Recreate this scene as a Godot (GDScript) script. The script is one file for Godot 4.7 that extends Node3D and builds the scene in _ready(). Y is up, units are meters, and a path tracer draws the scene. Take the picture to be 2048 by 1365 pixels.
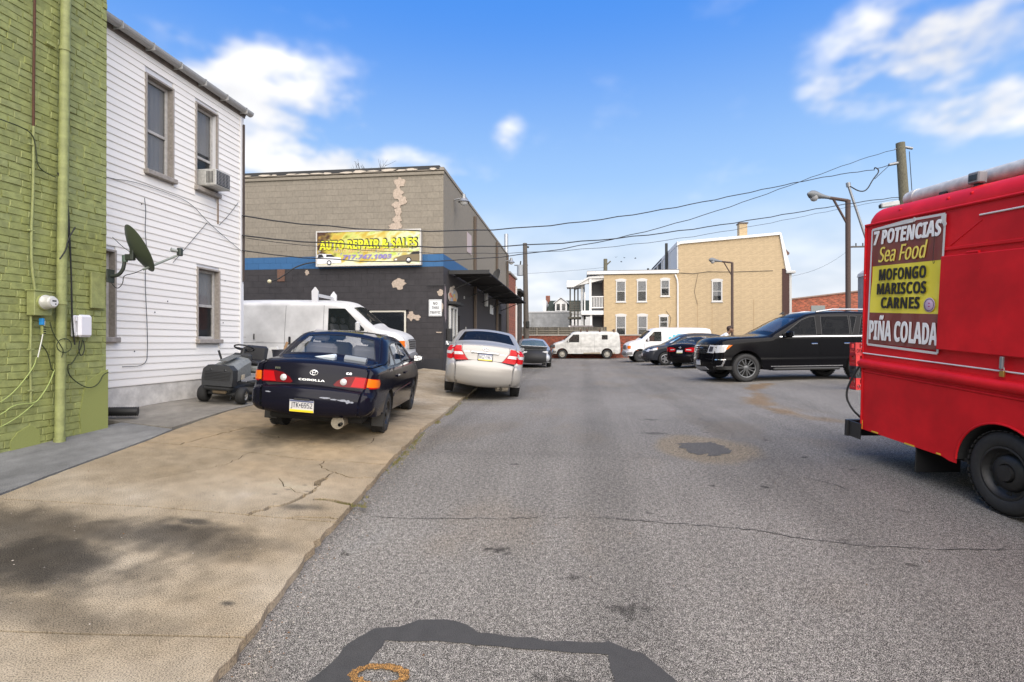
extends Node3D
# A parking lot behind shops: camera, sky, sun and exposure first, then the setting, then the objects.

var mats := {}
var taken := {}
var rng := RandomNumberGenerator.new()
var T := {}          # shared textures
var uv_on := false   # when set, tri() writes plan coordinates: uv in metres, uv2 across uv_area
var uv_area := Rect2()

func _ready() -> void:
	rng.seed = 4711
	var cam := Camera3D.new()
	cam.name = "camera"
	cam.fov = 63.635
	cam.near = 0.05
	cam.far = 900.0
	add_child(cam)
	cam.position = Vector3(0, 1.27, 0)
	cam.rotation_degrees = Vector3(0.182, 7.304, 0)
	cam.current = true
	var env := Environment.new()
	env.background_mode = Environment.BG_SKY
	env.sky = make_sky()
	env.background_energy_multiplier = 0.87
	env.tonemap_mode = Environment.TONE_MAPPER_LINEAR
	env.tonemap_exposure = 1.45
	env.sdfgi_enabled = true
	env.ssao_enabled = true
	env.ssil_enabled = true
	var we := WorldEnvironment.new()
	we.name = "world_environment"
	we.environment = env
	add_child(we)
	var sun := DirectionalLight3D.new()
	sun.name = "sun"
	sun.light_energy = 1.6
	sun.light_color = Color(1.0, 0.955, 0.89)
	sun.light_angular_distance = 90.0
	sun.shadow_enabled = true
	add_child(sun)
	sun.rotation_degrees = Vector3(-44, 20, 0)
	make_textures()
	build_ground()
	build_green_building()
	build_white_house()
	build_shop()
	build_far_buildings()
	build_poles_and_wires()
	build_vehicles()
	build_food_truck()
	build_small_things()

# ------------------------------------------------------------------ sky
func make_sky() -> Sky:
	var w := 1536
	var h := 768
	var img := Image.create(w, h, false, Image.FORMAT_RGBF)
	var n1 := FastNoiseLite.new()
	n1.seed = 12
	n1.noise_type = FastNoiseLite.TYPE_SIMPLEX_SMOOTH
	n1.frequency = 2.1
	n1.fractal_octaves = 6
	n1.fractal_gain = 0.55
	var n2 := FastNoiseLite.new()
	n2.seed = 77
	n2.frequency = 0.55
	n2.fractal_octaves = 3
	var n3 := FastNoiseLite.new()
	n3.seed = 140
	n3.frequency = 0.9
	n3.fractal_octaves = 5
	n3.fractal_gain = 0.6
	# lumps of cloud: azimuth (degrees right of straight ahead), elevation, half widths, strength
	var lumps := [
		[-24.0, 21.5, 8.5, 5.2, 0.86], [-31.0, 25.8, 3.6, 2.0, 0.42], [-16.0, 15.8, 12.0, 3.6, 0.82], [-30.0, 18.0, 8.0, 5.0, 0.6], [-10.0, 17.0, 5.0, 3.0, 0.30], [-0.5, 20.8, 2.2, 3.0, 0.36],
		[38.5, 24.0, 8.5, 4.6, 0.9], [42.0, 18.0, 6.0, 2.6, 0.75], [31.0, 22.0, 4.0, 2.8, 0.58], [12.0, 15.0, 5.0, 1.6, 0.22], [17.0, 14.0, 4.0, 1.5, 0.20],
		[75.0, 22.0, 16.0, 6.0, 0.6], [110.0, 30.0, 14.0, 7.0, 0.5], [150.0, 18.0, 20.0, 6.0, 0.62], [190.0, 34.0, 18.0, 8.0, 0.5], [225.0, 20.0, 18.0, 6.0, 0.62],
		[262.0, 30.0, 16.0, 7.0, 0.55], [298.0, 18.0, 14.0, 5.0, 0.5], [60.0, 48.0, 22.0, 8.0, 0.5], [170.0, 56.0, 30.0, 9.0, 0.5], [290.0, 52.0, 26.0, 9.0, 0.5], [10.0, 60.0, 26.0, 8.0, 0.45]]
	for j in h:
		var el := 90.0 - (j + 0.5) / h * 180.0
		if el < -1.0:
			img.fill_rect(Rect2i(0, j, w, h - j), Color(0.33, 0.33, 0.33))
			break
		var e := deg_to_rad(maxf(el, 0.0))
		var t := clampf(el / 34.0, 0.0, 1.0)
		var base := Color(0.62, 0.69, 0.77).lerp(Color(0.36, 0.56, 0.82), smoothstep(0.0, 0.5, t))
		base = base.lerp(Color(0.065, 0.245, 0.72), smoothstep(0.25, 1.0, t))
		base = base.lerp(Color(0.05, 0.18, 0.58), clampf((el - 34.0) / 56.0, 0.0, 1.0))
		for i in w:
			var az := fposmod((i + 0.5) / w * 360.0 + 180.0, 360.0) - 180.0
			var a := deg_to_rad(az)
			var d := Vector3(sin(a) * cos(e), sin(e), -cos(a) * cos(e))
			var q := d / (d.y + 0.22)
			var n := n1.get_noise_3d(q.x * 1.3, d.y * 3.0, q.z * 1.3)
			var m := n2.get_noise_3d(q.x, d.y * 2.0 + 9.0, q.z)
			var s := 0.0
			for l in lumps:
				var da: float = fposmod(az + 7.3 - l[0] + 180.0, 360.0) - 180.0
				var u: float = da * cos(e) / l[2]
				if absf(u) > 2.2:
					continue
				var v: float = (el - l[1]) / l[3]
				var g := exp(-(u * u + v * v))
				s = maxf(s, g * l[4])
			var dens := smoothstep(0.16, 0.70, s * 0.78 + (n * 0.85 + n3.get_noise_3dv(d * 6.0) * 0.34) * minf(s * 1.9, 1.0))
			# wisps, and a thin veil low down
			dens = maxf(dens, smoothstep(0.3, 0.9, n + m * 0.4) * 0.14)
			dens = maxf(dens, smoothstep(17.0, 1.0, el) * (0.62 + 0.4 * n + 0.2 * m))
			var lit := 0.70 + 0.26 * clampf(n + 0.3, -0.4, 0.8)
			var cl := Color(lit * 0.97, lit * 0.975, lit * 1.0)
			var c := base.lerp(cl, clampf(dens, 0.0, 1.0))
			img.set_pixel(i, j, c)
	var pm := PanoramaSkyMaterial.new()
	pm.panorama = ImageTexture.create_from_image(img)
	var sky := Sky.new()
	sky.sky_material = pm
	return sky

# ------------------------------------------------------------------ textures and materials
func noise_image(seed_: int, freq: float, oct: int, size: int, type := FastNoiseLite.TYPE_SIMPLEX_SMOOTH, gain := 0.5) -> Image:
	var n := FastNoiseLite.new()
	n.seed = seed_
	n.noise_type = type
	n.frequency = freq
	n.fractal_octaves = oct
	n.fractal_gain = gain
	if oct <= 1:
		n.fractal_type = FastNoiseLite.FRACTAL_NONE
	return n.get_seamless_image(size, size)

func grey_texture(im: Image, lo: float, hi: float, power := 1.0) -> ImageTexture:
	var b := im.get_data()
	var lut := PackedByteArray()
	lut.resize(256)
	for i in 256:
		lut[i] = int(clampf(lo + (hi - lo) * pow(i / 255.0, power), 0.0, 1.0) * 255.0)
	for i in b.size():
		b[i] = lut[b[i]]
	return ImageTexture.create_from_image(Image.create_from_data(im.get_width(), im.get_height(), false, Image.FORMAT_L8, b))

func make_textures() -> void:
	T.fine = grey_texture(noise_image(1, 0.11, 3, 512), 0.86, 1.0)
	T.blotch = grey_texture(noise_image(2, 0.012, 5, 512, FastNoiseLite.TYPE_SIMPLEX_SMOOTH, 0.6), 0.80, 1.0)
	T.relief = ImageTexture.create_from_image(noise_image(3, 0.05, 4, 512))
	T.soft_relief = ImageTexture.create_from_image(noise_image(4, 0.02, 3, 512))
	# vertical streaks: noise stretched along v
	var im := noise_image(5, 0.05, 4, 512)
	var st := Image.create(512, 512, false, Image.FORMAT_L8)
	var small := im.duplicate()
	small.resize(512, 64, Image.INTERPOLATE_BILINEAR)
	small.resize(512, 512, Image.INTERPOLATE_BILINEAR)
	st.copy_from(small)
	T.streak = grey_texture(st, 0.87, 1.0)
	# wood grain along v
	var wd := noise_image(6, 0.09, 4, 512)
	wd.resize(512, 32, Image.INTERPOLATE_BILINEAR)
	wd.resize(512, 512, Image.INTERPOLATE_BILINEAR)
	T.wood = grey_texture(wd, 0.6, 1.0)
	# asphalt aggregate: pale chips in dark binder
	var sz := 2048
	var a := noise_image(7, 0.34, 2, sz, FastNoiseLite.TYPE_SIMPLEX, 0.7).get_data()
	var b := noise_image(8, 0.18, 1, sz, FastNoiseLite.TYPE_CELLULAR).get_data()
	var c := noise_image(9, 0.045, 3, sz).get_data()
	var out := PackedByteArray()
	out.resize(sz * sz * 3)
	var hgt := PackedByteArray()
	hgt.resize(sz * sz)
	for i in sz * sz:
		var v := 48.0 + a[i] * 0.74 + b[i] * 0.20 + c[i] * 0.14
		v = 120.0 + (v - 174.0) * 2.15
		var k := int(clampf(v, 22.0, 252.0))
		out[i * 3] = k
		out[i * 3 + 1] = int(k * 0.985)
		out[i * 3 + 2] = int(k * 0.955)
		hgt[i] = k
	T.asphalt = ImageTexture.create_from_image(Image.create_from_data(sz, sz, false, Image.FORMAT_RGB8, out))
	var hi := Image.create_from_data(sz, sz, false, Image.FORMAT_L8, hgt)
	hi.resize(1024, 1024, Image.INTERPOLATE_BILINEAR)
	T.asphalt_height = ImageTexture.create_from_image(hi)
	# concrete sand grain with odd pale and dark specks
	var sz2 := 1024
	var g1 := noise_image(17, 0.22, 2, sz2, FastNoiseLite.TYPE_SIMPLEX, 0.7).get_data()
	var g2 := noise_image(18, 0.012, 5, sz2).get_data()
	var o2 := PackedByteArray()
	o2.resize(sz2 * sz2)
	for i in sz2 * sz2:
		var v2 := 212.0 + (g1[i] - 128) * 0.42 + (g2[i] - 128) * 0.10
		if g1[i] < 58: v2 -= 60.0
		if g1[i] > 206: v2 += 25.0
		o2[i] = int(clampf(v2, 40.0, 250.0))
	T.concrete = ImageTexture.create_from_image(Image.create_from_data(sz2, sz2, false, Image.FORMAT_L8, o2))
	T.brick = brick_texture(Color(0.91, 0.91, 0.91), Color(1, 1, 1), Color(0.85, 0.85, 0.85), 31)
	T.red_brick = brick_texture(Color(0.42, 0.24, 0.18), Color(0.72, 0.40, 0.30), Color(0.62, 0.55, 0.50), 32)

# one square of 12 courses by 4 bricks, for walls too far off to tell their bricks apart
func brick_texture(a: Color, b: Color, joint: Color, seed_: int) -> ImageTexture:
	var r := RandomNumberGenerator.new()
	r.seed = seed_
	var img := Image.create(512, 512, false, Image.FORMAT_RGB8)
	img.fill(joint)
	for row in 12:
		var y0 := int(row * 512.0 / 12.0)
		var y1 := int((row + 1) * 512.0 / 12.0) - 5
		for k in range(-1, 4):
			var x0 := k * 128 + (64 if row % 2 else 0)
			var col := a.lerp(b, r.randf())
			img.fill_rect(Rect2i(x0, y0, 123, y1 - y0).intersection(Rect2i(0, 0, 512, 512)), col)
			if row % 2 and k == -1:
				img.fill_rect(Rect2i(448, y0, 64, y1 - y0), col)
	return ImageTexture.create_from_image(img)

# colour given as linear reflectance
func lin(r: float, g: float, b: float) -> Color:
	return Color(r, g, b).linear_to_srgb()

func mat(key: String, col: Color, rough := 0.8, opt := {}) -> StandardMaterial3D:
	if mats.has(key):
		return mats[key]
	var m := StandardMaterial3D.new()
	m.resource_name = key
	m.albedo_color = col
	m.roughness = rough
	m.metallic = opt.get("metal", 0.0)
	m.metallic_specular = opt.get("spec", 0.5)
	if opt.has("tex"):
		m.albedo_texture = T[opt.tex]
		m.uv1_triplanar = true
		m.uv1_world_triplanar = opt.get("world", true)
		var s: float = 1.0 / float(opt.get("size", 1.0))
		m.uv1_scale = Vector3(s, s * float(opt.get("squash", 1.0)), s)
		m.uv1_triplanar_sharpness = 8.0
	if opt.has("relief"):
		m.heightmap_enabled = true
		m.heightmap_texture = T[opt.get("relief_tex", "relief")]
		m.heightmap_scale = opt.relief
	if opt.has("coat"):
		m.clearcoat_enabled = true
		m.clearcoat = opt.coat
		m.clearcoat_roughness = opt.get("coat_rough", 0.05)
	if opt.has("alpha"):
		m.transparency = BaseMaterial3D.TRANSPARENCY_ALPHA
		m.albedo_color.a = opt.alpha
	if opt.has("emit"):
		m.emission_enabled = true
		m.emission = opt.emit
	m.cull_mode = BaseMaterial3D.CULL_DISABLED if opt.get("two", false) else BaseMaterial3D.CULL_BACK
	mats[key] = m
	return m

# ------------------------------------------------------------------ naming and adding
func numbered(n: String) -> String:
	if not taken.has(n):
		taken[n] = 0
		return n
	taken[n] += 1
	return "%s_%03d" % [n, taken[n]]

func thing(called: String, label: String, category: String, at := Vector3.ZERO, turn := 0.0, group := "") -> Node3D:
	var o := Node3D.new()
	o.name = numbered(called)
	add_child(o)
	o.position = at
	o.rotation.y = turn
	tag(o, label, category, group)
	return o

func tag(o: Node, label: String, category: String, group := "", kind := "") -> void:
	if label: o.set_meta("label", label)
	if category: o.set_meta("category", category)
	if group: o.set_meta("group", group)
	if kind: o.set_meta("kind", kind)

func obj(called: String, what, m: Material, parent: Node = null, at := Transform3D.IDENTITY) -> MeshInstance3D:
	var mi := MeshInstance3D.new()
	if what is SurfaceTool:
		mi.mesh = what.commit()
	else:
		mi.mesh = what
	mi.material_override = m
	mi.transform = at
	if parent == null:
		mi.name = numbered(called)
		add_child(mi)
	else:
		mi.name = called
		parent.add_child(mi, true)
	return mi

func struct(called: String, what, m: Material) -> MeshInstance3D:
	var o := obj(called, what, m)
	o.set_meta("kind", "structure")
	return o

func mb() -> SurfaceTool:
	var st := SurfaceTool.new()
	st.begin(Mesh.PRIMITIVE_TRIANGLES)
	return st

# ------------------------------------------------------------------ shapes
# a triangle whose front follows the normal n; nn, when given, are the three vertex normals
func tri(st: SurfaceTool, a: Vector3, b: Vector3, c: Vector3, n: Vector3, nn := []) -> void:
	var flip := (b - a).cross(c - a).dot(n) > 0.0
	var pts := [a, c, b] if flip else [a, b, c]
	var ns := [n, n, n]
	if nn.size() == 3:
		ns = [nn[0], nn[2], nn[1]] if flip else nn
	for i in 3:
		if uv_on:
			var p: Vector3 = pts[i]
			st.set_uv(Vector2(p.x + p.y * 0.6, p.z + p.y * 0.8))
			st.set_uv2((Vector2(p.x, p.z) - uv_area.position) / uv_area.size)
		st.set_normal(ns[i])
		st.add_vertex(pts[i])

func quad(st: SurfaceTool, a: Vector3, b: Vector3, c: Vector3, d: Vector3, out := Vector3.ZERO) -> void:
	var n := (b - a).cross(d - a)
	if n.length_squared() < 1e-14:
		n = (c - b).cross(d - b)
	n = n.normalized()
	if out != Vector3.ZERO and n.dot(out) < 0.0:
		n = -n
	tri(st, a, b, c, n)
	tri(st, a, c, d, n)

# a box with chamfered edges
func box(st: SurfaceTool, c: Vector3, s: Vector3, ch := 0.0, x := Transform3D.IDENTITY) -> void:
	var h := s * 0.5
	if ch <= 0.0:
		for ax in 3:
			for sg in [-1.0, 1.0]:
				var n := Vector3.ZERO
				n[ax] = sg
				var u := Vector3.ZERO
				var v := Vector3.ZERO
				u[(ax + 1) % 3] = h[(ax + 1) % 3]
				v[(ax + 2) % 3] = h[(ax + 2) % 3]
				var o := c + n * h[ax]
				quad(st, x * (o - u - v), x * (o + u - v), x * (o + u + v), x * (o - u + v), x.basis * n)
		return
	ch = minf(ch, minf(h.x, minf(h.y, h.z)) * 0.95)
	for ax in 3:
		var b := (ax + 1) % 3
		var d := (ax + 2) % 3
		for sg in [-1.0, 1.0]:
			var n := Vector3.ZERO
			n[ax] = sg
			var u := Vector3.ZERO
			var v := Vector3.ZERO
			u[b] = h[b] - ch
			v[d] = h[d] - ch
			var o := c + n * h[ax]
			quad(st, x * (o - u - v), x * (o + u - v), x * (o + u + v), x * (o - u + v), x.basis * n)
			# edge strips between faces +-ax and +-b
			for sb in [-1.0, 1.0]:
				var e1 := c
				e1[ax] += sg * h[ax]
				e1[b] += sb * (h[b] - ch)
				var e2 := c
				e2[ax] += sg * (h[ax] - ch)
				e2[b] += sb * h[b]
				var w := Vector3.ZERO
				w[d] = h[d] - ch
				var on := Vector3.ZERO
				on[ax] = sg
				on[b] = sb
				quad(st, x * (e1 - w), x * (e1 + w), x * (e2 + w), x * (e2 - w), x.basis * on)
	for sx in [-1.0, 1.0]:
		for sy in [-1.0, 1.0]:
			for sz in [-1.0, 1.0]:
				var q := Vector3(sx, sy, sz)
				var p1 := c + Vector3(sx * h.x, sy * (h.y - ch), sz * (h.z - ch))
				var p2 := c + Vector3(sx * (h.x - ch), sy * h.y, sz * (h.z - ch))
				var p3 := c + Vector3(sx * (h.x - ch), sy * (h.y - ch), sz * h.z)
				tri(st, x * p1, x * p2, x * p3, (x.basis * q).normalized())

func bx(c: Vector3, s: Vector3, ch := 0.0, x := Transform3D.IDENTITY) -> SurfaceTool:
	var st := mb()
	box(st, c, s, ch, x)
	return st

# a round tube along a path, radius constant or one per point
func tube(st: SurfaceTool, path: Array, rad, sides := 8, caps := true) -> void:
	var rings := []
	var norms := []
	var side := Vector3.ZERO
	for i in path.size():
		var p: Vector3 = path[i]
		var d: Vector3
		if i == 0: d = path[1] - p
		elif i == path.size() - 1: d = p - path[i - 1]
		else: d = (path[i + 1] - p).normalized() + (p - path[i - 1]).normalized()
		d = d.normalized()
		if side == Vector3.ZERO:
			side = d.cross(Vector3.UP)
			if side.length() < 0.05: side = d.cross(Vector3.RIGHT)
		side = (side - d * side.dot(d)).normalized()
		var up := side.cross(d)
		var r: float = rad[i] if rad is Array else rad
		var ring := []
		var nr := []
		for k in sides:
			var a := TAU * k / sides
			var n := side * cos(a) + up * sin(a)
			ring.append(p + n * r)
			nr.append(n)
		rings.append(ring)
		norms.append(nr)
	for i in path.size() - 1:
		for k in sides:
			var l := (k + 1) % sides
			var n: Vector3 = norms[i][k] + norms[i][l]
			tri(st, rings[i][k], rings[i][l], rings[i + 1][l], n, [norms[i][k], norms[i][l], norms[i + 1][l]])
			tri(st, rings[i][k], rings[i + 1][l], rings[i + 1][k], n, [norms[i][k], norms[i + 1][l], norms[i + 1][k]])
	if caps:
		for e in [0, path.size() - 1]:
			var o: Vector3 = (path[0] - path[1]) if e == 0 else (path[e] - path[e - 1])
			for k in range(1, sides - 1):
				tri(st, rings[e][0], rings[e][k], rings[e][k + 1], o.normalized())

func tb(path: Array, rad, sides := 8) -> SurfaceTool:
	var st := mb()
	tube(st, path, rad, sides)
	return st

# a lathe about an axis: profile of (radius, along)
func lathe(st: SurfaceTool, prof: Array, sides: int, x: Transform3D, sharp := false) -> void:
	# local axis is z
	var rows := prof.size()
	for i in rows - 1:
		var p: Vector2 = prof[i]
		var q: Vector2 = prof[i + 1]
		var dn := Vector2(q.y - p.y, -(q.x - p.x)).normalized()
		var n0 := dn
		var n1 := dn
		if not sharp:
			if i > 0:
				var pp: Vector2 = prof[i - 1]
				var d0 := Vector2(p.y - pp.y, -(p.x - pp.x)).normalized()
				if d0.dot(dn) > 0.5: n0 = (d0 + dn).normalized()
			if i < rows - 2:
				var qq: Vector2 = prof[i + 2]
				var d2 := Vector2(qq.y - q.y, -(qq.x - q.x)).normalized()
				if d2.dot(dn) > 0.5: n1 = (d2 + dn).normalized()
		for k in sides:
			var a := TAU * k / sides
			var b := TAU * (k + 1) / sides
			var ca := Vector3(cos(a), sin(a), 0)
			var cb := Vector3(cos(b), sin(b), 0)
			var v := [ca * p.x + Vector3(0, 0, p.y), cb * p.x + Vector3(0, 0, p.y), cb * q.x + Vector3(0, 0, q.y), ca * q.x + Vector3(0, 0, q.y)]
			var nv := [ca * n0.x + Vector3(0, 0, n0.y), cb * n0.x + Vector3(0, 0, n0.y), cb * n1.x + Vector3(0, 0, n1.y), ca * n1.x + Vector3(0, 0, n1.y)]
			for j in 4:
				v[j] = x * v[j]
				nv[j] = (x.basis * nv[j]).normalized()
			var fn: Vector3 = nv[0] + nv[1] + nv[2] + nv[3]
			if p.x > 1e-5: tri(st, v[0], v[1], v[2], fn, [nv[0], nv[1], nv[2]])
			if q.x > 1e-5: tri(st, v[0], v[2], v[3], fn, [nv[0], nv[2], nv[3]])

# extrude a flat polygon (x, y) along z between z0 and z1
func prism(st: SurfaceTool, poly: PackedVector2Array, z0: float, z1: float, x := Transform3D.IDENTITY) -> void:
	var idx := Geometry2D.triangulate_polygon(poly)
	for i in range(0, idx.size(), 3):
		var a := poly[idx[i]]
		var b := poly[idx[i + 1]]
		var c := poly[idx[i + 2]]
		for z in [z0, z1]:
			var n := x.basis * Vector3(0, 0, 1.0 if z == maxf(z0, z1) else -1.0)
			tri(st, x * Vector3(a.x, a.y, z), x * Vector3(b.x, b.y, z), x * Vector3(c.x, c.y, z), n.normalized())
	var cw := Geometry2D.is_polygon_clockwise(poly)
	for i in poly.size():
		var a := poly[i]
		var b := poly[(i + 1) % poly.size()]
		var e := b - a
		var n2 := Vector2(e.y, -e.x) * (-1.0 if cw else 1.0)
		quad(st, x * Vector3(a.x, a.y, z0), x * Vector3(b.x, b.y, z0), x * Vector3(b.x, b.y, z1), x * Vector3(a.x, a.y, z1), x.basis * Vector3(n2.x, n2.y, 0))

func pr(poly: Array, z0: float, z1: float, x := Transform3D.IDENTITY) -> SurfaceTool:
	var st := mb()
	prism(st, pv(poly), z0, z1, x)
	return st

func pv(a: Array) -> PackedVector2Array:
	var o := PackedVector2Array()
	for p in a:
		o.append(Vector2(p[0], p[1]) if p is Array else p)
	return o

func rect(x0: float, y0: float, x1: float, y1: float) -> PackedVector2Array:
	return PackedVector2Array([Vector2(x0, y0), Vector2(x1, y0), Vector2(x1, y1), Vector2(x0, y1)])

func circle(c: Vector2, r: float, n := 32, ry := -1.0) -> PackedVector2Array:
	var o := PackedVector2Array()
	for i in n:
		var a := TAU * i / n
		o.append(c + Vector2(cos(a) * r, sin(a) * (ry if ry > 0.0 else r)))
	return o

func bounds(p: PackedVector2Array) -> Rect2:
	var r := Rect2(p[0], Vector2.ZERO)
	for v in p:
		r = r.expand(v)
	return r

# lay the flat region "outer" minus "holes" over a curved surface: f(Vector2) gives [point, normal]
func skin(st: SurfaceTool, outer: PackedVector2Array, holes: Array, cu: float, cv: float, f: Callable, grid := Rect2()) -> void:
	var b := bounds(outer) if grid.size == Vector2.ZERO else grid
	var hb := []
	for h in holes:
		hb.append(bounds(h))
	var nu := maxi(1, int(ceil(b.size.x / cu)))
	var nv := maxi(1, int(ceil(b.size.y / cv)))
	var cache := {}
	for i in nu:
		for j in nv:
			var x0 := b.position.x + b.size.x * i / nu
			var x1 := b.position.x + b.size.x * (i + 1) / nu
			var y0 := b.position.y + b.size.y * j / nv
			var y1 := b.position.y + b.size.y * (j + 1) / nv
			var cell := rect(x0, y0, x1, y1)
			var pieces := Geometry2D.intersect_polygons(cell, outer)
			var cr := Rect2(x0, y0, x1 - x0, y1 - y0)
			for k in holes.size():
				if pieces.is_empty(): break
				if not cr.intersects(hb[k]): continue
				var nxt: Array[PackedVector2Array] = []
				for p in pieces:
					for q in Geometry2D.clip_polygons(p, holes[k]):
						if not Geometry2D.is_polygon_clockwise(q):
							nxt.append(q)
				pieces = nxt
			for p in pieces:
				var idx := Geometry2D.triangulate_polygon(p)
				for t in range(0, idx.size(), 3):
					var e := []
					for s in 3:
						var v := p[idx[t + s]]
						var key := Vector2i(int(round(v.x * 20000.0)), int(round(v.y * 20000.0)))
						if not cache.has(key):
							cache[key] = f.call(v)
						e.append(cache[key])
					var nn: Vector3 = e[0][1] + e[1][1] + e[2][1]
					tri(st, e[0][0], e[1][0], e[2][0], nn, [e[0][1], e[1][1], e[2][1]])

# a hollow block: front face at z1 with openings, walls along the outline, back face at z0
func shell(poly: PackedVector2Array, holes: Array, z0: float, z1: float) -> SurfaceTool:
	var st := mb()
	if Geometry2D.is_polygon_clockwise(poly): poly.reverse()
	skin(st, poly, holes, 1.3, 1.3, func(v): return [Vector3(v.x, v.y, z1), Vector3(0, 0, 1)])
	skin(st, poly, [], 3.0, 3.0, func(v): return [Vector3(v.x, v.y, z0), Vector3(0, 0, -1)])
	for i in poly.size():
		var a := poly[i]
		var b := poly[(i + 1) % poly.size()]
		var e := b - a
		quad(st, Vector3(a.x, a.y, z0), Vector3(b.x, b.y, z0), Vector3(b.x, b.y, z1), Vector3(a.x, a.y, z1), Vector3(e.y, -e.x, 0))
	for h in holes:           # reveals
		for i in h.size():
			var a: Vector2 = h[i]
			var b: Vector2 = h[(i + 1) % h.size()]
			quad(st, Vector3(a.x, a.y, z1), Vector3(b.x, b.y, z1), Vector3(b.x, b.y, z1 - 0.2), Vector3(a.x, a.y, z1 - 0.2))
	return st

# walls along a closed outline, dropping from the surface f by "drop" against its normal
func skirt(st: SurfaceTool, outer: PackedVector2Array, step: float, f: Callable, drop: float, down := Vector3.ZERO) -> void:
	var cw := Geometry2D.is_polygon_clockwise(outer)
	for i in outer.size():
		var a := outer[i]
		var b := outer[(i + 1) % outer.size()]
		var n := maxi(1, int(ceil(a.distance_to(b) / step)))
		for k in n:
			var p: Array = f.call(a.lerp(b, float(k) / n))
			var q: Array = f.call(a.lerp(b, float(k + 1) / n))
			var dp: Vector3 = down * drop if down != Vector3.ZERO else -p[1] * drop
			var dq: Vector3 = down * drop if down != Vector3.ZERO else -q[1] * drop
			var along: Vector3 = q[0] - p[0]
			var o: Vector3 = along.cross(p[1]) * (-1.0 if cw else 1.0)
			quad(st, p[0], q[0], q[0] + dq, p[0] + dp, o)

func write(txt: String, m: Material, parent: Node, at: Transform3D, w: float, h: float, opt := {}) -> MeshInstance3D:
	var tm := TextMesh.new()
	var sf := SystemFont.new()
	sf.font_names = PackedStringArray([opt.get("font", "Droid Sans")])
	sf.font_weight = opt.get("weight", 700)
	var fv := FontVariation.new()
	fv.base_font = sf
	if opt.has("slant"):
		fv.variation_transform = Transform2D(Vector2(1, opt.slant), Vector2(0, 1), Vector2.ZERO)
	tm.font = fv
	tm.text = txt
	tm.font_size = 64
	tm.pixel_size = 0.01
	tm.depth = 0.02
	tm.curve_step = 2.0
	var bb := tm.get_aabb()
	var s := Vector3(w / maxf(bb.size.x, 1e-4), h / maxf(bb.size.y, 1e-4), opt.get("depth", 0.004) / 0.02)
	var c := bb.position + bb.size * 0.5
	var x := at * Transform3D(Basis.from_scale(s), Vector3(-c.x * s.x, -c.y * s.y, 0))
	var bold: float = opt.get("bold", 0.0)
	if bold <= 0.0:
		return obj("lettering", tm, m, parent, x)
	# heavier strokes: the same letters laid a hair apart, one above another
	var st := mb()
	var k := 0
	for d in [[0, 0], [1, 0], [-1, 0], [0, 0.8], [0, -0.8], [0.7, 0.55], [-0.7, -0.55], [0.7, -0.55], [-0.7, 0.55]]:
		st.append_from(tm, 0, Transform3D(Basis.IDENTITY, Vector3(d[0] * bold * 0.02, d[1] * bold * 0.02, k * 0.0013 / maxf(s.z, 0.05) * 0.25)))
		k += 1
	return obj("lettering", st, m, parent, x)

# ------------------------------------------------------------------ ground
func lerp_table(t: Array, k: float) -> float:
	if k <= t[0][0]: return t[0][1]
	for i in t.size() - 1:
		if k <= t[i + 1][0]:
			return lerpf(t[i][1], t[i + 1][1], (k - t[i][0]) / (t[i + 1][0] - t[i][0]))
	return t[-1][1]

# the lot falls away towards the near end and rises a little to the far right
func lot_y(x: float, z: float) -> float:
	return -0.3 * clampf((z + 7.5) / 5.0, 0.0, 1.0) + 0.15 * clampf((x - 2.0) / 5.0, 0.0, 1.0) * clampf((-z - 9.0) / 4.0, 0.0, 1.0)

const KERB := [[-18.0, -3.2], [-13.19, -2.725], [-9.5, -2.41], [-7.11, -2.215], [-5.0, -2.049], [-3.93, -1.924], [-3.08, -1.792], [-2.35, -1.663], [0.0, -1.25], [2.0, -0.95]]
const JOINT := [[-9.5, -5.3], [-6.77, -5.075], [-6.12, -4.985], [-5.63, -4.897], [-4.52, -4.752], [-3.85, -4.634], [-2.0, -4.45], [2.0, -4.2]]

func kerb_x(z: float) -> float: return lerp_table(KERB, z)
func joint_x(z: float) -> float: return lerp_table(JOINT, z)

# concrete beside the lot climbs to the buildings
func apron_y(x: float, z: float) -> float:
	var k := kerb_x(z)
	return lot_y(0, z) + 0.03 + 0.022 * clampf(1.0 - (k - x) / 0.6, 0.0, 1.0) + 0.088 * clampf(k - x, 0.0, 5.0) + 0.2 * clampf((-z - 9.0) / 9.0, 0.0, 1.0) * clampf((k - x) / 1.5, 0.0, 1.0)

func apron_at(v: Vector2) -> Array:
	var y := apron_y(v.x, v.y)
	var gx := (apron_y(v.x + 0.05, v.y) - apron_y(v.x - 0.05, v.y)) / 0.1
	var gz := (apron_y(v.x, v.y + 0.05) - apron_y(v.x, v.y - 0.05)) / 0.1
	return [Vector3(v.x, y, v.y), Vector3(-gx, 1, -gz).normalized()]

func lot_at(v: Vector2) -> Array:
	var y := lot_y(v.x, v.y)
	var gx := (lot_y(v.x + 0.2, v.y) - lot_y(v.x - 0.2, v.y)) / 0.4
	var gz := (lot_y(v.x, v.y + 0.2) - lot_y(v.x, v.y - 0.2)) / 0.4
	return [Vector3(v.x, y, v.y), Vector3(-gx, 1, -gz).normalized()]

func lot_lift(v: Vector2, h: float) -> Array:
	var e := lot_at(v)
	return [e[0] + Vector3(0, h, 0), e[1]]

func lot_point(v: Vector2, h: float) -> Vector3:
	return Vector3(v.x, lot_y(v.x, v.y) + h, v.y)

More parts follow.
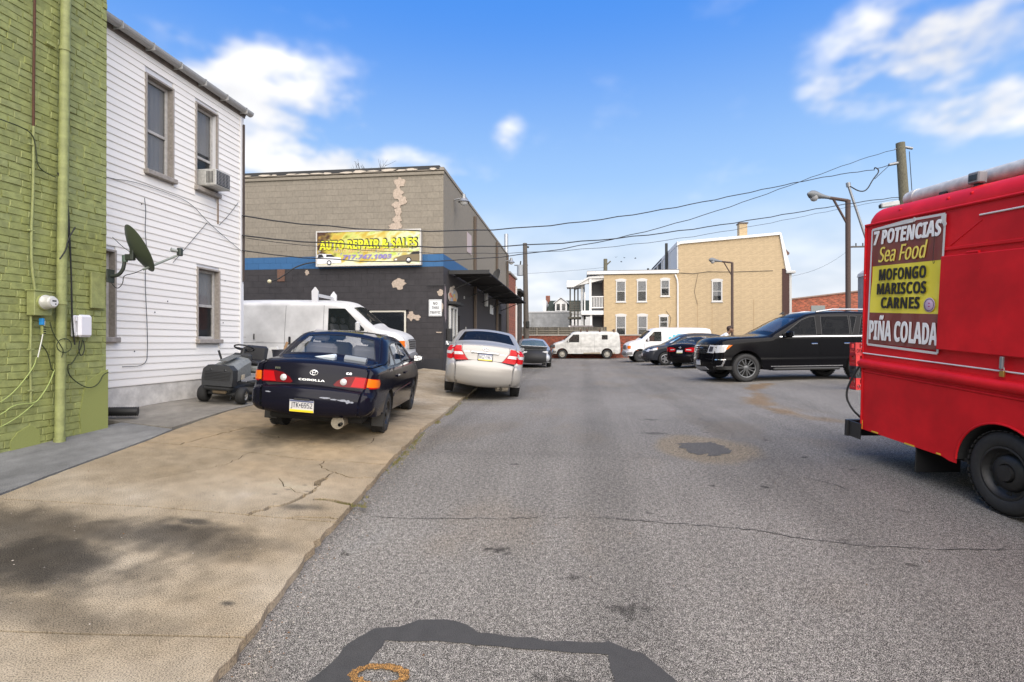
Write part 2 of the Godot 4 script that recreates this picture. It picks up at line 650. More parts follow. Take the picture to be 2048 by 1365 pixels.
func grid_steps(near0: float, near1: float, step: float, far0: float, far1: float) -> Array:
	var o := [far0]
	var v := far0
	var s := absf(near0 - far0)
	for k in [0.5, 0.75, 0.9]:
		o.append(lerpf(far0, near0, k))
	v = near0
	while v < near1:
		o.append(v)
		v += step
	for k in [0.0, 0.1, 0.25, 0.5, 1.0]:
		o.append(lerpf(near1, far1, k))
	return o

func build_ground() -> void:
	# asphalt: one sheet to the horizon
	var xs := grid_steps(-20.0, 30.0, 1.0, -320.0, 320.0)
	var zs := grid_steps(-50.0, 3.0, 0.5, -420.0, 60.0)
	var st := mb()
	uv_on = true
	uv_area = Rect2(-20, -48, 50, 50)
	for i in xs.size() - 1:
		for j in zs.size() - 1:
			if xs[i] >= xs[i + 1] or zs[j] >= zs[j + 1]: continue
			var e := []
			for c in [[i, j], [i + 1, j], [i + 1, j + 1], [i, j + 1]]:
				e.append(lot_at(Vector2(xs[c[0]], zs[c[1]])))
			tri(st, e[0][0], e[1][0], e[2][0], Vector3.UP, [e[0][1], e[1][1], e[2][1]])
			tri(st, e[0][0], e[2][0], e[3][0], Vector3.UP, [e[0][1], e[2][1], e[3][1]])
	uv_on = false
	var am := StandardMaterial3D.new()
	am.resource_name = "worn_asphalt"
	am.albedo_color = Color(0.855, 0.845, 0.835)
	am.albedo_texture = T.asphalt
	am.uv1_scale = Vector3(0.22, 0.22, 0.22)
	am.roughness = 0.92
	am.metallic_specular = 0.3
	am.detail_enabled = true
	am.detail_blend_mode = BaseMaterial3D.BLEND_MODE_MUL
	am.detail_uv_layer = BaseMaterial3D.DETAIL_UV_2
	am.detail_albedo = asphalt_stains()
	var lot := struct("asphalt_ground", st, am)
	# dirt-filled cracks in the asphalt
	var dirt := mat("crack_dirt", lin(0.035, 0.033, 0.03), 1.0)
	for line in [[[-1.75, -4.40], [-1.2, -4.42], [-0.6, -4.5], [0.15, -4.6], [0.8, -4.52], [1.3, -4.47], [1.65, -4.33], [1.95, -4.26], [2.5, -4.25], [3.1, -4.31], [4.2, -4.35]],
			[[-1.5, -16.5], [0.2, -16.9], [1.8, -16.4], [3.0, -16.8]], [[1.9, -9.6], [2.05, -9.0], [1.8, -8.5], [1.95, -8.0]], [[2.0, -6.0], [2.35, -5.8], [2.5, -5.55]]]:
		var cs := mb()
		ragged_strip(cs, line, 0.0006, 0.0065, lot_point.bind(0.004))
		obj("crack", cs, dirt, lot)
	# tar band round the utility cut, and its orange paint marks
	var tar := mat("sealing_tar", lin(0.072, 0.069, 0.064), 0.85, {"tex": "concrete", "size": 1.4})
	var band := pv([[-1.34, -2.2], [-1.22, -2.52], [-1.20, -2.72], [-1.12, -2.86], [-0.98, -2.885], [-0.90, -2.97], [-0.76, -2.985], [-0.62, -2.95], [-0.55, -2.885], [-0.2, -2.86], [0.10, -2.865], [0.14, -2.89], [0.2, -2.84], [0.30, -2.80], [0.42, -2.62], [0.47, -2.4], [0.46, -2.1],
		[0.20, -2.1], [0.19, -2.4], [0.14, -2.62], [0.12, -2.77], [-0.3, -2.775], [-0.7, -2.785], [-1.02, -2.76], [-1.03, -2.6], [-1.06, -2.4], [-1.09, -2.2]])
	var ts := mb()
	skin(ts, roughen(band, 0.014, 5), [], 0.3, 0.3, lot_lift.bind(0.004))
	obj("tar_band", ts, tar, lot)
	var op := mat("orange_marking_paint", lin(0.85, 0.45, 0.13), 0.9, {"tex": "asphalt", "size": 4.2})
	for ring in [[Vector2(-0.95, -2.49), 0.145, 0.085, 0.042], [Vector2(-0.40, -2.32), 0.13, 0.06, 0.03]]:
		var ps := mb()
		var c: Vector2 = ring[0]
		var outer := roughen(circle(c, ring[1], 60, ring[2]), 0.012, 9)
		var inner := roughen(circle(c + Vector2(0.0, 0.004), ring[1] - ring[3], 50, ring[2] - 0.034), 0.010, 4)
		skin(ps, outer, [inner], 0.06, 0.06, lot_lift.bind(0.008))
		obj("paint_mark", ps, op, lot)
	var tail := mb()
	ragged_strip(tail, [[-1.03, -2.47], [-1.04, -2.43], [-0.97, -2.40]], 0.02, 0.03, lot_point.bind(0.009))
	ragged_strip(tail, [[-0.84, -2.40], [-0.76, -2.41], [-0.68, -2.37]], 0.015, 0.028, lot_point.bind(0.009))
	obj("paint_mark", tail, op, lot)
	# sunken patch round a buried cover
	var pm := mat("patch_asphalt", lin(0.27, 0.26, 0.245), 0.95, {"tex": "asphalt", "size": 3.0})
	var cp := mb()
	skin(cp, roughen(circle(Vector2(1.50, -7.0), 0.29, 36, 0.33), 0.09, 3), [], 0.2, 0.2, lot_lift.bind(0.004))
	obj("asphalt_patch", cp, pm, lot)
	build_apron()
	scatter_grit()

func roughen(p: PackedVector2Array, amt: float, seed_: int) -> PackedVector2Array:
	var r := RandomNumberGenerator.new()
	r.seed = seed_
	var o := PackedVector2Array()
	for i in p.size():
		var a := p[i]
		var b := p[(i + 1) % p.size()]
		var n := maxi(1, int(a.distance_to(b) / 0.05))
		for k in n:
			o.append(a.lerp(b, float(k) / n) + Vector2(r.randfn(0, amt * 0.4), r.randfn(0, amt * 0.4)))
	return o

# a thin ragged ribbon along a plan line
func ragged_strip(st: SurfaceTool, line: Array, w0: float, w1: float, at: Callable) -> void:
	var pts := []
	for i in line.size() - 1:
		var a := Vector2(line[i][0], line[i][1])
		var b := Vector2(line[i + 1][0], line[i + 1][1])
		var n := maxi(1, int(a.distance_to(b) / 0.05))
		for k in n:
			pts.append(a.lerp(b, float(k) / n) + Vector2(rng.randfn(0, 0.008), rng.randfn(0, 0.008)))
	pts.append(Vector2(line[-1][0], line[-1][1]))
	var last := []
	for i in pts.size():
		var d: Vector2 = (pts[mini(i + 1, pts.size() - 1)] - pts[maxi(i - 1, 0)]).normalized()
		var s := Vector2(-d.y, d.x) * rng.randf_range(w0, w1) * (0.3 if i == 0 or i == pts.size() - 1 else 1.0)
		var cur := [at.call(pts[i] + s), at.call(pts[i] - s)]
		if last:
			quad(st, last[0], cur[0], cur[1], last[1], Vector3.UP)
		last = cur

func near_line(p: Vector2, line: Array) -> float:
	var m := 1e9
	for i in line.size() - 1:
		var c := Geometry2D.get_closest_point_to_segment(p, line[i], line[i + 1])
		m = minf(m, p.distance_to(c))
	return m

# stains, wheel polish, mud and drips on the asphalt (what lies on it, not light)
func asphalt_stains() -> ImageTexture:
	var w := 2000
	var img := Image.create(w, w, false, Image.FORMAT_RGB8)
	var n := FastNoiseLite.new()
	n.seed = 21
	n.frequency = 0.16
	n.fractal_octaves = 5
	var n2 := FastNoiseLite.new()
	n2.seed = 22
	n2.frequency = 2.2
	n2.fractal_octaves = 3
	var mud := [Vector2(5.2, -16.6), Vector2(4.4, -15.0), Vector2(4.05, -13.4), Vector2(3.75, -12.4), Vector2(3.55, -11.2), Vector2(3.75, -10.2), Vector2(4.3, -9.0), Vector2(5.2, -8.4)]
	var spots := []
	var r := RandomNumberGenerator.new()
	r.seed = 5
	for i in 46:
		spots.append([Vector2(r.randf_range(-2.2, 6.0), r.randf_range(-13.0, -2.4)), r.randf_range(0.012, 0.045), r.randf_range(0.5, 0.85)])
	spots.append([Vector2(-0.05, -3.55), 0.06, 0.7])
	spots.append([Vector2(0.25, -3.2), 0.10, 0.75])
	spots.append([Vector2(-0.1, -2.5), 0.14, 0.75])
	spots.append([Vector2(1.0, -7.9), 0.16, 0.75])
	spots.append([Vector2(1.1, -9.3), 0.12, 0.7])
	spots.append([Vector2(-0.6, -3.9), 0.08, 0.6])
	var tracks := PackedFloat32Array()
	tracks.resize(w)
	for i in w:
		tracks[i] = n2.get_noise_2d(i * 0.025 * 0.55, 31.0) * 1.6
	var pix := PackedByteArray()
	pix.resize(w * w * 3)
	var step := 50.0 / w
	for j in w:
		var z := -48.0 + (j + 0.5) * step
		for i in w:
			var x := -20.0 + (i + 0.5) * step
			var k := (j * w + i) * 3
			if x < -6.0 or x > 16.0:
				pix[k] = 230
				pix[k + 1] = 229
				pix[k + 2] = 225
				continue
			var v := n.get_noise_2d(x, z)
			var f := n2.get_noise_2d(x * 0.6, z * 0.25)
			var g := 0.92 + v * 0.08 + f * 0.04 + tracks[i] * 0.05
			var cr := g
			var cg := g * 0.995
			var cb := g * 0.98
			var br := smoothstep(0.12, 0.5, n.get_noise_2d(x * 2.3 + 40.0, z * 1.6)) * 0.5
			cg -= 0.035 * br
			cb -= 0.08 * br
			if z > -17.5 and z < -7.5 and x > 2.8 and x < 6.0:
				var d := near_line(Vector2(x, z), mud)
				var mm := smoothstep(0.32, 0.0, d + f * 0.30) * 0.6
				cr = lerpf(cr, 0.94, mm)
				cg = lerpf(cg, 0.76, mm)
				cb = lerpf(cb, 0.54, mm)
			if z > -8.2 and z < -5.9 and x > 0.6 and x < 2.5:
				var dd := Vector2((x - 1.5) / 0.50, (z + 7.05) / 0.62).length() + f * 0.3
				var ring := smoothstep(1.35, 0.9, dd) * 0.6
				cr = lerpf(cr, 1.0, ring)
				cg = lerpf(cg, 0.92, ring)
				cb = lerpf(cb, 0.78, ring)
			pix[k] = int(clampf(cr, 0.0, 1.0) * 255.0)
			pix[k + 1] = int(clampf(cg, 0.0, 1.0) * 255.0)
			pix[k + 2] = int(clampf(cb, 0.0, 1.0) * 255.0)
	for s in spots:
		var c: Vector2 = s[0]
		var rad: float = s[1]
		for j in range(int((c.y - rad * 2.0 + 48.0) / step), int((c.y + rad * 2.0 + 48.0) / step)):
			for i in range(int((c.x - rad * 2.0 + 20.0) / step), int((c.x + rad * 2.0 + 20.0) / step)):
				var p := Vector2(-20.0 + (i + 0.5) * step, -48.0 + (j + 0.5) * step)
				var q := (p - c) / rad
				q.y *= 1.6
				var a = smoothstep(1.2, 0.5, q.length() + n2.get_noise_2d(p.x * 5.0, p.y * 5.0) * 1.3) * (1.0 - s[2])
				var k := (j * w + i) * 3
				for ch in 3:
					pix[k + ch] = int(pix[k + ch] * (1.0 - a))
	img.set_data(w, w, false, Image.FORMAT_RGB8, pix)
	return ImageTexture.create_from_image(img)

func concrete_stains() -> ImageTexture:
	var w := 560
	var h := 1500
	var n := FastNoiseLite.new()
	n.seed = 41
	n.frequency = 0.75
	n.fractal_octaves = 5
	var n2 := FastNoiseLite.new()
	n2.seed = 42
	n2.frequency = 4.0
	n2.fractal_octaves = 3
	var oil := [[-3.35, -3.05, 0.95, 0.42, 0.62], [-3.05, -3.55, 0.75, 0.34, 0.50], [-3.9, -3.3, 0.8, 0.5, 0.45], [-2.95, -3.86, 0.16, 0.07, 0.55], [-3.02, -3.72, 0.24, 0.08, 0.55], [-2.4, -4.38, 0.22, 0.09, 0.4], [-2.68, -4.75, 0.06, 0.04, 0.5], [-2.60, -4.9, 0.05, 0.04, 0.5], [-2.5, -4.75, 0.05, 0.03, 0.5], [-2.72, -4.6, 0.05, 0.04, 0.5],
		[-2.3, -3.65, 0.3, 0.1, 0.2], [-3.8, -6.6, 0.8, 0.7, 0.30], [-3.4, -8.0, 0.7, 0.9, 0.5], [-2.0, -2.9, 0.05, 0.03, 0.5], [-2.9, -2.6, 0.9, 0.18, 0.25]]
	var pix := PackedByteArray()
	pix.resize(w * h * 3)
	for j in h:
		var z := -15.0 + 15.0 * (j + 0.5) / h
		for i in w:
			var x := -6.4 + 5.6 * (i + 0.5) / w
			var v := n.get_noise_2d(x, z)
			var f := n2.get_noise_2d(x, z)
			var g := 0.93 + v * 0.13 + f * 0.05
			var r := g
			var gg := g * (0.985 + v * 0.03)
			var b := g * (0.95 + v * 0.08)
			# ochre wash that the rust run-off leaves in the middle slabs
			var och := clampf(0.5 + v * 1.4, 0.0, 1.0) * smoothstep(-4.2, -5.6, z) * smoothstep(-9.5, -7.0, z) * 0.32
			r = lerpf(r, r * 0.93, och)
			gg = lerpf(gg, gg * 0.80, och)
			b = lerpf(b, b * 0.60, och)
			var dark := 0.0
			for o in oil:
				var dx: float = (x - o[0]) / o[2]
				var dz: float = (z - o[1]) / o[3]
				if absf(dx) < 1.7 and absf(dz) < 1.7:
					dark = maxf(dark, smoothstep(1.15, 0.15, sqrt(dx * dx + dz * dz) + v * 0.75 + f * 0.22) * o[4] * 0.82)
			r *= 1.0 - dark
			gg *= 1.0 - dark * 0.97
			b *= 1.0 - dark * 0.90
			var k := (j * w + i) * 3
			pix[k] = int(clampf(r, 0.0, 1.0) * 255.0)
			pix[k + 1] = int(clampf(gg, 0.0, 1.0) * 255.0)
			pix[k + 2] = int(clampf(b, 0.0, 1.0) * 255.0)
	return ImageTexture.create_from_image(Image.create_from_data(w, h, false, Image.FORMAT_RGB8, pix))

func concrete_material(key: String, col: Color, size: float, stains: Texture2D = null) -> StandardMaterial3D:
	var m := StandardMaterial3D.new()
	m.resource_name = key
	m.albedo_color = col
	m.albedo_texture = T.concrete
	m.uv1_scale = Vector3.ONE / size
	m.roughness = 0.93
	m.metallic_specular = 0.3
	if stains:
		m.detail_enabled = true
		m.detail_blend_mode = BaseMaterial3D.BLEND_MODE_MUL
		m.detail_uv_layer = BaseMaterial3D.DETAIL_UV_2
		m.detail_albedo = stains
	return m

func plan_line(pts: Array) -> PackedVector2Array:
	return pv(pts)

func build_apron() -> void:
	uv_on = true
	uv_area = Rect2(-6.4, -15.0, 5.6, 15.0)
	var stains := concrete_stains()
	# the soil bed that shows in the joints
	var bed := mb()
	var bedf := func(v):
		var e = apron_at(v)
		return [e[0] - Vector3(0, 0.045, 0), e[1]]
	var bo := PackedVector2Array()
	var zz := 1.0
	var left := PackedVector2Array()
	while zz > -17.9:
		bo.append(Vector2(kerb_x(zz) - 0.04, zz))
		left.append(Vector2(-16.0 if zz < -9.6 else (-6.4 if zz < -6.0 else -5.7), zz))
		zz -= 0.5
	left.reverse()
	bo.append_array(left)
	skin(bed, bo, [], 0.6, 0.6, bedf)
	var soil := struct("soil_bed", bed, mat("joint_soil", lin(0.05, 0.043, 0.03), 1.0))
	# tan slabs: rows between joints (left end, right end)
	var joints := [
		[[-4.27, 1.0], [-1.0, 1.0]],
		[[-4.6, -2.05], [-2.876, -2.392], [-2.187, -2.547], [-1.5, -2.66]],
		[[-4.75, -3.75], [-4.554, -3.786], [-3.444, -4.01], [-2.659, -4.11], [-1.7, -4.15]],
		[[-5.1, -5.56], [-4.867, -5.595], [-4.473, -5.639], [-3.653, -5.674], [-3.0, -5.66], [-2.525, -5.748], [-1.8, -5.74]],
		[[-5.3, -7.55], [-4.1, -7.6], [-2.0, -7.7]],
		[[-5.5, -9.55], [-4.0, -9.6], [-2.2, -9.7]],
		[[-5.5, -11.7], [-4.0, -11.8], [-2.3, -11.9]],
		[[-5.5, -13.9], [-4.0, -13.9], [-2.5, -13.95]],
		[[-5.5, -17.9], [-2.9, -17.9]]]
	var cracks := [
		[[[-2.659, -4.11], [-2.586, -4.31], [-2.496, -4.442], [-2.454, -4.656], [-2.451, -4.798]], 0.013],
		[[[-2.451, -4.798], [-2.516, -5.097], [-2.538, -5.36], [-2.42, -5.3], [-2.309, -5.245], [-2.012, -5.296]], 0.006],
		[[[-2.50, -4.95], [-2.515, -5.12]], 0.02],
		[[[-2.538, -5.36], [-2.75, -5.5], [-2.8, -5.7]], 0.004],
		[[[-2.454, -4.656], [-2.8, -4.85], [-2.92, -5.0]], 0.003],
		[[[-2.323, -4.584], [-2.1, -4.56], [-1.8, -4.53]], 0.016],
		[[[-2.34, -4.134], [-2.1, -4.2], [-1.85, -4.22]], 0.008],
		[[[-4.473, -5.639], [-4.411, -6.237], [-4.361, -6.558], [-4.093, -6.857], [-3.9, -7.6]], 0.007],
		[[[-4.2, -6.5], [-3.6, -6.35], [-3.2, -6.3]], 0.004],
		[[[-2.7, -6.3], [-2.6, -6.6], [-2.68, -6.85]], 0.004],
		[[[-3.5, -10.1], [-3.1, -10.4], [-2.5, -10.3]], 0.007],
		[[[-3.3, -10.5], [-2.95, -11.2]], 0.005],
		[[[-3.9, -4.6], [-3.62, -5.2], [-3.65, -5.674]], 0.0025]]
	var cuts := []
	for c in cracks:
		var line := PackedVector2Array()
		var src := pv(c[0])
		for i in src.size() - 1:
			var n := maxi(1, int(src[i].distance_to(src[i + 1]) / 0.06))
			for k in n:
				line.append(src[i].lerp(src[i + 1], float(k) / n) + (Vector2(rng.randfn(0, 0.012), rng.randfn(0, 0.012)) if k + i > 0 else Vector2.ZERO))
		line.append(src[-1])
		for p in Geometry2D.offset_polyline(line, c[1] * 1.6):
			cuts.append(p)
	var tan := concrete_material("tan_concrete", lin(0.55, 0.465, 0.35), 2.4, stains)
	var first: MeshInstance3D = null
	var apron := Node3D.new()
	apron.name = "concrete_apron"
	apron.set_meta("kind", "structure")
	add_child(apron)
	for i in joints.size() - 1:
		var near := pv(joints[i])
		var far := pv(joints[i + 1])
		var poly := PackedVector2Array()
		for p in near:
			poly.append(p + Vector2(0, -0.008))
		far.reverse()
		for p in far:
			poly.append(p + Vector2(0, 0.008))
		# keep what lies between the joint along the strip and the kerb
		var lane := PackedVector2Array()
		var back := PackedVector2Array()
		var z := 1.2
		while z > -18.2:
			lane.append(Vector2(kerb_x(z) + rng.randfn(0, 0.006) + 0.02 * sin(z * 2.3) * sin(z * 0.9) - (0.025 if rng.randf() < 0.06 else 0.0), z))
			back.append(Vector2(joint_x(z) + 0.014 + rng.randf_range(0, 0.01), z))
			z -= 0.07
		back.reverse()
		lane.append_array(back)
		for p in Geometry2D.intersect_polygons(poly, lane):
			if Geometry2D.is_polygon_clockwise(p): p.reverse()
			var st := mb()
			skin(st, p, cuts, 0.3, 0.3, apron_at)
			skirt(st, p, 0.3, apron_at, 0.18, Vector3.DOWN)
			for c in cuts:
				for q in Geometry2D.intersect_polygons(c, p):
					skirt(st, q, 0.3, apron_at, 0.06, Vector3.DOWN)
			obj("slab", st, tan, apron)
	# grey strip along the green building
	var strip := mb()
	var so := PackedVector2Array()
	var sl := PackedVector2Array()
	var z2 := 1.0
	while z2 > -6.25:
		so.append(Vector2(joint_x(z2) - 0.012 - rng.randf_range(0, 0.012), z2))
		sl.append(Vector2(-5.72, z2))
		z2 -= 0.12
	sl.reverse()
	so.append_array(sl)
	var gf := func(v):
		var e = apron_at(v)
		var t: float = clampf((joint_x(v.y) - v.x) / 0.9, 0.0, 1.0)
		return [e[0] + Vector3(0, 0.012 * t, 0), e[1]]
	skin(strip, so, [], 0.3, 0.3, gf)
	skirt(strip, so, 0.3, gf, 0.1, Vector3.DOWN)
	struct("concrete_strip", strip, concrete_material("grey_concrete", lin(0.40, 0.395, 0.375), 2.0, blotch_map()))
	# paler concrete yard in front of the white house and under the van
	var yard := mb()
	var yo := pv([[-5.09, -6.27], [-5.32, -9.5], [-5.52, -17.85], [-16.0, -17.85], [-16.0, -9.65], [-6.5, -9.65], [-6.5, -6.27]])
	var yf := func(v):
		var e = apron_at(v)
		return [e[0] + Vector3(0, -0.004, 0), e[1]]
	skin(yard, yo, [], 0.5, 0.5, yf)
	skirt(yard, yo, 0.5, yf, 0.1, Vector3.DOWN)
	struct("concrete_yard", yard, concrete_material("pale_concrete", lin(0.50, 0.46, 0.39), 2.4, blotch_map()))
	uv_on = false
	# weeds along the kerb and in the wide crack
	var gm := MultiMesh.new()
	gm.transform_format = MultiMesh.TRANSFORM_3D
	gm.use_colors = true
	var blade := mb()
	for k in 5:
		var a := TAU * k / 5.0 + 0.3
		var o := Vector3(cos(a), 0, sin(a))
		var s := Vector3(-o.z, 0, o.x) * 0.0035
		tri(blade, o * 0.004 - s, o * 0.004 + s, o * 0.026 + Vector3(0, 0.028, 0), Vector3(o.x, 0.5, o.z).normalized())
	gm.mesh = blade.commit()
	var xf := []
	for k in 620:
		var z := 0.0
		var x := 0.0
		if k < 520:
			z = -5.9 - absf(rng.randfn(0, 1.0)) * 3.3 if k % 3 else rng.randf_range(-13.0, -4.3)
			x = kerb_x(z) + 0.02 + absf(rng.randfn(0, 0.035))
			if sin(z * 5.0) + sin(z * 1.7) < -0.2: continue
			xf.append(Vector3(x, lot_y(x, z), z))
		else:
			x = rng.randf_range(-2.3, -1.84)
			z = lerpf(-4.584, -4.53, (x + 2.323) / 0.5) + rng.randfn(0, 0.01)
			xf.append(Vector3(x, apron_y(x, z) - 0.02, z))
	gm.instance_count = xf.size()
	for k in xf.size():
		var s := rng.randf_range(0.4, 1.1)
		gm.set_instance_transform(k, Transform3D(Basis(Vector3.UP, rng.randf() * TAU).scaled(Vector3(s, s, s)), xf[k]))
		var c := Color(0.09, 0.12, 0.03).lerp(Color(0.28, 0.22, 0.09), rng.randf())
		gm.set_instance_color(k, c)
	var gi := MultiMeshInstance3D.new()
	gi.multimesh = gm
	var wm := mat("weed_green", Color(1, 1, 1), 0.9)
	wm.vertex_color_use_as_albedo = true
	gi.material_override = wm
	gi.name = "weeds"
	add_child(gi)
	tag(gi, "short green and brown weeds along the kerb edge", "weeds", "", "stuff")

func scatter_grit() -> void:
	var gm := MultiMesh.new()
	gm.transform_format = MultiMesh.TRANSFORM_3D
	gm.use_colors = true
	var st := mb()
	for f in [[0, 1, 2], [0, 2, 3], [0, 3, 4], [0, 4, 1], [5, 2, 1], [5, 3, 2], [5, 4, 3], [5, 1, 4]]:
		var v := [Vector3(0, 0.7, 0), Vector3(1, 0, 0.2), Vector3(0.1, 0.1, 1), Vector3(-0.9, 0, -0.1), Vector3(0, 0.1, -1), Vector3(0, -0.5, 0)]
		tri(st, v[f[0]], v[f[1]], v[f[2]], (v[f[0]] + v[f[1]] + v[f[2]]).normalized())
	gm.mesh = st.commit()
	var n := 1500
	gm.instance_count = n
	for k in n:
		var z := -2.0 - absf(rng.randfn(0, 4.2))
		var x := kerb_x(z) + 0.03 + absf(rng.randfn(0, 0.11))
		var y := lot_y(x, z)
		if k % 4 == 0:
			x = rng.randf_range(-2.0, 5.0)
			y = lot_y(x, z)
		elif k % 5 == 0:
			x = rng.randf_range(-4.6, kerb_x(z) - 0.05)
			y = apron_y(x, z)
		var s := rng.randf_range(0.0025, 0.0075)
		gm.set_instance_transform(k, Transform3D(Basis(Vector3.UP, rng.randf() * TAU).scaled(Vector3(s, s, s)), Vector3(x, y, z)))
		gm.set_instance_color(k, Color(0.12, 0.11, 0.10).lerp(Color(0.42, 0.38, 0.32), rng.randf()) if k % 7 else Color(0.16, 0.08, 0.03))
	var gi := MultiMeshInstance3D.new()
	gi.multimesh = gm
	var m := mat("grit", Color(1, 1, 1), 0.95)
	m.vertex_color_use_as_albedo = true
	gi.material_override = m
	gi.name = "grit"
	add_child(gi)
	tag(gi, "loose grit and crumbs of stone along the kerb", "grit", "", "stuff")

func blotch_map() -> ImageTexture:
	if T.has("blotch_map"): return T.blotch_map
	T.blotch_map = grey_texture(noise_image(51, 0.02, 6, 512, FastNoiseLite.TYPE_SIMPLEX_SMOOTH, 0.6), 0.74, 1.0)
	return T.blotch_map

# ------------------------------------------------------------------ masonry laid piece by piece
# one brick or block: front face at z = depth, bevelled rim, a little out of true
func brick_mesh(w: float, h: float, depth: float, bev: float, r: RandomNumberGenerator, wob: float) -> ArrayMesh:
	var st := mb()
	var q := []
	for s in [[-1, -1], [1, -1], [1, 1], [-1, 1]]:
		q.append([Vector3(s[0] * w * 0.5 + r.randfn(0, wob), s[1] * h * 0.5 + r.randfn(0, wob), 0), Vector3(s[0] * (w * 0.5 - bev) + r.randfn(0, wob), s[1] * (h * 0.5 - bev) + r.randfn(0, wob), depth + r.randfn(0, wob))])
	quad(st, q[0][1], q[1][1], q[2][1], q[3][1], Vector3.BACK)
	for i in 4:
		var j := (i + 1) % 4
		var o: Vector3 = (q[i][0] + q[j][0]) * 0.5
		quad(st, q[i][0], q[j][0], q[j][1], q[i][1], o.normalized() + Vector3(0, 0, 0.5))
	return st.commit()

# rows of pieces over a rectangle in the local plane (x along, y up, z out); the "most" nearest to "eye" become parts, the rest one mass
func lay(parent: Node3D, called: String, x: Transform3D, x0: float, x1: float, y0: float, y1: float, w: float, h: float, joint: float, depth: float, bev: float, wob: float, pick: Callable, holes: Array, eye: Vector3, most: int, seen: Callable, seed_: int) -> void:
	var r := RandomNumberGenerator.new()
	r.seed = seed_
	var vars := []
	for k in 5:
		vars.append(brick_mesh(w - joint, h - joint, depth, bev, r, wob))
	var spots := []
	var rows := int(round((y1 - y0) / h))
	for row in rows:
		var yc := y0 + (row + 0.5) * h
		var xo := x0 - (w * 0.5 if row % 2 else 0.0) - (r.randf() * 0.06 if wob > 0.001 else 0.0)
		var heads := wob > 0.001 and row % 6 == 3
		while xo < x1 - 0.02:
			var wi := w * (0.5 if heads or (wob > 0.001 and r.randf() < 0.10) else 1.0) * (1.0 + (r.randfn(0, 0.02) if wob > 0.001 else 0.0))
			var a := maxf(xo, x0)
			var b := minf(xo + wi, x1)
			xo += wi
			if b - a < w * 0.2: continue
			var c := Vector2((a + b) * 0.5, yc)
			var skip := false
			for hole in holes:
				if hole.grow(-0.02).has_point(c): skip = true
			if skip: continue
			var bs := Basis.from_scale(Vector3((b - a - joint) / (w - joint), 1, 1))
			spots.append([x * Transform3D(bs.rotated(Vector3.BACK, r.randfn(0, wob * 1.2)), Vector3(c.x, c.y, r.randfn(0, wob))), r.randi() % 5, c])
	var keyed := []
	for s in spots:
		var p: Vector3 = s[0].origin
		keyed.append([p.distance_to(eye) + (0.0 if seen.call(s[2]) else 1000.0), s])
	keyed.sort_custom(func(a, b): return a[0] < b[0])
	var rest := {}
	for i in keyed.size():
		var s: Array = keyed[i][1]
		var m: Material = pick.call(s[2], r)
		if i < most:
			obj(called, vars[s[1]], m, parent, s[0])
		else:
			if not rest.has(m): rest[m] = mb()
			rest[m].append_from(vars[s[1]], 0, s[0])
	for m in rest:
		var o := obj(called + "_mass", rest[m], m, parent)
		o.set_meta("kind", "stuff")

func cable(parent: Node, called: String, pts: Array, r: float, m: Material, sides := 5) -> void:
	# smooth the path a little
	var p := pts.duplicate()
	for it in 2:
		var q := [p[0]]
		for i in p.size() - 1:
			q.append(p[i].lerp(p[i + 1], 0.25))
			q.append(p[i].lerp(p[i + 1], 0.75))
		q.append(p[-1])
		p = q
	obj(called, tb(p, r, sides), m, parent)

func on_wall(a: Array, x: float) -> Array:
	var o := []
	for p in a:
		o.append(Vector3(x, p[0], p[1]))
	return o

func along(o: Vector3, xa: Vector3, up := Vector3.UP) -> Transform3D:
	var z := xa.cross(up).normalized()
	return Transform3D(Basis(xa.normalized(), z.cross(xa).normalized(), z), o)

const X_FACE := Transform3D(Basis(Vector3(0, 0, -1), Vector3(0, 1, 0), Vector3(1, 0, 0)), Vector3.ZERO)   # local z looks along +x, local x runs to -z

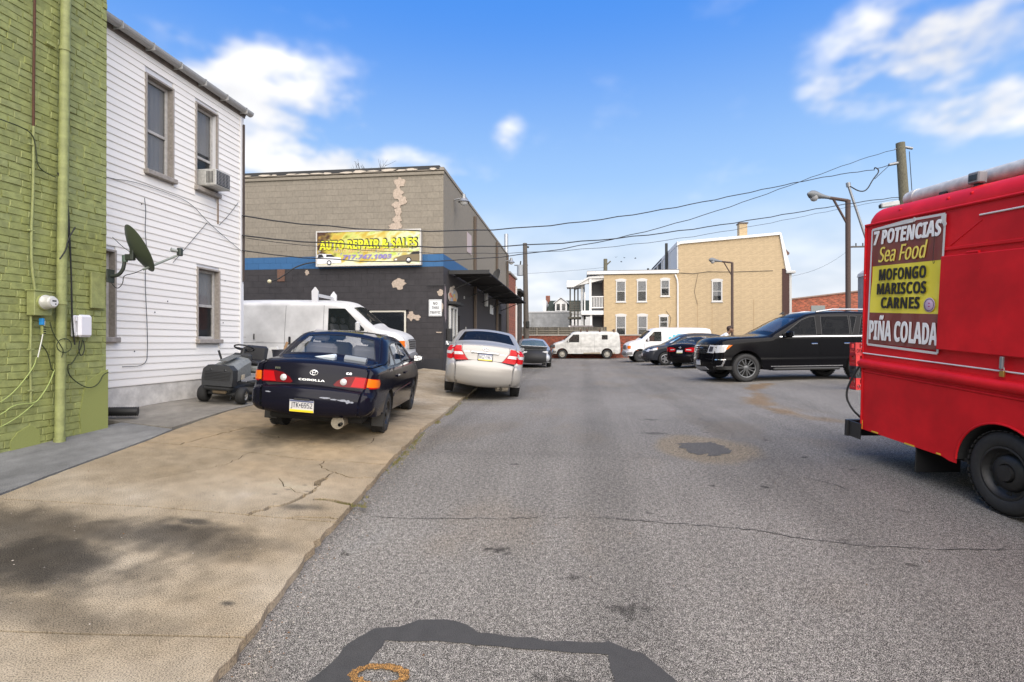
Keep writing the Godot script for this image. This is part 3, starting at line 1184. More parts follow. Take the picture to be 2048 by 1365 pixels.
func build_green_building() -> void:
	var b := thing("green_brick_building", "green painted brick building with pipes, meter and loose cables at the edge", "building", Vector3(-5.65, 0, -5.9))
	var off := Transform3D(Basis.IDENTITY, Vector3(5.65, 0, 5.9))
	var greens := []
	for k in 5:
		var t := [0.98, 1.0, 1.02, 0.96, 1.01]
		greens.append(mat("green_paint_%d" % k, lin(0.335 * t[k], 0.365 * t[k], 0.125 * t[k] * (1.0 + 0.1 * (k % 2))), 0.62, {"tex": "blotch", "size": 0.9, "relief": 0.2, "relief_tex": "relief"}))
	var gp: Material = greens[1]
	obj("wall", bx(Vector3(-4.0 - 5.65, 3.9, -1.45), Vector3(8.0, 8.2, 8.9), 0.0, off), greens[0], b)
	obj("coping", bx(Vector3(-4.0 - 5.65, 8.06, -1.45), Vector3(8.2, 0.14, 9.1), 0.02, off), mat("old_concrete", lin(0.3, 0.29, 0.27), 0.9), b)
	var face := off * Transform3D(X_FACE.basis, Vector3(-5.65, 0, 0))
	var pick := func(c, r): return greens[r.randi() % 5]
	var seen := func(c): return c.y < 5.3 and c.x > 4.6
	lay(b, "brick", face, 1.5, 5.9, 0.0, 7.05, 0.213, 0.075, 0.010, 0.008, 0.004, 0.0022, pick, [], Vector3(-0.5, 1.2, 0.5), 300, seen, 61)
	# smooth cement patches over the brick
	var parge := mat("green_parge", lin(0.30, 0.33, 0.10), 0.7, {"tex": "fine", "size": 0.5, "relief": 0.15})
	obj("cement_patch", pr([[5.55, 0.1], [5.56, 0.3], [5.54, 0.457], [5.588, 0.679], [5.63, 0.82], [5.78, 0.9], [5.915, 0.95], [5.915, 0.1]], 0.0, 0.016, face), parge, b)
	obj("cement_patch", pr([[4.8, 0.1], [4.78, 0.28], [4.86, 0.37], [4.98, 0.42], [5.08, 0.36], [5.1, 0.1]], 0.0, 0.015, face), parge, b)
	# downpipe with straps and a shoe
	var dp := obj("downpipe", tb([off * Vector3(-5.565, 0.18, -5.235), off * Vector3(-5.565, 1.5, -5.25), off * Vector3(-5.565, 7.9, -5.33)], 0.047, 14), gp, b)
	for y in [4.45, 1.70]:
		var st := mb()
		lathe(st, [Vector2(0.05, -0.018), Vector2(0.055, -0.018), Vector2(0.055, 0.018), Vector2(0.05, 0.018)], 14, off * Transform3D(Basis(Vector3.RIGHT, PI / 2), Vector3(-5.565, y, -5.25 - (y - 1.5) * 0.0125)), true)
		box(st, Vector3(-5.62, y, -5.18), Vector3(0.02, 0.03, 0.1), 0.004, off)
		obj("strap", st, gp, dp)
	obj("shoe", tb([off * Vector3(-5.565, 0.25, -5.235), off * Vector3(-5.565, 0.17, -5.235)], 0.054, 14), gp, dp)
	# conduit and meter
	var rust := mat("rusty_conduit", lin(0.11, 0.045, 0.025), 0.85, {"tex": "blotch", "size": 0.3})
	var black := mat("black_cable", lin(0.012, 0.013, 0.012), 0.6)
	var wall_x := -5.605
	cable(b, "rusty_conduit", xform(off, on_wall([[7.9, -5.0], [4.801, -4.990], [3.972, -4.979], [3.5, -4.979]], wall_x)), 0.012, rust, 8)
	cable(b, "conduit", xform(off, on_wall([[3.5, -4.979], [3.253, -4.979], [2.816, -4.979], [2.427, -4.959], [2.069, -4.964], [1.81, -5.000]], wall_x)), 0.013, gp, 8)
	cable(b, "conduit", xform(off, on_wall([[1.56, -4.959], [1.198, -4.954], [0.661, -4.959]], wall_x)), 0.011, gp, 8)
	for y in [3.3, 2.42, 1.2, 0.78]:
		obj("clip", bx(Vector3(-5.608, y, -4.96), Vector3(0.03, 0.018, 0.06), 0.004, off), gp, b)
	obj("wall_panel", bx(Vector3(-5.612, 1.88, -5.742), Vector3(0.03, 0.42, 0.18), 0.004, off), greens[3], b)
	var dark_green := mat("cable_green", lin(0.03, 0.04, 0.012), 0.6)
	var pale_green := mat("cable_pale_green", lin(0.30, 0.36, 0.11), 0.6)
	var white_c := mat("cable_white", lin(0.62, 0.62, 0.55), 0.6)
	cable(b, "cable", xform(off, on_wall([[3.431, -4.3], [3.431, -4.657], [3.438, -4.823], [3.410, -4.959], [3.257, -4.990], [3.106, -5.000], [3.053, -5.080], [3.041, -5.2]], -5.585)), 0.006, dark_green)
	cable(b, "cable", xform(off, on_wall([[3.095, -5.217], [2.974, -5.262], [2.818, -5.285], [2.669, -5.343], [2.557, -5.332], [2.290, -5.361], [1.963, -5.379], [1.743, -5.379], [1.468, -5.391], [1.248, -5.421]], -5.575)), 0.008, black)
	cable(b, "cable", xform(off, on_wall([[3.06, -5.25], [2.9, -5.33], [2.7, -5.352], [2.4, -5.37], [1.9, -5.392], [1.5, -5.40]], -5.585)), 0.007, black)
	cable(b, "cable", xform(off, on_wall([[2.534, -5.349], [2.381, -5.262], [2.270, -5.245], [2.157, -5.17]], -5.50)), 0.007, black)
	cable(b, "cable", xform(off, on_wall([[1.484, -5.074], [1.365, -5.107], [1.249, -5.189], [1.184, -5.228], [1.115, -5.206]], -5.51)), 0.005, dark_green)
	cable(b, "cable", xform(off, on_wall([[1.50, -5.074], [1.353, -5.053], [1.120, -5.000]], -5.57)), 0.006, white_c)
	cable(b, "cable", xform(off, on_wall([[1.12, -5.0], [1.019, -4.974], [0.802, -4.799], [0.693, -4.657], [0.6, -4.4]], -5.585)), 0.006, pale_green)
	cable(b, "cable", xform(off, on_wall([[1.304, -5.525], [1.192, -5.500], [1.028, -5.391], [1.040, -5.343], [0.920, -5.355], [0.831, -5.451], [0.759, -5.575], [0.757, -5.671], [0.809, -5.750], [0.894, -5.791], [0.920, -5.866]], -5.585)), 0.006, dark_green)
	cable(b, "cable", xform(off, on_wall([[0.982, -5.195], [0.827, -5.134], [0.680, -5.026], [0.649, -4.974], [0.655, -4.873], [0.648, -4.760], [0.572, -4.657], [0.5, -4.4]], -5.585)), 0.007, pale_green)
	cable(b, "cable", xform(off, on_wall([[0.644, -4.974], [0.547, -4.848], [0.451, -4.657], [0.4, -4.4]], -5.585)), 0.006, pale_green)
	cable(b, "cable", xform(off, on_wall([[1.249, -5.053], [1.170, -5.117], [1.064, -5.145], [0.984, -5.161], [0.971, -5.195]], -5.585)), 0.006, dark_green)
	cable(b, "cable", xform(off, on_wall([[1.292, -5.463], [1.192, -5.451], [1.108, -5.481], [1.191, -5.531], [1.292, -5.512]], -5.56)), 0.005, black)
	var loop := []
	for k in 19:
		var a := TAU * k / 18.0
		loop.append(off * Vector3(-5.505, 1.24 + 0.075 * sin(a), -5.23 + 0.085 * cos(a)))
	cable(b, "cable_loop", loop, 0.005, dark_green)
	# electric meter
	var m := thing("electric_meter", "grey-green electric meter box with round glass meter on the green brick wall", "meter", Vector3(-5.63, 1.55, -5.02))
	obj("socket_box", bx(Vector3(0.055, 0.125, 0.0), Vector3(0.095, 0.25, 0.19), 0.006), greens[3], m)
	obj("cover_lip", bx(Vector3(0.055, 0.256, 0.0), Vector3(0.115, 0.012, 0.21), 0.002), gp, m)
	var gst := mb()
	lathe(gst, [Vector2(0.075, 0.0), Vector2(0.075, 0.03), Vector2(0.066, 0.035), Vector2(0.064, 0.10), Vector2(0.052, 0.118), Vector2(0.0, 0.122)], 24, Transform3D(X_FACE.basis, Vector3(0.10, 0.14, -0.005)))
	var mg := obj("meter_body", gst, mat("meter_grey", lin(0.45, 0.45, 0.41), 0.25, {"coat": 0.6}), m)
	obj("ring", lathed([Vector2(0.07, 0.0), Vector2(0.082, 0.0), Vector2(0.082, 0.022), Vector2(0.07, 0.022)], 24, Transform3D(X_FACE.basis, Vector3(0.10, 0.14, -0.005))), greens[4], mg)
	obj("dial_plate", lathed([Vector2(0.045, 0.0), Vector2(0.0, 0.0)], 20, Transform3D(X_FACE.basis, Vector3(0.2235, 0.14, -0.005))), mat("dial_white", lin(0.6, 0.6, 0.58), 0.4), mg)
	obj("display", bx(Vector3(0.2245, 0.152, -0.005), Vector3(0.002, 0.014, 0.042)), black, mg)
	obj("knob", bx(Vector3(0.2245, 0.12, -0.02), Vector3(0.004, 0.014, 0.014), 0.002), black, mg)
	obj("hub_block", bx(Vector3(0.06, -0.06, -0.02), Vector3(0.04, 0.07, 0.03), 0.004), mat("blue_tag", lin(0.02, 0.25, 0.60), 0.5), m)
	var tbk := obj("terminal_block", bx(Vector3(0.05, -0.15, -0.045), Vector3(0.03, 0.1, 0.035), 0.003), greens[2], m)
	for k in 4:
		obj("terminal", bx(Vector3(0.068, -0.115 - k * 0.023, -0.045), Vector3(0.008, 0.011, 0.026), 0.002), black, tbk)
	# telephone box
	var p := thing("telephone_box", "white plastic telephone junction box on the green brick wall", "junction box", Vector3(-5.63, 1.33, -5.50))
	var wp := mat("white_plastic", lin(0.66, 0.66, 0.70), 0.45)
	obj("back", bx(Vector3(0.03, 0.125, 0.0), Vector3(0.05, 0.24, 0.18), 0.012), wp, p)
	obj("lid", bx(Vector3(0.085, 0.128, -0.01), Vector3(0.055, 0.25, 0.17), 0.024), wp, p)
	for y in [0.04, 0.20]:
		obj("hinge", tb([Vector3(0.075, y - 0.02, 0.083), Vector3(0.075, y + 0.02, 0.083)], 0.008, 8), wp, p)
	obj("screw", lathed([Vector2(0.0, 0.0), Vector2(0.006, 0.0)], 8, Transform3D(Basis.IDENTITY, Vector3(0.03, 0.2, 0.0912))), black, p)
	# satellite dish on the corner
	var d := thing("satellite_dish", "dark green satellite dish on a bent mast at the green building's corner", "satellite dish", Vector3(-5.64, 2.07, -5.93))
	var dm := mat("dish_paint", lin(0.06, 0.075, 0.05), 0.5)
	var d2 := mat("dish_metal", lin(0.05, 0.06, 0.05), 0.45, {"metal": 0.4})
	obj("mount_plate", bx(Vector3(0.02, 0.0, 0.0), Vector3(0.02, 0.16, 0.10), 0.003), d2, d)
	cable(d, "mast", [Vector3(0.0, 0.0, 0.0), Vector3(0.10, 0.005, -0.012), Vector3(0.15, 0.05, -0.018), Vector3(0.18, 0.11, -0.02), Vector3(0.19, 0.235, -0.022)], 0.021, d2, 10)
	obj("mast_cap", tb([Vector3(0.19, 0.17, -0.022), Vector3(0.19, 0.25, -0.022)], 0.03, 12), mat("cap_green", lin(0.06, 0.10, 0.07), 0.5), d)
	obj("bracket", bx(Vector3(0.245, 0.225, -0.03), Vector3(0.10, 0.075, 0.06), 0.008), d2, d)
	obj("bracket_arm", bx(Vector3(0.285, 0.265, -0.03), Vector3(0.05, 0.15, 0.05), 0.006, Transform3D.IDENTITY), d2, d)
	var ax := Vector3(0.521, 0.466, -0.71).normalized()
	var dish_x := Transform3D(Basis(Vector3(0, 0, 1).cross(ax).normalized(), ax.cross(Vector3(0, 0, 1).cross(ax)).normalized(), ax), Vector3(0.318, 0.318, -0.042))
	var prof := []
	for k in 13:
		var rr := 0.295 * k / 12.0
		prof.append(Vector2(rr, 0.075 * rr * rr / (0.295 * 0.295) - 0.03))
	var ds := mb()
	lathe(ds, prof, 36, dish_x)
	var back := prof.duplicate()
	for k in back.size():
		back[k] -= Vector2(0, 0.006)
	back.reverse()
	lathe(ds, back, 36, dish_x)
	lathe(ds, [Vector2(0.295, 0.039), Vector2(0.301, 0.042), Vector2(0.295, 0.045)], 36, dish_x)
	obj("reflector", ds, dm, d)
	obj("feed_arm", tb([Vector3(0.40, 0.08, -0.06), Vector3(0.56, 0.30, -0.41)], 0.014, 8), mat("arm_grey", lin(0.22, 0.25, 0.22), 0.5), d)
	var ln := obj("feed_horn", bx(Vector3(0.58, 0.35, -0.44), Vector3(0.055, 0.10, 0.06), 0.01), d2, d)
	obj("horn", tb([Vector3(0.56, 0.36, -0.42), Vector3(0.52, 0.37, -0.36)], [0.018, 0.026], 10), mat("horn_grey", lin(0.3, 0.32, 0.3), 0.5), ln)
	cable(d, "coax_loop", [Vector3(0.40, 0.08, -0.05), Vector3(0.3, 0.03, -0.03), Vector3(0.17, 0.01, -0.02), Vector3(0.17, -0.09, -0.02), Vector3(0.09, -0.16, -0.02), Vector3(0.01, -0.08, -0.02), Vector3(0.01, -0.02, -0.015)], 0.005, black)
	cable(d, "coax", [Vector3(0.25, 0.29, -0.03), Vector3(0.12, 0.37, -0.05), Vector3(-0.01, 0.48, -0.06)], 0.004, black)

func lathed(prof: Array, sides: int, x: Transform3D) -> SurfaceTool:
	var st := mb()
	lathe(st, prof, sides, x)
	return st

func xform(x: Transform3D, pts: Array) -> Array:
	var o := []
	for p in pts:
		o.append(x * p)
	return o

# ------------------------------------------------------------------ windows
# a sash window, local z outwards, origin at the middle of the opening on the wall face
func window(parent: Node, x: Transform3D, w: float, h: float, opt := {}) -> Node3D:
	var n := Node3D.new()
	n.name = opt.get("called", "window")
	n.transform = x
	parent.add_child(n, true)
	var fm: Material = opt.get("frame", mat("window_white", lin(0.62, 0.61, 0.58), 0.6, {"tex": "fine", "size": 0.6}))
	var fw: float = opt.get("fw", 0.07)
	var rec: float = opt.get("recess", 0.0)      # > 0: the sash stands back in a deep reveal
	var dep: float = opt.get("depth", 0.05)
	var fr := mb()
	for s in [-1.0, 1.0]:
		box(fr, Vector3(s * (w * 0.5 - fw * 0.5), 0, dep * 0.5 - rec), Vector3(fw, h, dep), 0.006)
		box(fr, Vector3(0, s * (h * 0.5 - fw * 0.5), dep * 0.5 - rec - 0.002), Vector3(w - fw * 2.0, fw, dep), 0.006)
	obj("frame", fr, fm, n)
	if rec > 0.0:
		var rv := mb()
		var tm: Material = opt.get("reveal", fm)
		var tw := 0.03
		for s in [-1.0, 1.0]:
			box(rv, Vector3(s * (w * 0.5 + tw * 0.5 + 0.001), 0, (0.03 - rec) * 0.5), Vector3(tw, h + tw * 2.0, rec + 0.03), 0.004)
		box(rv, Vector3(0, h * 0.5 + tw * 0.5, (0.028 - rec) * 0.5), Vector3(w, tw, rec + 0.03), 0.004)
		obj("reveal", rv, tm, n)
	var gw := w - fw * 2.0
	var gh := h - fw * 2.0
	var rail := mb()
	var ry: float = opt.get("rail", 0.0) * gh
	box(rail, Vector3(0, ry, dep * 0.45 - rec), Vector3(gw, 0.045, dep * 0.8), 0.005)
	obj("meeting_rail", rail, fm, n)
	if opt.get("sill", true):
		obj("sill", bx(Vector3(0, -h * 0.5 - 0.035, 0.035 - rec * 0.4), Vector3(w + 0.1, 0.07, 0.09 + rec * 0.8), 0.008), opt.get("sill_mat", fm), n)
	if opt.get("arch", false):
		var ap := [[-w * 0.5 - 0.05, h * 0.5]]
		for k in 9:
			var t := k / 8.0
			ap.append([lerpf(-w * 0.5 - 0.05, w * 0.5 + 0.05, t), h * 0.5 + 0.10 + 0.09 * sin(PI * t)])
		ap.append([w * 0.5 + 0.05, h * 0.5])
		obj("lintel", pr(ap, 0.0, 0.05), fm, n)
	# near-black sheet painted as an unlit room, blind or curtain, and two panes
	if not opt.get("open", false): obj("painted_room_dark", bx(Vector3(0, 0, 0.004 - rec), Vector3(gw + 0.02, gh + 0.02, 0.004)), mat("painted_room_dark", lin(0.02, 0.022, 0.026), 0.9), n)
	var bl: float = opt.get("blind", 0.0)
	if bl > 0.0:
		var bs := mb()
		var bm: Material = opt.get("blind_mat", mat("blind_white", lin(0.40, 0.41, 0.42), 0.8))
		var steps := 14
		var last := Vector3.ZERO
		for k in steps + 1:
			var px := -gw * 0.5 + gw * k / steps
			var cur := Vector3(px, 0, 0.012 - rec + 0.004 * sin(k * 2.1))
			if k > 0:
				quad(bs, last + Vector3(0, gh * 0.5 - gh * bl, 0), cur + Vector3(0, gh * 0.5 - gh * bl, 0), cur + Vector3(0, gh * 0.5, 0), last + Vector3(0, gh * 0.5, 0), Vector3.BACK)
			last = cur
		obj(opt.get("blind_name", "blind"), bs, bm, n)
	var gm := mat("window_glass", lin(0.03, 0.035, 0.04), 0.04, {"alpha": 0.30, "spec": 0.3})
	var top := gh * 0.5
	obj("pane", bx(Vector3(0, (top + ry + 0.02) * 0.5, 0.026 - rec), Vector3(gw, top - ry - 0.02, 0.004)), gm, n)
	obj("pane", bx(Vector3(0, (ry - 0.02 - top) * 0.5, 0.020 - rec), Vector3(gw, top + ry - 0.02, 0.004)), gm, n)
	return n

func build_white_house() -> void:
	var b := thing("white_siding_house", "two storey house with white lap siding and grey gutter behind the green building", "house", Vector3(-6.26, 0.3, -7.8))
	var off := Transform3D(Basis.IDENTITY, Vector3(6.26, -0.3, 7.8))
	var sm := []
	for k in 4:
		var t: float = [0.99, 1.0, 1.015, 0.975][k]
		sm.append(mat("siding_white_%d" % k, lin(0.84 * t, 0.805 * t, 0.75 * t), 0.55))
	# windows: z near, z far, y low, y high
	var wins := [[-7.205, -7.70, 3.78, 5.15], [-8.24, -8.735, 3.83, 5.18], [-8.28, -8.79, 1.33, 2.49], [-6.14, -6.65, 1.345, 2.487]]
	# core with openings left out: built as strips of wall between the windows
	var zs := [-6.0, -7.205, -7.70, -8.24, -8.735, -9.44]
	var room := mat("room_plaster", lin(0.32, 0.30, 0.27), 0.9)
	for q in [[-8.32, 0.72, -7.7, 3.9, 0.1, 3.4], [-8.32, 3.05, -7.7, 3.9, 0.2, 3.4], [-8.32, 5.42, -7.7, 3.9, 0.1, 3.4], [-10.2, 3.0, -7.7, 0.1, 5.2, 3.4], [-8.32, 3.0, -6.02, 3.9, 5.2, 0.1], [-8.32, 3.0, -9.40, 3.9, 5.2, 0.1]]:
		obj("inner_wall", bx(Vector3(q[0], q[1], q[2]), Vector3(q[3], q[4], q[5]), 0.0, off), room, b)
	var row := 0
	var y := 0.675
	while y < 5.42:
		var y1 := minf(y + 0.1, 5.46)
		var cuts := [[-9.42, -5.95]]
		for wn in wins:
			if y1 > wn[2] - 0.06 and y < wn[3] + 0.03:
				var nxt := []
				for c in cuts:
					if wn[1] > c[0] and wn[0] < c[1]:
						nxt.append([c[0], wn[1] - 0.03])
						nxt.append([wn[0] + 0.03, c[1]])
					else:
						nxt.append(c)
				cuts = nxt
		for c in cuts:
			if c[1] - c[0] < 0.02: continue
			var st := mb()
			var x0 := -6.268
			var jag := rng.randfn(0, 0.0012)
			var sect := pv([[x0, y - 0.004], [x0 + 0.0185 + jag, y - 0.004], [x0 + 0.0195 + jag, y + 0.008], [x0 + 0.006, y1 + 0.012], [x0, y1 + 0.012]])
			prism(st, sect, c[0], c[1], off)
			obj("siding_board", st, sm[(row * 7 + int(c[0] * -3.0)) % 4], b)
		# backing behind the boards
		y += 0.1
		row += 1
	var wc := mat("trim_white", lin(0.66, 0.66, 0.67), 0.5)
	obj("corner_post", bx(Vector3(-6.27, 3.05, -9.43), Vector3(0.08, 4.78, 0.09), 0.006, off), wc, b)
	var bk := mb()   # sheathing with real openings behind the boards
	for seg in [[-9.46, -8.80, 0.66, 5.5], [-8.80, -8.73, 2.5, 5.5], [-8.80, -8.735, 0.66, 1.32], [-8.735, -8.28, 0.66, 1.32], [-8.735, -8.24, 2.5, 3.82], [-8.735, -8.24, 5.19, 5.5], [-8.24, -7.705, 0.66, 5.5], [-7.705, -7.205, 0.66, 3.77], [-7.705, -7.205, 5.16, 5.5], [-7.205, -6.655, 0.66, 5.5], [-6.655, -6.14, 0.66, 1.335], [-6.655, -6.14, 2.5, 5.5], [-6.14, -5.95, 0.66, 5.5]]:
		box(bk, Vector3(-6.30, (seg[2] + seg[3]) * 0.5, (seg[0] + seg[1]) * 0.5), Vector3(0.06, seg[3] - seg[2], seg[1] - seg[0]), 0.0, off)
	obj("sheathing", bk, wc, b)
	obj("foundation", bx(Vector3(-6.29 - 2.0, 0.33, -7.7), Vector3(4.05, 0.68, 3.5), 0.01, off), mat("foundation_white", lin(0.72, 0.69, 0.64), 0.85, {"tex": "blotch", "size": 1.6, "relief": 0.3}), b)
	# gutter: half round trough with straps, and fascia
	var gm := mat("gutter_grey", lin(0.42, 0.42, 0.41), 0.45, {"tex": "streak", "size": 1.0})
	var gs := mb()
	var sec := []
	for k in 9:
		var a := PI + PI * k / 8.0
		sec.append(Vector2(-6.165 + 0.07 * cos(a), 5.565 + 0.075 * sin(a)))
	for k in range(8, -1, -1):
		var a := PI + PI * k / 8.0
		sec.append(Vector2(-6.165 + 0.066 * cos(a), 5.566 + 0.071 * sin(a)))
	prism(gs, pv(sec), -9.58, -5.9, off)
	var gt := obj("gutter", gs, gm, b)
	for k in 6:
		var z := -6.6 - k * 0.55
		obj("strap", bx(Vector3(-6.165, 5.567, z), Vector3(0.15, 0.012, 0.03), 0.002, off), gm, gt)
		obj("joint", bx(Vector3(-6.165, 5.525, z - 0.02), Vector3(0.15, 0.10, 0.012), 0.002, off), gm, gt)
	obj("fascia", bx(Vector3(-6.262, 5.52, -7.74), Vector3(0.03, 0.13, 3.6), 0.003, off), mat("fascia_brown", lin(0.24, 0.21, 0.18), 0.8, {"tex": "blotch", "size": 0.8}), b)
	obj("roof", pr([[-6.27, 5.52], [-6.27, 5.55], [-10.2, 6.9], [-14.2, 5.62], [-14.2, 5.55], [-10.2, 6.82]], -9.6, -5.95, off), mat("roof_dark", lin(0.06, 0.06, 0.065), 0.9), b)
	var brown := mat("weathered_trim", lin(0.40, 0.36, 0.32), 0.75, {"tex": "blotch", "size": 0.5})
	var curtain := mat("curtain", lin(0.74, 0.74, 0.74), 0.85, {"tex": "streak", "size": 0.25})
	var dirty := mat("window_dirty_white", lin(0.52, 0.50, 0.47), 0.65, {"tex": "blotch", "size": 0.7})
	var k2 := 0
	for wn in wins:
		var c := Vector3(-6.262, (wn[2] + wn[3]) * 0.5, (wn[0] + wn[1]) * 0.5)
		var at := off * Transform3D(X_FACE.basis, c)
		var o := {"recess": 0.11, "reveal": brown, "frame": dirty, "fw": 0.045, "sill_mat": brown, "blind": [1.0, 0.55, 0.52, 0.9][k2], "blind_mat": curtain, "open": true, "blind_name": "curtain", "rail": [-0.06, -0.12, -0.02, 0.0][k2]}
		window(b, at, wn[0] - wn[1], wn[3] - wn[2], o)
		k2 += 1
	obj("corner_conduit", tb([off * Vector3(-6.21, 2.4, -9.44), off * Vector3(-6.21, 5.3, -9.44)], 0.02, 8), mat("dark_brown_pipe", lin(0.05, 0.035, 0.03), 0.7), b)
	obj("rust_strip", bx(Vector3(-6.238, 3.57, -8.76), Vector3(0.008, 0.50, 0.022), 0.0, off), mat("rust_stain", lin(0.33, 0.22, 0.14), 0.9, {"tex": "blotch", "size": 0.2}), b)
	var black := mat("black_cable", lin(0.012, 0.013, 0.012), 0.6)
	for c in [[[3.444, -6.0], [3.444, -6.529], [3.530, -6.935], [3.538, -7.556], [3.524, -8.065], [3.320, -8.441], [3.162, -8.823], [2.956, -9.415]], [[3.348, -7.146], [3.182, -7.174], [2.891, -7.155], [2.610, -7.192], [2.174, -7.155], [1.530, -7.201], [1.169, -7.210], [0.939, -7.183], [0.942, -6.767]], [[3.832, -9.311], [3.521, -9.027], [3.309, -8.784]], [[3.286, -8.478], [2.688, -7.889], [2.5, -7.7]]]:
		cable(b, "cable", xform(off, on_wall(c, -6.232)), 0.0042, black)
	for p in [[2.36, -8.95], [1.62, -8.9], [1.9, -7.6], [1.15, -6.98], [1.72, -7.35], [3.25, -7.1]]:
		obj("nail_plug", bx(Vector3(-6.237, p[0], p[1]), Vector3(0.012, 0.016, 0.012), 0.002, off), black, b)
	# window air conditioner
	var a := thing("air_conditioner", "white window air conditioner in the upper window of the white house", "air conditioner", Vector3(-6.2, 3.86, -8.50))
	a.scale = Vector3(0.85, 0.95, 0.92)
	var cream := mat("ac_cream", lin(0.58, 0.57, 0.53), 0.5, {"tex": "blotch", "size": 0.5})
	obj("cabinet", bx(Vector3(0.07, 0.14, 0), Vector3(0.42, 0.29, 0.42), 0.015), cream, a)
	obj("grille_recess", bx(Vector3(0.282, 0.14, 0.0), Vector3(0.006, 0.24, 0.36), 0.0), mat("grille_dark", lin(0.02, 0.02, 0.02), 0.7), a)
	for k in 9:
		obj("louver", bx(Vector3(0.286, 0.04 + k * 0.025, 0.0), Vector3(0.008, 0.008, 0.36), 0.0), mat("louver_grey", lin(0.25, 0.25, 0.25), 0.5), a)
	for k in 4:
		obj("louver", bx(Vector3(0.287, 0.14, -0.14 + k * 0.093), Vector3(0.010, 0.22, 0.008), 0.0), mat("louver_grey", lin(0.25, 0.25, 0.25), 0.5), a)
	for s in [-1.0, 1.0]:
		for k in 5:
			obj("side_vent", bx(Vector3(0.10 + k * 0.03, 0.14, 0.212 * s), Vector3(0.012, 0.2, 0.006)), mat("grille_dark", lin(0.02, 0.02, 0.02), 0.7), a)
	# corrugated drain pipe
	var dr := thing("drain_pipe", "black corrugated drain pipe end lying by the white foundation", "pipe", Vector3(-6.05, 0.33, -6.25))
	var pts := []
	var rads := []
	for k in 29:
		pts.append(Vector3(0.0 + k * 0.0115, 0.06 - k * 0.0004, -0.05 - k * 0.006))
		rads.append(0.052 if k % 2 else 0.062)
	obj("hose", tb(pts, rads, 16), mat("black_rubber", lin(0.012, 0.012, 0.013), 0.5), dr)

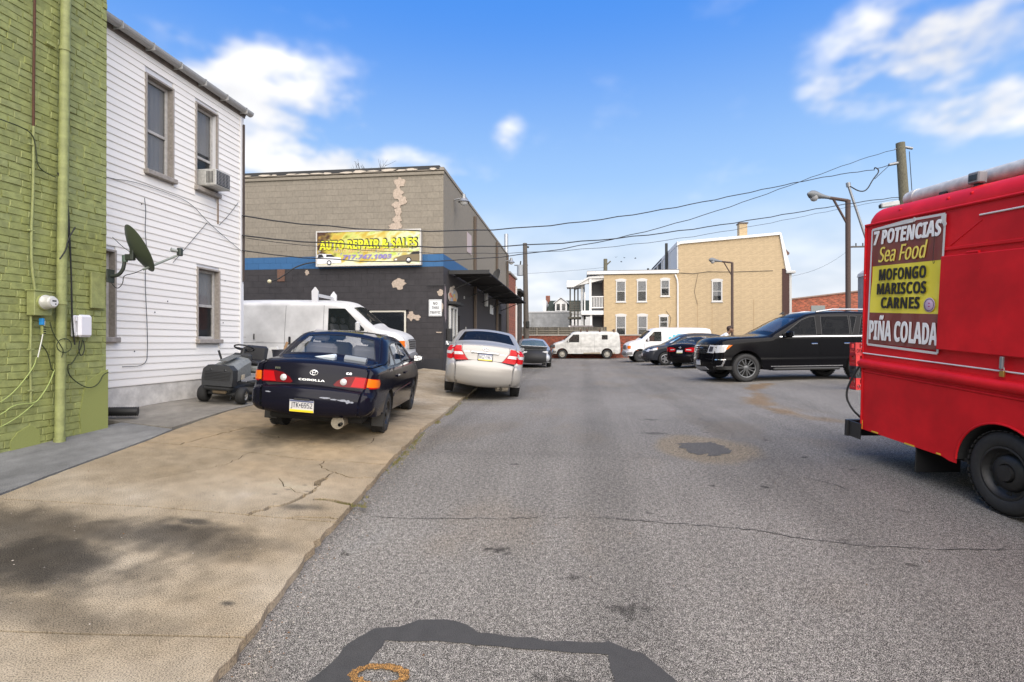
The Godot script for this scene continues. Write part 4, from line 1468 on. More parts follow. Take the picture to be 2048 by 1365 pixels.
# ------------------------------------------------------------------ auto shop
func build_shop() -> void:
	var b := thing("auto_shop_building", "tan and charcoal block garage with a blue band behind the white van", "building", Vector3(-4.62, 0.3, -18.0))
	var off := Transform3D(Basis.IDENTITY, Vector3(4.62, -0.3, 18.0))
	var taupe := []
	var blue := []
	var char := []
	for k in 3:
		var t: float = [0.97, 1.0, 1.04][k]
		taupe.append(mat("shop_taupe_%d" % k, lin(0.255 * t, 0.224 * t, 0.175 * t), 0.85, {"tex": "streak", "size": 3.0, "relief": 0.1}))
		blue.append(mat("shop_blue_%d" % k, lin(0.028 * t, 0.118 * t, 0.27 * t), 0.7, {"tex": "fine", "size": 0.8}))
		char.append(mat("shop_charcoal_%d" % k, lin(0.038 * t, 0.034 * t, 0.036 * t), 0.75, {"tex": "blotch", "size": 2.0, "relief": 0.1}))
	var side_tan := mat("shop_side_tan", lin(0.255, 0.224, 0.175), 0.85, {"tex": "streak", "size": 2.2, "squash": 0.5})
	var side_blue := mat("shop_side_blue", lin(0.028, 0.118, 0.27), 0.75, {"tex": "streak", "size": 2.0})
	var side_char := mat("shop_side_charcoal", lin(0.038, 0.034, 0.036), 0.8, {"tex": "streak", "size": 1.4})
	# body in three bands; the roof falls to the back
	obj("blue_band", bx(Vector3(-4.63 - 4.8, 4.0445, -26.16), Vector3(9.6, 0.419, 16.3), 0.0, off), side_blue, b)
	# ground floor walls with real openings: front window, side door, side window, vehicle door
	var lw := mb()
	for q in [[-14.23, -7.2, -0.4, 3.83], [-5.9, -4.63, -0.4, 3.83], [-7.2, -5.9, -0.4, 1.33], [-7.2, -5.9, 2.37, 3.83]]:
		box(lw, Vector3((q[0] + q[1]) * 0.5, (q[2] + q[3]) * 0.5, -18.11), Vector3(q[1] - q[0], q[3] - q[2], 0.2), 0.0, off)
	for q in [[-18.21, -18.72, -0.4, 3.83], [-18.72, -19.78, 2.56, 3.83], [-18.72, -19.78, -0.4, 0.4], [-19.78, -20.12, -0.4, 3.83], [-20.12, -20.48, -0.4, 1.5], [-20.12, -20.48, 2.3, 3.83], [-20.48, -29.3, -0.4, 3.83], [-29.3, -31.3, 2.9, 3.83], [-31.3, -34.31, -0.4, 3.83]]:
		box(lw, Vector3(-4.73, (q[2] + q[3]) * 0.5, (q[0] + q[1]) * 0.5), Vector3(0.2, q[3] - q[2], absf(q[1] - q[0])), 0.0, off)
	box(lw, Vector3(-14.13, 1.7, -26.26), Vector3(0.2, 4.2, 16.1), 0.0, off)
	box(lw, Vector3(-9.43, 1.7, -34.21), Vector3(9.2, 4.2, 0.2), 0.0, off)
	obj("lower_wall", lw, side_char, b)
	obj("shop_floor", bx(Vector3(-9.43, 0.2, -26.26), Vector3(9.2, 0.2, 15.9), 0.0, off), mat("shop_floor", lin(0.22, 0.21, 0.2), 0.8), b)
	var up := mb()
	var up_x := off * Transform3D(X_FACE.basis, Vector3.ZERO)
	prism(up, pv([[18.01, 4.254], [34.31, 4.254], [34.31, 6.70], [18.01, 7.06]]), -14.2, -4.63, up_x)
	obj("upper_wall", up, side_tan, b)
	var coping := mat("coping_black", lin(0.03, 0.03, 0.03), 0.8)
	obj("coping", pr([[17.95, 7.065], [34.36, 6.70], [34.36, 6.80], [17.95, 7.165]], -14.3, -4.60, up_x), mat("eave_taupe", lin(0.24, 0.21, 0.17), 0.8), b)
	obj("parapet_tar", pr([[17.94, 7.10], [18.3, 7.10], [18.3, 7.22], [17.94, 7.22]], -14.3, -4.75, up_x), coping, b)
	# flaking paint under the tar line
	for k in 14:
		var x := -11.6 + k * 0.5 + rng.randf_range(-0.15, 0.15)
		obj("paint_flake", pr(blob(Vector2(x, 7.105 + rng.randf_range(-0.01, 0.02)), rng.randf_range(0.1, 0.3), rng.randf_range(0.02, 0.05), 11 + k, 9), -17.936, -17.930, off), mat("flake_cream", lin(0.50, 0.44, 0.36), 0.9), b)
	obj("cornice", bx(Vector3(-9.4, 6.98, -17.985), Vector3(9.6, 0.10, 0.06), 0.01, off), taupe[1], b)
	# blocks of the front
	var face := off * Transform3D(Basis.IDENTITY, Vector3(0, 0, -18.008))
	var pick := func(c, r):
		if c.y > 4.25: return taupe[r.randi() % 3]
		if c.y > 3.83: return blue[r.randi() % 3]
		return char[r.randi() % 3]
	var seen := func(c): return c.x > -11.6 and c.y > 1.0
	lay(b, "block", face, -13.8, -4.63, 0.0645, 6.9776, 0.42, 0.2095, 0.003, 0.0055, 0.0014, 0.0004, pick, [Rect2(-7.2, 1.32, 1.3, 1.05)], Vector3(-6.0, 4.0, 0), 300, seen, 71)
	# peeled paint
	var bare := mat("bare_plaster", lin(0.52, 0.42, 0.33), 0.9, {"tex": "blotch", "size": 0.6, "relief": 0.4})
	var pz := -17.990
	for p in [[-9.47, 3.70, 0.08, 0.10, 3], [-6.17, 3.28, 0.25, 0.2, 4], [-5.75, 2.17, 0.13, 0.16, 5], [-5.55, 2.12, 0.13, 0.10, 6], [-4.74, 2.95, 0.11, 0.12, 7], [-4.71, 2.48, 0.09, 0.22, 8], [-4.78, 1.62, 0.12, 0.02, 9],
			[-6.15, 6.70, 0.20, 0.18, 10], [-6.22, 6.35, 0.22, 0.22, 12], [-6.05, 6.10, 0.18, 0.16, 13], [-6.25, 5.95, 0.16, 0.12, 14], [-6.2, 5.72, 0.14, 0.16, 15], [-6.24, 5.45, 0.18, 0.14, 16], [-6.28, 5.22, 0.30, 0.12, 17]]:
		obj("peeled_paint", pr(blob(Vector2(p[0], p[1]), p[2], p[3], p[4], 18), pz - 0.002, pz + 0.0012 * (p[4] - 2) * 0.6, off), bare, b)
	obj("rust_plate", bx(Vector3(-10.43, 3.62, -17.985), Vector3(0.28, 0.42, 0.012), 0.003, off), mat("rust_brown", lin(0.17, 0.09, 0.06), 0.85, {"tex": "blotch", "size": 0.4}), b)
	obj("base_course", bx(Vector3(-9.4, 0.42, -17.985), Vector3(9.5, 0.62, 0.03), 0.004, off), mat("tar_base", lin(0.018, 0.018, 0.022), 0.6), b)
	# iron ledge near the corner
	obj("iron_bracket", bx(Vector3(-4.85, 3.20, -17.93), Vector3(0.66, 0.03, 0.04), 0.004, off), coping, b)
	# shop window
	var wnode := window(b, off * Transform3D(Basis.IDENTITY, Vector3(-6.555, 1.85, -17.99)), 1.28, 1.03, {"frame": mat("cream_frame", lin(0.58, 0.55, 0.46), 0.6), "fw": 0.06, "rail": -0.46, "depth": 0.05, "open": true})
	obj("lintel_board", bx(Vector3(0, 0.55, 0.03), Vector3(1.42, 0.06, 0.08), 0.006), char[1], wnode)  # charcoal board standing out above the shop window
	# pilasters and downpipes of the side
	var dbrown := mat("downpipe_brown", lin(0.10, 0.075, 0.055), 0.7)
	for z in [-23.2, -29.3, -33.5]:
		obj("side_downpipe", bx(Vector3(-4.56, 3.4, z), Vector3(0.12, 6.6, 0.14), 0.02, off), dbrown, b)
	obj("faded_notice", bx(Vector3(-4.618, 5.35, -22.2), Vector3(0.01, 0.8, 0.9), 0.0, off), mat("notice_pink", lin(0.46, 0.38, 0.37), 0.8), b)
	# side door with sidelight, mural, mail box
	var door := Node3D.new()
	door.name = "side_door"
	door.transform = off * Transform3D(X_FACE.basis, Vector3(-4.622, 0.4, -19.25))
	b.add_child(door, true)
	var dw := mat("door_white", lin(0.52, 0.52, 0.50), 0.5)
	var dst := mb()
	for s in [-0.52, -0.02, 0.48]:
		box(dst, Vector3(s, 1.07, 0.04), Vector3(0.09, 2.15, 0.08), 0.01)
	box(dst, Vector3(-0.02, 2.12, 0.042), Vector3(1.1, 0.09, 0.085), 0.01)
	obj("door_frame", dst, dw, door)
	obj("door_glass", bx(Vector3(-0.02, 1.07, 0.02), Vector3(1.0, 2.05, 0.012)), mat("window_glass", lin(0.03, 0.035, 0.04), 0.04), door)
	obj("handle", bx(Vector3(-0.1, 1.0, 0.10), Vector3(0.04, 0.2, 0.05), 0.01), coping, door)
	obj("awning_lip", bx(Vector3(-0.02, 2.26, 0.14), Vector3(1.3, 0.10, 0.28), 0.01), coping, door)
	var mural := Node3D.new()
	mural.name = "mural"
	mural.transform = off * Transform3D(X_FACE.basis, Vector3(-4.615, 2.95, -19.35))
	b.add_child(mural, true)
	var mcol := [lin(0.50, 0.40, 0.30), lin(0.62, 0.30, 0.08), lin(0.60, 0.45, 0.12), lin(0.32, 0.36, 0.42), lin(0.45, 0.14, 0.08), lin(0.55, 0.50, 0.44)]
	obj("mural_ground", pr(blob(Vector2(0, 0), 0.72, 0.45, 33, 20), 0.0, 0.004), mat("mural_base", lin(0.42, 0.36, 0.30), 0.85), mural)
	for k in 16:
		obj("mural_stroke", pr(blob(Vector2(rng.randf_range(-0.45, 0.45), rng.randf_range(-0.3, 0.3)), rng.randf_range(0.1, 0.26), rng.randf_range(0.04, 0.12), 50 + k, 9), 0.004 + k * 0.0006, 0.0046 + k * 0.0006), mat("mural_%d" % (k % 6), mcol[k % 6], 0.85), mural)
	obj("mail_box", bx(Vector3(-4.55, 1.55, -18.55), Vector3(0.14, 0.42, 0.30), 0.02, off), coping, b)
	obj("peeled_corner", pr(blob(Vector2(18.25, 2.6), 0.16, 0.7, 44, 16), 0.0, 0.005, off * Transform3D(X_FACE.basis, Vector3(-4.628, 0, 0))), mat("peel_mauve", lin(0.22, 0.18, 0.19), 0.85), b)
	for p in [[-21.2, 3.05, 0.10, 0.10], [-24.4, 1.1, 0.05, 0.9], [-26.6, 1.2, 0.05, 0.7], [-21.5, 1.4, 0.05, 1.0]]:
		obj("wall_plate", bx(Vector3(-4.61, p[1], p[0]), Vector3(0.03, p[3], p[2]), 0.004, off), mat("plate_pale", lin(0.5, 0.5, 0.48), 0.6), b)
	obj("wall_heater", bx(Vector3(-4.56, 3.35, -25.9), Vector3(0.14, 0.7, 0.3), 0.02, off), dw, b)
	obj("wall_notice", bx(Vector3(-4.60, 2.95, -27.7), Vector3(0.02, 0.45, 1.0), 0.002, off), mat("notice_white", lin(0.60, 0.60, 0.58), 0.7), b)
	obj("small_window", bx(Vector3(-4.70, 1.9, -20.3), Vector3(0.02, 0.8, 0.36), 0.0, off), mat("window_glass", lin(0.03, 0.035, 0.04), 0.04), b)
	obj("flue", tb([off * Vector3(-4.75, 6.5, -34.2), off * Vector3(-4.75, 8.1, -34.2)], 0.13, 10), mat("flue_steel", lin(0.4, 0.42, 0.44), 0.4, {"metal": 0.6}), b)
	# corrugated awning along the side
	var a := thing("corrugated_awning", "black corrugated metal awning along the side of the garage", "awning", Vector3(-4.6, 3.7, -18.7))
	var cor := mb()
	var n := 110
	var last := []
	for k in n + 1:
		var t := k / float(n)
		var z := -12.4 * t
		var dy := 0.03 * (1.0 if k % 2 else -1.0)
		var cur := [Vector3(0, 0.06 - 0.17 * t + dy, z), Vector3(1.40, 0.0 - 0.17 * t + dy, z)]
		if last:
			quad(cor, last[0], last[1], cur[1], cur[0], Vector3.UP)
			quad(cor, last[0] - Vector3(0, 0.004, 0), last[1] - Vector3(0, 0.004, 0), cur[1] - Vector3(0, 0.004, 0), cur[0] - Vector3(0, 0.004, 0), Vector3.DOWN)
		last = cur
	obj("sheet", cor, mat("awning_black", lin(0.022, 0.02, 0.019), 0.55), a)
	obj("front_edge", bx(Vector3(0.70, 0.02, 0.02), Vector3(1.44, 0.14, 0.04), 0.004), coping, a)
	for k in 5:
		obj("bracket", tb([Vector3(0.02, -0.5 - 0.04 * k, -0.6 - k * 2.8), Vector3(1.1, -0.06 - 0.04 * k, -0.6 - k * 2.8)], 0.022, 6), coping, a)
		obj("purlin", bx(Vector3(0.7, -0.06 - 0.04 * k, -0.6 - k * 2.8), Vector3(1.36, 0.05, 0.05), 0.0), coping, a)
	# wall lamps high on the side
	for l in [[-19.5, 6.45, "grey barn wall lamp high on the garage side near its front corner"], [-32.9, 6.2, "grey barn wall lamp high on the garage side at its far end"]]:
		var lamp := thing("wall_lamp", l[2], "lamp", Vector3(-4.62, l[1], l[0]), 0.0, "wall lamps of the garage")
		var steel := mat("lamp_steel", lin(0.30, 0.31, 0.32), 0.4, {"metal": 0.5})
		obj("arm", tb([Vector3(0, 0, 0), Vector3(0.28, 0.06, 0)], 0.03, 8), steel, lamp)
		obj("housing", tb([Vector3(0.36, 0.2, 0), Vector3(0.36, 0.02, 0)], [0.06, 0.10], 12), steel, lamp)
		obj("shade", lathed([Vector2(0.10, 0.0), Vector2(0.22, -0.12), Vector2(0.215, -0.125), Vector2(0.09, -0.01)], 20, Transform3D(Basis(Vector3.RIGHT, -PI / 2), Vector3(0.36, 0.04, 0))), steel, lamp)
		obj("globe", lathed([Vector2(0.15, 0.0), Vector2(0.13, -0.1), Vector2(0.0, -0.16)], 16, Transform3D(Basis(Vector3.RIGHT, -PI / 2), Vector3(0.36, -0.06, 0))), mat("lamp_globe", lin(0.55, 0.56, 0.56), 0.3), lamp)
	# small dish on the awning
	var sd := thing("small_dish", "small grey satellite dish standing on the corrugated awning", "satellite dish", Vector3(-3.95, 3.7, -25.2))
	obj("mast", tb([Vector3(0, 0, 0), Vector3(0, 0.5, 0)], 0.03, 8), coping, sd)
	var dx := Transform3D(Basis(Vector3.UP, -0.9) * Basis(Vector3.RIGHT, -0.35), Vector3(0, 0.62, 0.05))
	obj("reflector", lathed([Vector2(0.0, -0.06), Vector2(0.2, -0.03), Vector2(0.38, 0.06), Vector2(0.385, 0.05), Vector2(0.2, -0.045), Vector2(0.0, -0.075)], 24, dx), mat("dish_grey", lin(0.10, 0.10, 0.10), 0.5), sd)
	obj("feed_arm", tb([dx * Vector3(0, -0.36, 0.04), dx * Vector3(0, -0.15, 0.45)], 0.02, 6), coping, sd)
	# gooseneck sign lamp
	var g := thing("gooseneck_lamp", "bent black pipe lamp with a round yellowed bulb beside the yellow sign", "lamp", Vector3(-8.95, 4.05, -17.99))
	cable(g, "pipe", [Vector3(0.0, 0, 0.02), Vector3(-0.45, -0.03, 0.12), Vector3(-0.9, -0.2, 0.2), Vector3(-1.25, -0.48, 0.25), Vector3(-1.5, -0.62, 0.27), Vector3(-1.68, -0.66, 0.28)], 0.022, coping, 8)
	obj("bulb", lathed([Vector2(0.0, -0.075), Vector2(0.05, -0.055), Vector2(0.072, 0.0), Vector2(0.05, 0.055), Vector2(0.0, 0.075)], 16, Transform3D(Basis(Vector3.UP, PI / 2), Vector3(-1.74, -0.67, 0.28))), mat("bulb_yellowed", lin(0.55, 0.50, 0.33), 0.35), g)
	build_banner_sign()
	# traffic notice
	var tsn := thing("traffic_notice", "white NO THRU TRAFFIC notice on the charcoal wall corner", "sign", Vector3(-4.90, 2.16, -17.985))
	obj("panel", bx(Vector3(0, 0.28, 0.012), Vector3(0.45, 0.56, 0.012), 0.004), mat("sign_white", lin(0.66, 0.67, 0.66), 0.5), tsn)
	var black := mat("print_black", lin(0.012, 0.012, 0.012), 0.6)
	var bd := mb()
	for s in [-1.0, 1.0]:
		box(bd, Vector3(s * 0.205, 0.28, 0.0185), Vector3(0.008, 0.5, 0.001))
		box(bd, Vector3(0, 0.28 + s * 0.254, 0.0185), Vector3(0.418, 0.008, 0.001))
	obj("border", bd, black, tsn)
	for l in [["NO", 0.15, 0.43], ["THRU", 0.24, 0.285], ["TRAFFIC", 0.36, 0.13]]:
		write(l[0], black, tsn, Transform3D(Basis.IDENTITY, Vector3(0, l[2], 0.0185)), l[1], 0.095, {"depth": 0.002})
	# bare tree behind the roof
	var tr := thing("bare_tree", "bare leafless tree top showing above the garage roof", "tree", Vector3(-14.6, 0, -36.0))
	var bark := mat("bark_dark", lin(0.045, 0.038, 0.034), 0.9)
	var trunk := mb()
	tube(trunk, [Vector3(0, 0, 0), Vector3(0.1, 4, 0), Vector3(0.0, 8, 0.1), Vector3(0.05, 11.2, 0)], [0.3, 0.24, 0.16, 0.08], 8)
	obj("trunk", trunk, bark, tr)
	var crown := mb()
	var tw := RandomNumberGenerator.new()
	tw.seed = 3
	for k in 30:
		var y := tw.randf_range(9.6, 12.0)
		var base := Vector3(0.05, y, 0)
		var az := tw.randf() * TAU
		var tip := base + Vector3(cos(az) * tw.randf_range(0.5, 1.5), tw.randf_range(0.5, 2.1), sin(az) * tw.randf_range(0.5, 1.3))
		var mid := base.lerp(tip, 0.5) + Vector3(cos(az) * 0.15, -0.05, sin(az) * 0.12)
		tube(crown, [base, mid, tip], [0.032, 0.022, 0.008], 4, false)
		for q in 6:
			var s := mid.lerp(tip, tw.randf())
			tube(crown, [s, s + Vector3(tw.randfn(0, 0.25), tw.randf_range(0.1, 0.6), tw.randfn(0, 0.25))], [0.013, 0.006], 3, false)
	obj("crown", crown, bark, tr)

func blob(c: Vector2, rx: float, ry: float, seed_: int, n: int) -> Array:
	var r := RandomNumberGenerator.new()
	r.seed = seed_
	var o := []
	for i in n:
		var a := TAU * i / n
		var k := r.randf_range(0.68, 1.12)
		o.append(c + Vector2(cos(a) * rx, sin(a) * ry) * k)
	return o

func build_banner_sign() -> void:
	var s := thing("banner_sign", "yellow AUTO REPAIR & SALES banner sign box on the garage front", "sign", Vector3(-7.20, 3.87, -17.985))
	var w := 3.70
	var h := 1.21
	obj("cabinet", bx(Vector3(0, h * 0.5, 0.09), Vector3(w, h, 0.17), 0.012), mat("cabinet_grey", lin(0.33, 0.32, 0.30), 0.5), s)
	var fr := mb()
	for k in [-1.0, 1.0]:
		box(fr, Vector3(k * (w * 0.5 - 0.02), h * 0.5, 0.18), Vector3(0.045, h + 0.01, 0.03), 0.005)
		box(fr, Vector3(0, h * 0.5 + k * (h * 0.5 - 0.02), 0.179), Vector3(w - 0.05, 0.045, 0.03), 0.005)
	obj("frame", fr, mat("frame_pale", lin(0.52, 0.50, 0.46), 0.5), s)
	# printed face
	var iw := 512
	var ih := 168
	var img := Image.create(iw, ih, false, Image.FORMAT_RGB8)
	var n := FastNoiseLite.new()
	n.seed = 91
	n.frequency = 0.012
	n.fractal_octaves = 3
	for j in ih:
		for i in iw:
			var u := i / float(iw)
			var v := j / float(ih)
			var a := n.get_noise_2d(i * 0.8 + j * 1.6, j * 0.5 - i * 0.9)
			var c := Color(0.80, 0.76, 0.30).lerp(Color(0.86, 0.88, 0.76), clampf(u * 1.15 - 0.15 + a * 0.9, 0.0, 1.0))
			c = c.lerp(Color(0.70, 0.78, 0.16), clampf(a * 1.5 - 0.1, 0.0, 0.7))
			c = c.lerp(Color(0.80, 0.60, 0.22), clampf(-a * 1.6 - 0.12, 0.0, 0.7) * (1.0 - u * 0.6))
			c = c.lerp(Color(0.26, 0.13, 0.05), clampf(1.1 - u * 4.5 - v * 0.9 + a * 1.2, 0.0, 0.95))
			c = c.lerp(Color(0.93, 0.92, 0.86), clampf((v - 0.80) * 6.0 + a, 0.0, 0.8) * clampf(1.5 - u, 0.0, 1.0))
			img.set_pixel(i, j, c)
	var fm := StandardMaterial3D.new()
	fm.resource_name = "banner_print"
	fm.albedo_texture = ImageTexture.create_from_image(img)
	fm.roughness = 0.45
	fm.albedo_color = Color(0.93, 0.93, 0.93)
	# cloth face with slight sag ripples
	var st := mb()
	var nx := 60
	var ny := 14
	var fz := func(u, v): return 0.182 + 0.006 * sin(u * 34.0 + v * 9.0) * sin(v * 3.1) + 0.004 * sin(u * 77.0 - v * 22.0)
	for i in nx:
		for j in ny:
			var q := []
			for c in [[0, 0], [1, 0], [1, 1], [0, 1]]:
				var u: float = (i + c[0]) / float(nx)
				var v: float = (j + c[1]) / float(ny)
				q.append([Vector3((u - 0.5) * (w - 0.09), 0.045 + v * (h - 0.09), fz.call(u, v)), Vector2(u, 1.0 - v)])
			for t in [[0, 2, 1], [0, 3, 2]]:
				for k in t:
					st.set_uv(q[k][1])
					st.set_normal(Vector3(0, 0, 1))
					st.add_vertex(q[k][0])
	st.generate_normals()
	obj("printed_face", st, fm, s)
	var z := 0.190
	var blk := mat("print_black", lin(0.012, 0.012, 0.012), 0.6)
	var yel := mat("print_yellow", lin(0.66, 0.66, 0.02), 0.5)
	var vio := mat("print_violet", lin(0.24, 0.19, 0.42), 0.5)
	var ora := mat("print_orange", lin(0.60, 0.46, 0.20), 0.5)
	write("AUTO REPAIR & SALES", blk, s, Transform3D(Basis(Vector3.BACK, 0.012), Vector3(0.02, 0.745, z)), 3.46, 0.335, {"bold": 1.6, "depth": 0.003})
	write("AUTO REPAIR & SALES", yel, s, Transform3D(Basis(Vector3.BACK, 0.012), Vector3(0.0, 0.735, z + 0.003)), 3.42, 0.30, {"bold": 0.9, "depth": 0.003})
	write("AUTO MECHANIC & CAR DETAIL", ora, s, Transform3D(Basis.IDENTITY, Vector3(0.13, 0.515, z)), 2.7, 0.11, {"bold": 0.4, "depth": 0.003})
	write("717.747.1003", vio, s, Transform3D(Basis.IDENTITY, Vector3(-0.02, 0.31, z)), 1.72, 0.15, {"bold": 1.0, "slant": 0.2, "depth": 0.003})
	# printed cars
	var white := mat("print_white", lin(0.70, 0.70, 0.70), 0.5)
	var pc := obj("printed_car", pr([[-1.80, 0.09], [-1.80, 0.40], [-1.72, 0.44], [-1.30, 0.42], [-1.18, 0.33], [-0.95, 0.30], [-0.93, 0.12]], z, z + 0.002), white, s)
	obj("printed_window", pr([[-1.78, 0.30], [-1.76, 0.42], [-1.62, 0.42], [-1.56, 0.31]], z + 0.002, z + 0.003), blk, pc)
	obj("printed_window", pr([[-1.48, 0.33], [-1.47, 0.41], [-1.26, 0.40], [-1.16, 0.32]], z + 0.002, z + 0.003), blk, pc)
	obj("printed_wheel", pr(circle_a(Vector2(-1.37, 0.13), 0.085), z + 0.002, z + 0.003), blk, pc)
	obj("printed_rim", pr(circle_a(Vector2(-1.37, 0.13), 0.05), z + 0.003, z + 0.004), white, pc)
	var bronze := mat("print_bronze", lin(0.17, 0.13, 0.07), 0.5)
	var pc2 := obj("printed_car", pr([[0.90, 0.12], [0.92, 0.24], [1.20, 0.33], [1.45, 0.36], [1.58, 0.46], [1.80, 0.47], [1.80, 0.12]], z, z + 0.002), bronze, s)
	obj("printed_window", pr([[1.48, 0.36], [1.60, 0.44], [1.80, 0.45], [1.80, 0.37]], z + 0.002, z + 0.003), blk, pc2)
	obj("printed_wheel", pr(circle_a(Vector2(1.43, 0.17), 0.10), z + 0.002, z + 0.003), blk, pc2)
	obj("printed_rim", pr(circle_a(Vector2(1.43, 0.17), 0.062), z + 0.003, z + 0.004), white, pc2)
	obj("printed_plate", pr([[0.95, 0.17], [1.03, 0.17], [1.03, 0.22], [0.95, 0.22]], z + 0.002, z + 0.003), white, pc2)

func circle_a(c: Vector2, r: float) -> Array:
	var o := []
	for p in circle(c, r, 20):
		o.append(p)
	return o

# ------------------------------------------------------------------ buildings across the lot
func build_far_buildings() -> void:
	var yb := mat("yellow_brick_paint", lin(0.49, 0.37, 0.215), 0.85, {"tex": "brick", "size": 0.92})
	var yb2 := mat("yellow_brick_paint_b", lin(0.475, 0.36, 0.215), 0.85, {"tex": "brick", "size": 0.92})
	var white := mat("far_white", lin(0.64, 0.63, 0.60), 0.6)
	var wwin := mat("window_white", lin(0.62, 0.61, 0.58), 0.6, {"tex": "fine", "size": 0.6})
	var redb := mat("far_red_brick", lin(0.62, 0.62, 0.62), 0.9, {"tex": "red_brick", "size": 0.92})
	var dark := mat("far_dark", lin(0.03, 0.032, 0.03), 0.85)
	var grey := mat("far_grey", lin(0.33, 0.335, 0.33), 0.85, {"tex": "blotch", "size": 5.0})
	# brick buildings past the garage
	var b1 := thing("red_brick_building", "narrow red brick building joined to the garage's far end", "building", Vector3(-4.7, 0, -36.2))
	obj("wall", bx(Vector3(-3.1, 2.8, 0), Vector3(6.4, 5.7, 3.6), 0.0), mat("alley_brick", lin(0.8, 0.72, 0.66), 0.9, {"tex": "red_brick", "size": 0.92}), b1)
	obj("coping", bx(Vector3(-3.1, 5.72, 0), Vector3(6.6, 0.14, 3.8), 0.02), mat("far_coping", lin(0.3, 0.28, 0.25), 0.9), b1)
	obj("corner_board", bx(Vector3(0.13, 2.6, -1.72), Vector3(0.12, 5.2, 0.2), 0.01), white, b1)
	var b2 := thing("timber_sided_building", "weathered brown building with a dark eave beyond the brick one", "building", Vector3(-5.0, 0, -40.4))
	var tim := mat("weathered_board", lin(0.16, 0.13, 0.10), 0.9, {"tex": "wood", "size": 1.2})
	obj("wall", bx(Vector3(-2.8, 2.4, 0), Vector3(6.2, 4.9, 4.4), 0.0), tim, b2)
	obj("eave", bx(Vector3(-2.6, 4.95, 0), Vector3(6.7, 0.2, 4.7), 0.03), dark, b2)
	for k in 6:
		obj("board", bx(Vector3(0.31, 2.4, -1.9 + k * 0.75), Vector3(0.04, 4.7, 0.6), 0.006), [tim, mat("weathered_board_b", lin(0.12, 0.10, 0.08), 0.9, {"tex": "wood", "size": 1.0})][k % 2], b2)
	obj("stair_rail", tb([Vector3(0.5, 2.9, -1.8), Vector3(0.75, 1.2, -1.0), Vector3(0.8, 0.2, 0.0)], 0.05, 6), dark, b2)
	# retaining wall with a board fence on it
	var rw := thing("brick_retaining_wall", "low old red brick retaining wall behind the parked vans", "wall", Vector3(2.0, -0.1, -46.0))
	obj("brickwork", bx(Vector3(0, 0.95, -0.25), Vector3(16.0, 2.0, 0.5), 0.0), mat("old_red_brick", lin(0.60, 0.46, 0.40), 0.9, {"tex": "red_brick", "size": 0.92, "relief": 0.5}), rw)
	obj("cap", bx(Vector3(0, 2.0, -0.25), Vector3(16.1, 0.10, 0.6), 0.02), mat("cap_stone", lin(0.33, 0.30, 0.26), 0.9), rw)
	var fn := thing("board_fence", "weathered board fence standing on the brick retaining wall", "fence", Vector3(-2.0, 1.95, -46.2))
	for k in 40:
		obj("board", bx(Vector3(-3.9 + k * 0.2, 0.32 + rng.randfn(0, 0.012), 0), Vector3(0.185, 0.64, 0.025), 0.003), [mat("fence_a", lin(0.17, 0.15, 0.115), 0.9, {"tex": "wood", "size": 0.8}), mat("fence_b", lin(0.13, 0.115, 0.09), 0.9, {"tex": "wood", "size": 0.7})][rng.randi() % 2], fn)
	for y in [0.14, 0.32]:
		obj("rail", bx(Vector3(0, y, 0.04), Vector3(8.0, 0.07, 0.05), 0.004), mat("fence_rail", lin(0.30, 0.27, 0.21), 0.9, {"tex": "wood", "size": 1.0}), fn)
	for k in 5:
		obj("post", bx(Vector3(-3.6 + k * 1.8, 0.28, 0.08), Vector3(0.12, 0.56, 0.08), 0.006), mat("fence_rail", lin(0.30, 0.27, 0.21), 0.9), fn)
	# yellow house: two storey wing
	var w := thing("yellow_brick_wing", "two storey yellow brick house wing with a white porch", "house", Vector3(1.84, 0, -48.0))
	var wq := [[1.435, 5.68, 0.68, 1.72, 0.5], [3.20, 5.68, 0.68, 1.72, 0.5], [5.13, 5.92, 0.62, 1.30, 0.5], [1.435, 2.56, 0.72, 1.95, 0.55], [3.245, 2.56, 0.70, 1.95, 0.6], [5.01, 3.03, 0.62, 0.9, 0.0]]
	var wh := []
	for q in wq: wh.append(rect(q[0] - q[2] * 0.5 - 0.02, q[1] - q[3] * 0.5 - 0.02, q[0] + q[2] * 0.5 + 0.02, q[1] + q[3] * 0.5 + 0.02))
	obj("wall", shell(rect(0, -0.3, 6.22, 7.1), wh, -6.0, 0.0), yb, w)
	obj("foundation", bx(Vector3(3.11, 0.55, 0.02), Vector3(6.24, 1.9, 0.1), 0.0), redb, w)
	obj("eave", bx(Vector3(2.4, 7.28, 0.0), Vector3(7.7, 0.26, 0.3), 0.03), white, w)
	obj("roof", pr([[-1.45, 7.40], [6.3, 7.42], [6.3, 7.5], [-1.45, 7.48]], -10.0, 0.1), mat("far_roof", lin(0.22, 0.22, 0.22), 0.8), w)
	for q in wq:
		window(w, Transform3D(Basis.IDENTITY, Vector3(q[0], q[1], 0.0)), q[2] + 0.14, q[3] + 0.1, {"open": true, "blind": q[4], "arch": true, "fw": 0.085, "frame": wwin, "blind_mat": mat("far_blind", lin(0.45, 0.46, 0.47), 0.8)})
	obj("downpipe", tb([Vector3(5.95, 7.05, 0.1), Vector3(6.12, 6.6, 0.12), Vector3(6.16, 6.2, 0.12), Vector3(6.16, 0.6, 0.12)], 0.07, 8), white, w)
	obj("wire_line", tb([Vector3(5.2, 4.0, 0.03), Vector3(5.6, 3.4, 0.03), Vector3(5.5, 2.6, 0.03)], 0.015, 4), dark, w)
	# porch at the wing's end
	var p := thing("two_storey_porch", "white two storey wooden porch at the end of the yellow wing", "porch", Vector3(0.65, 0, -48.1))
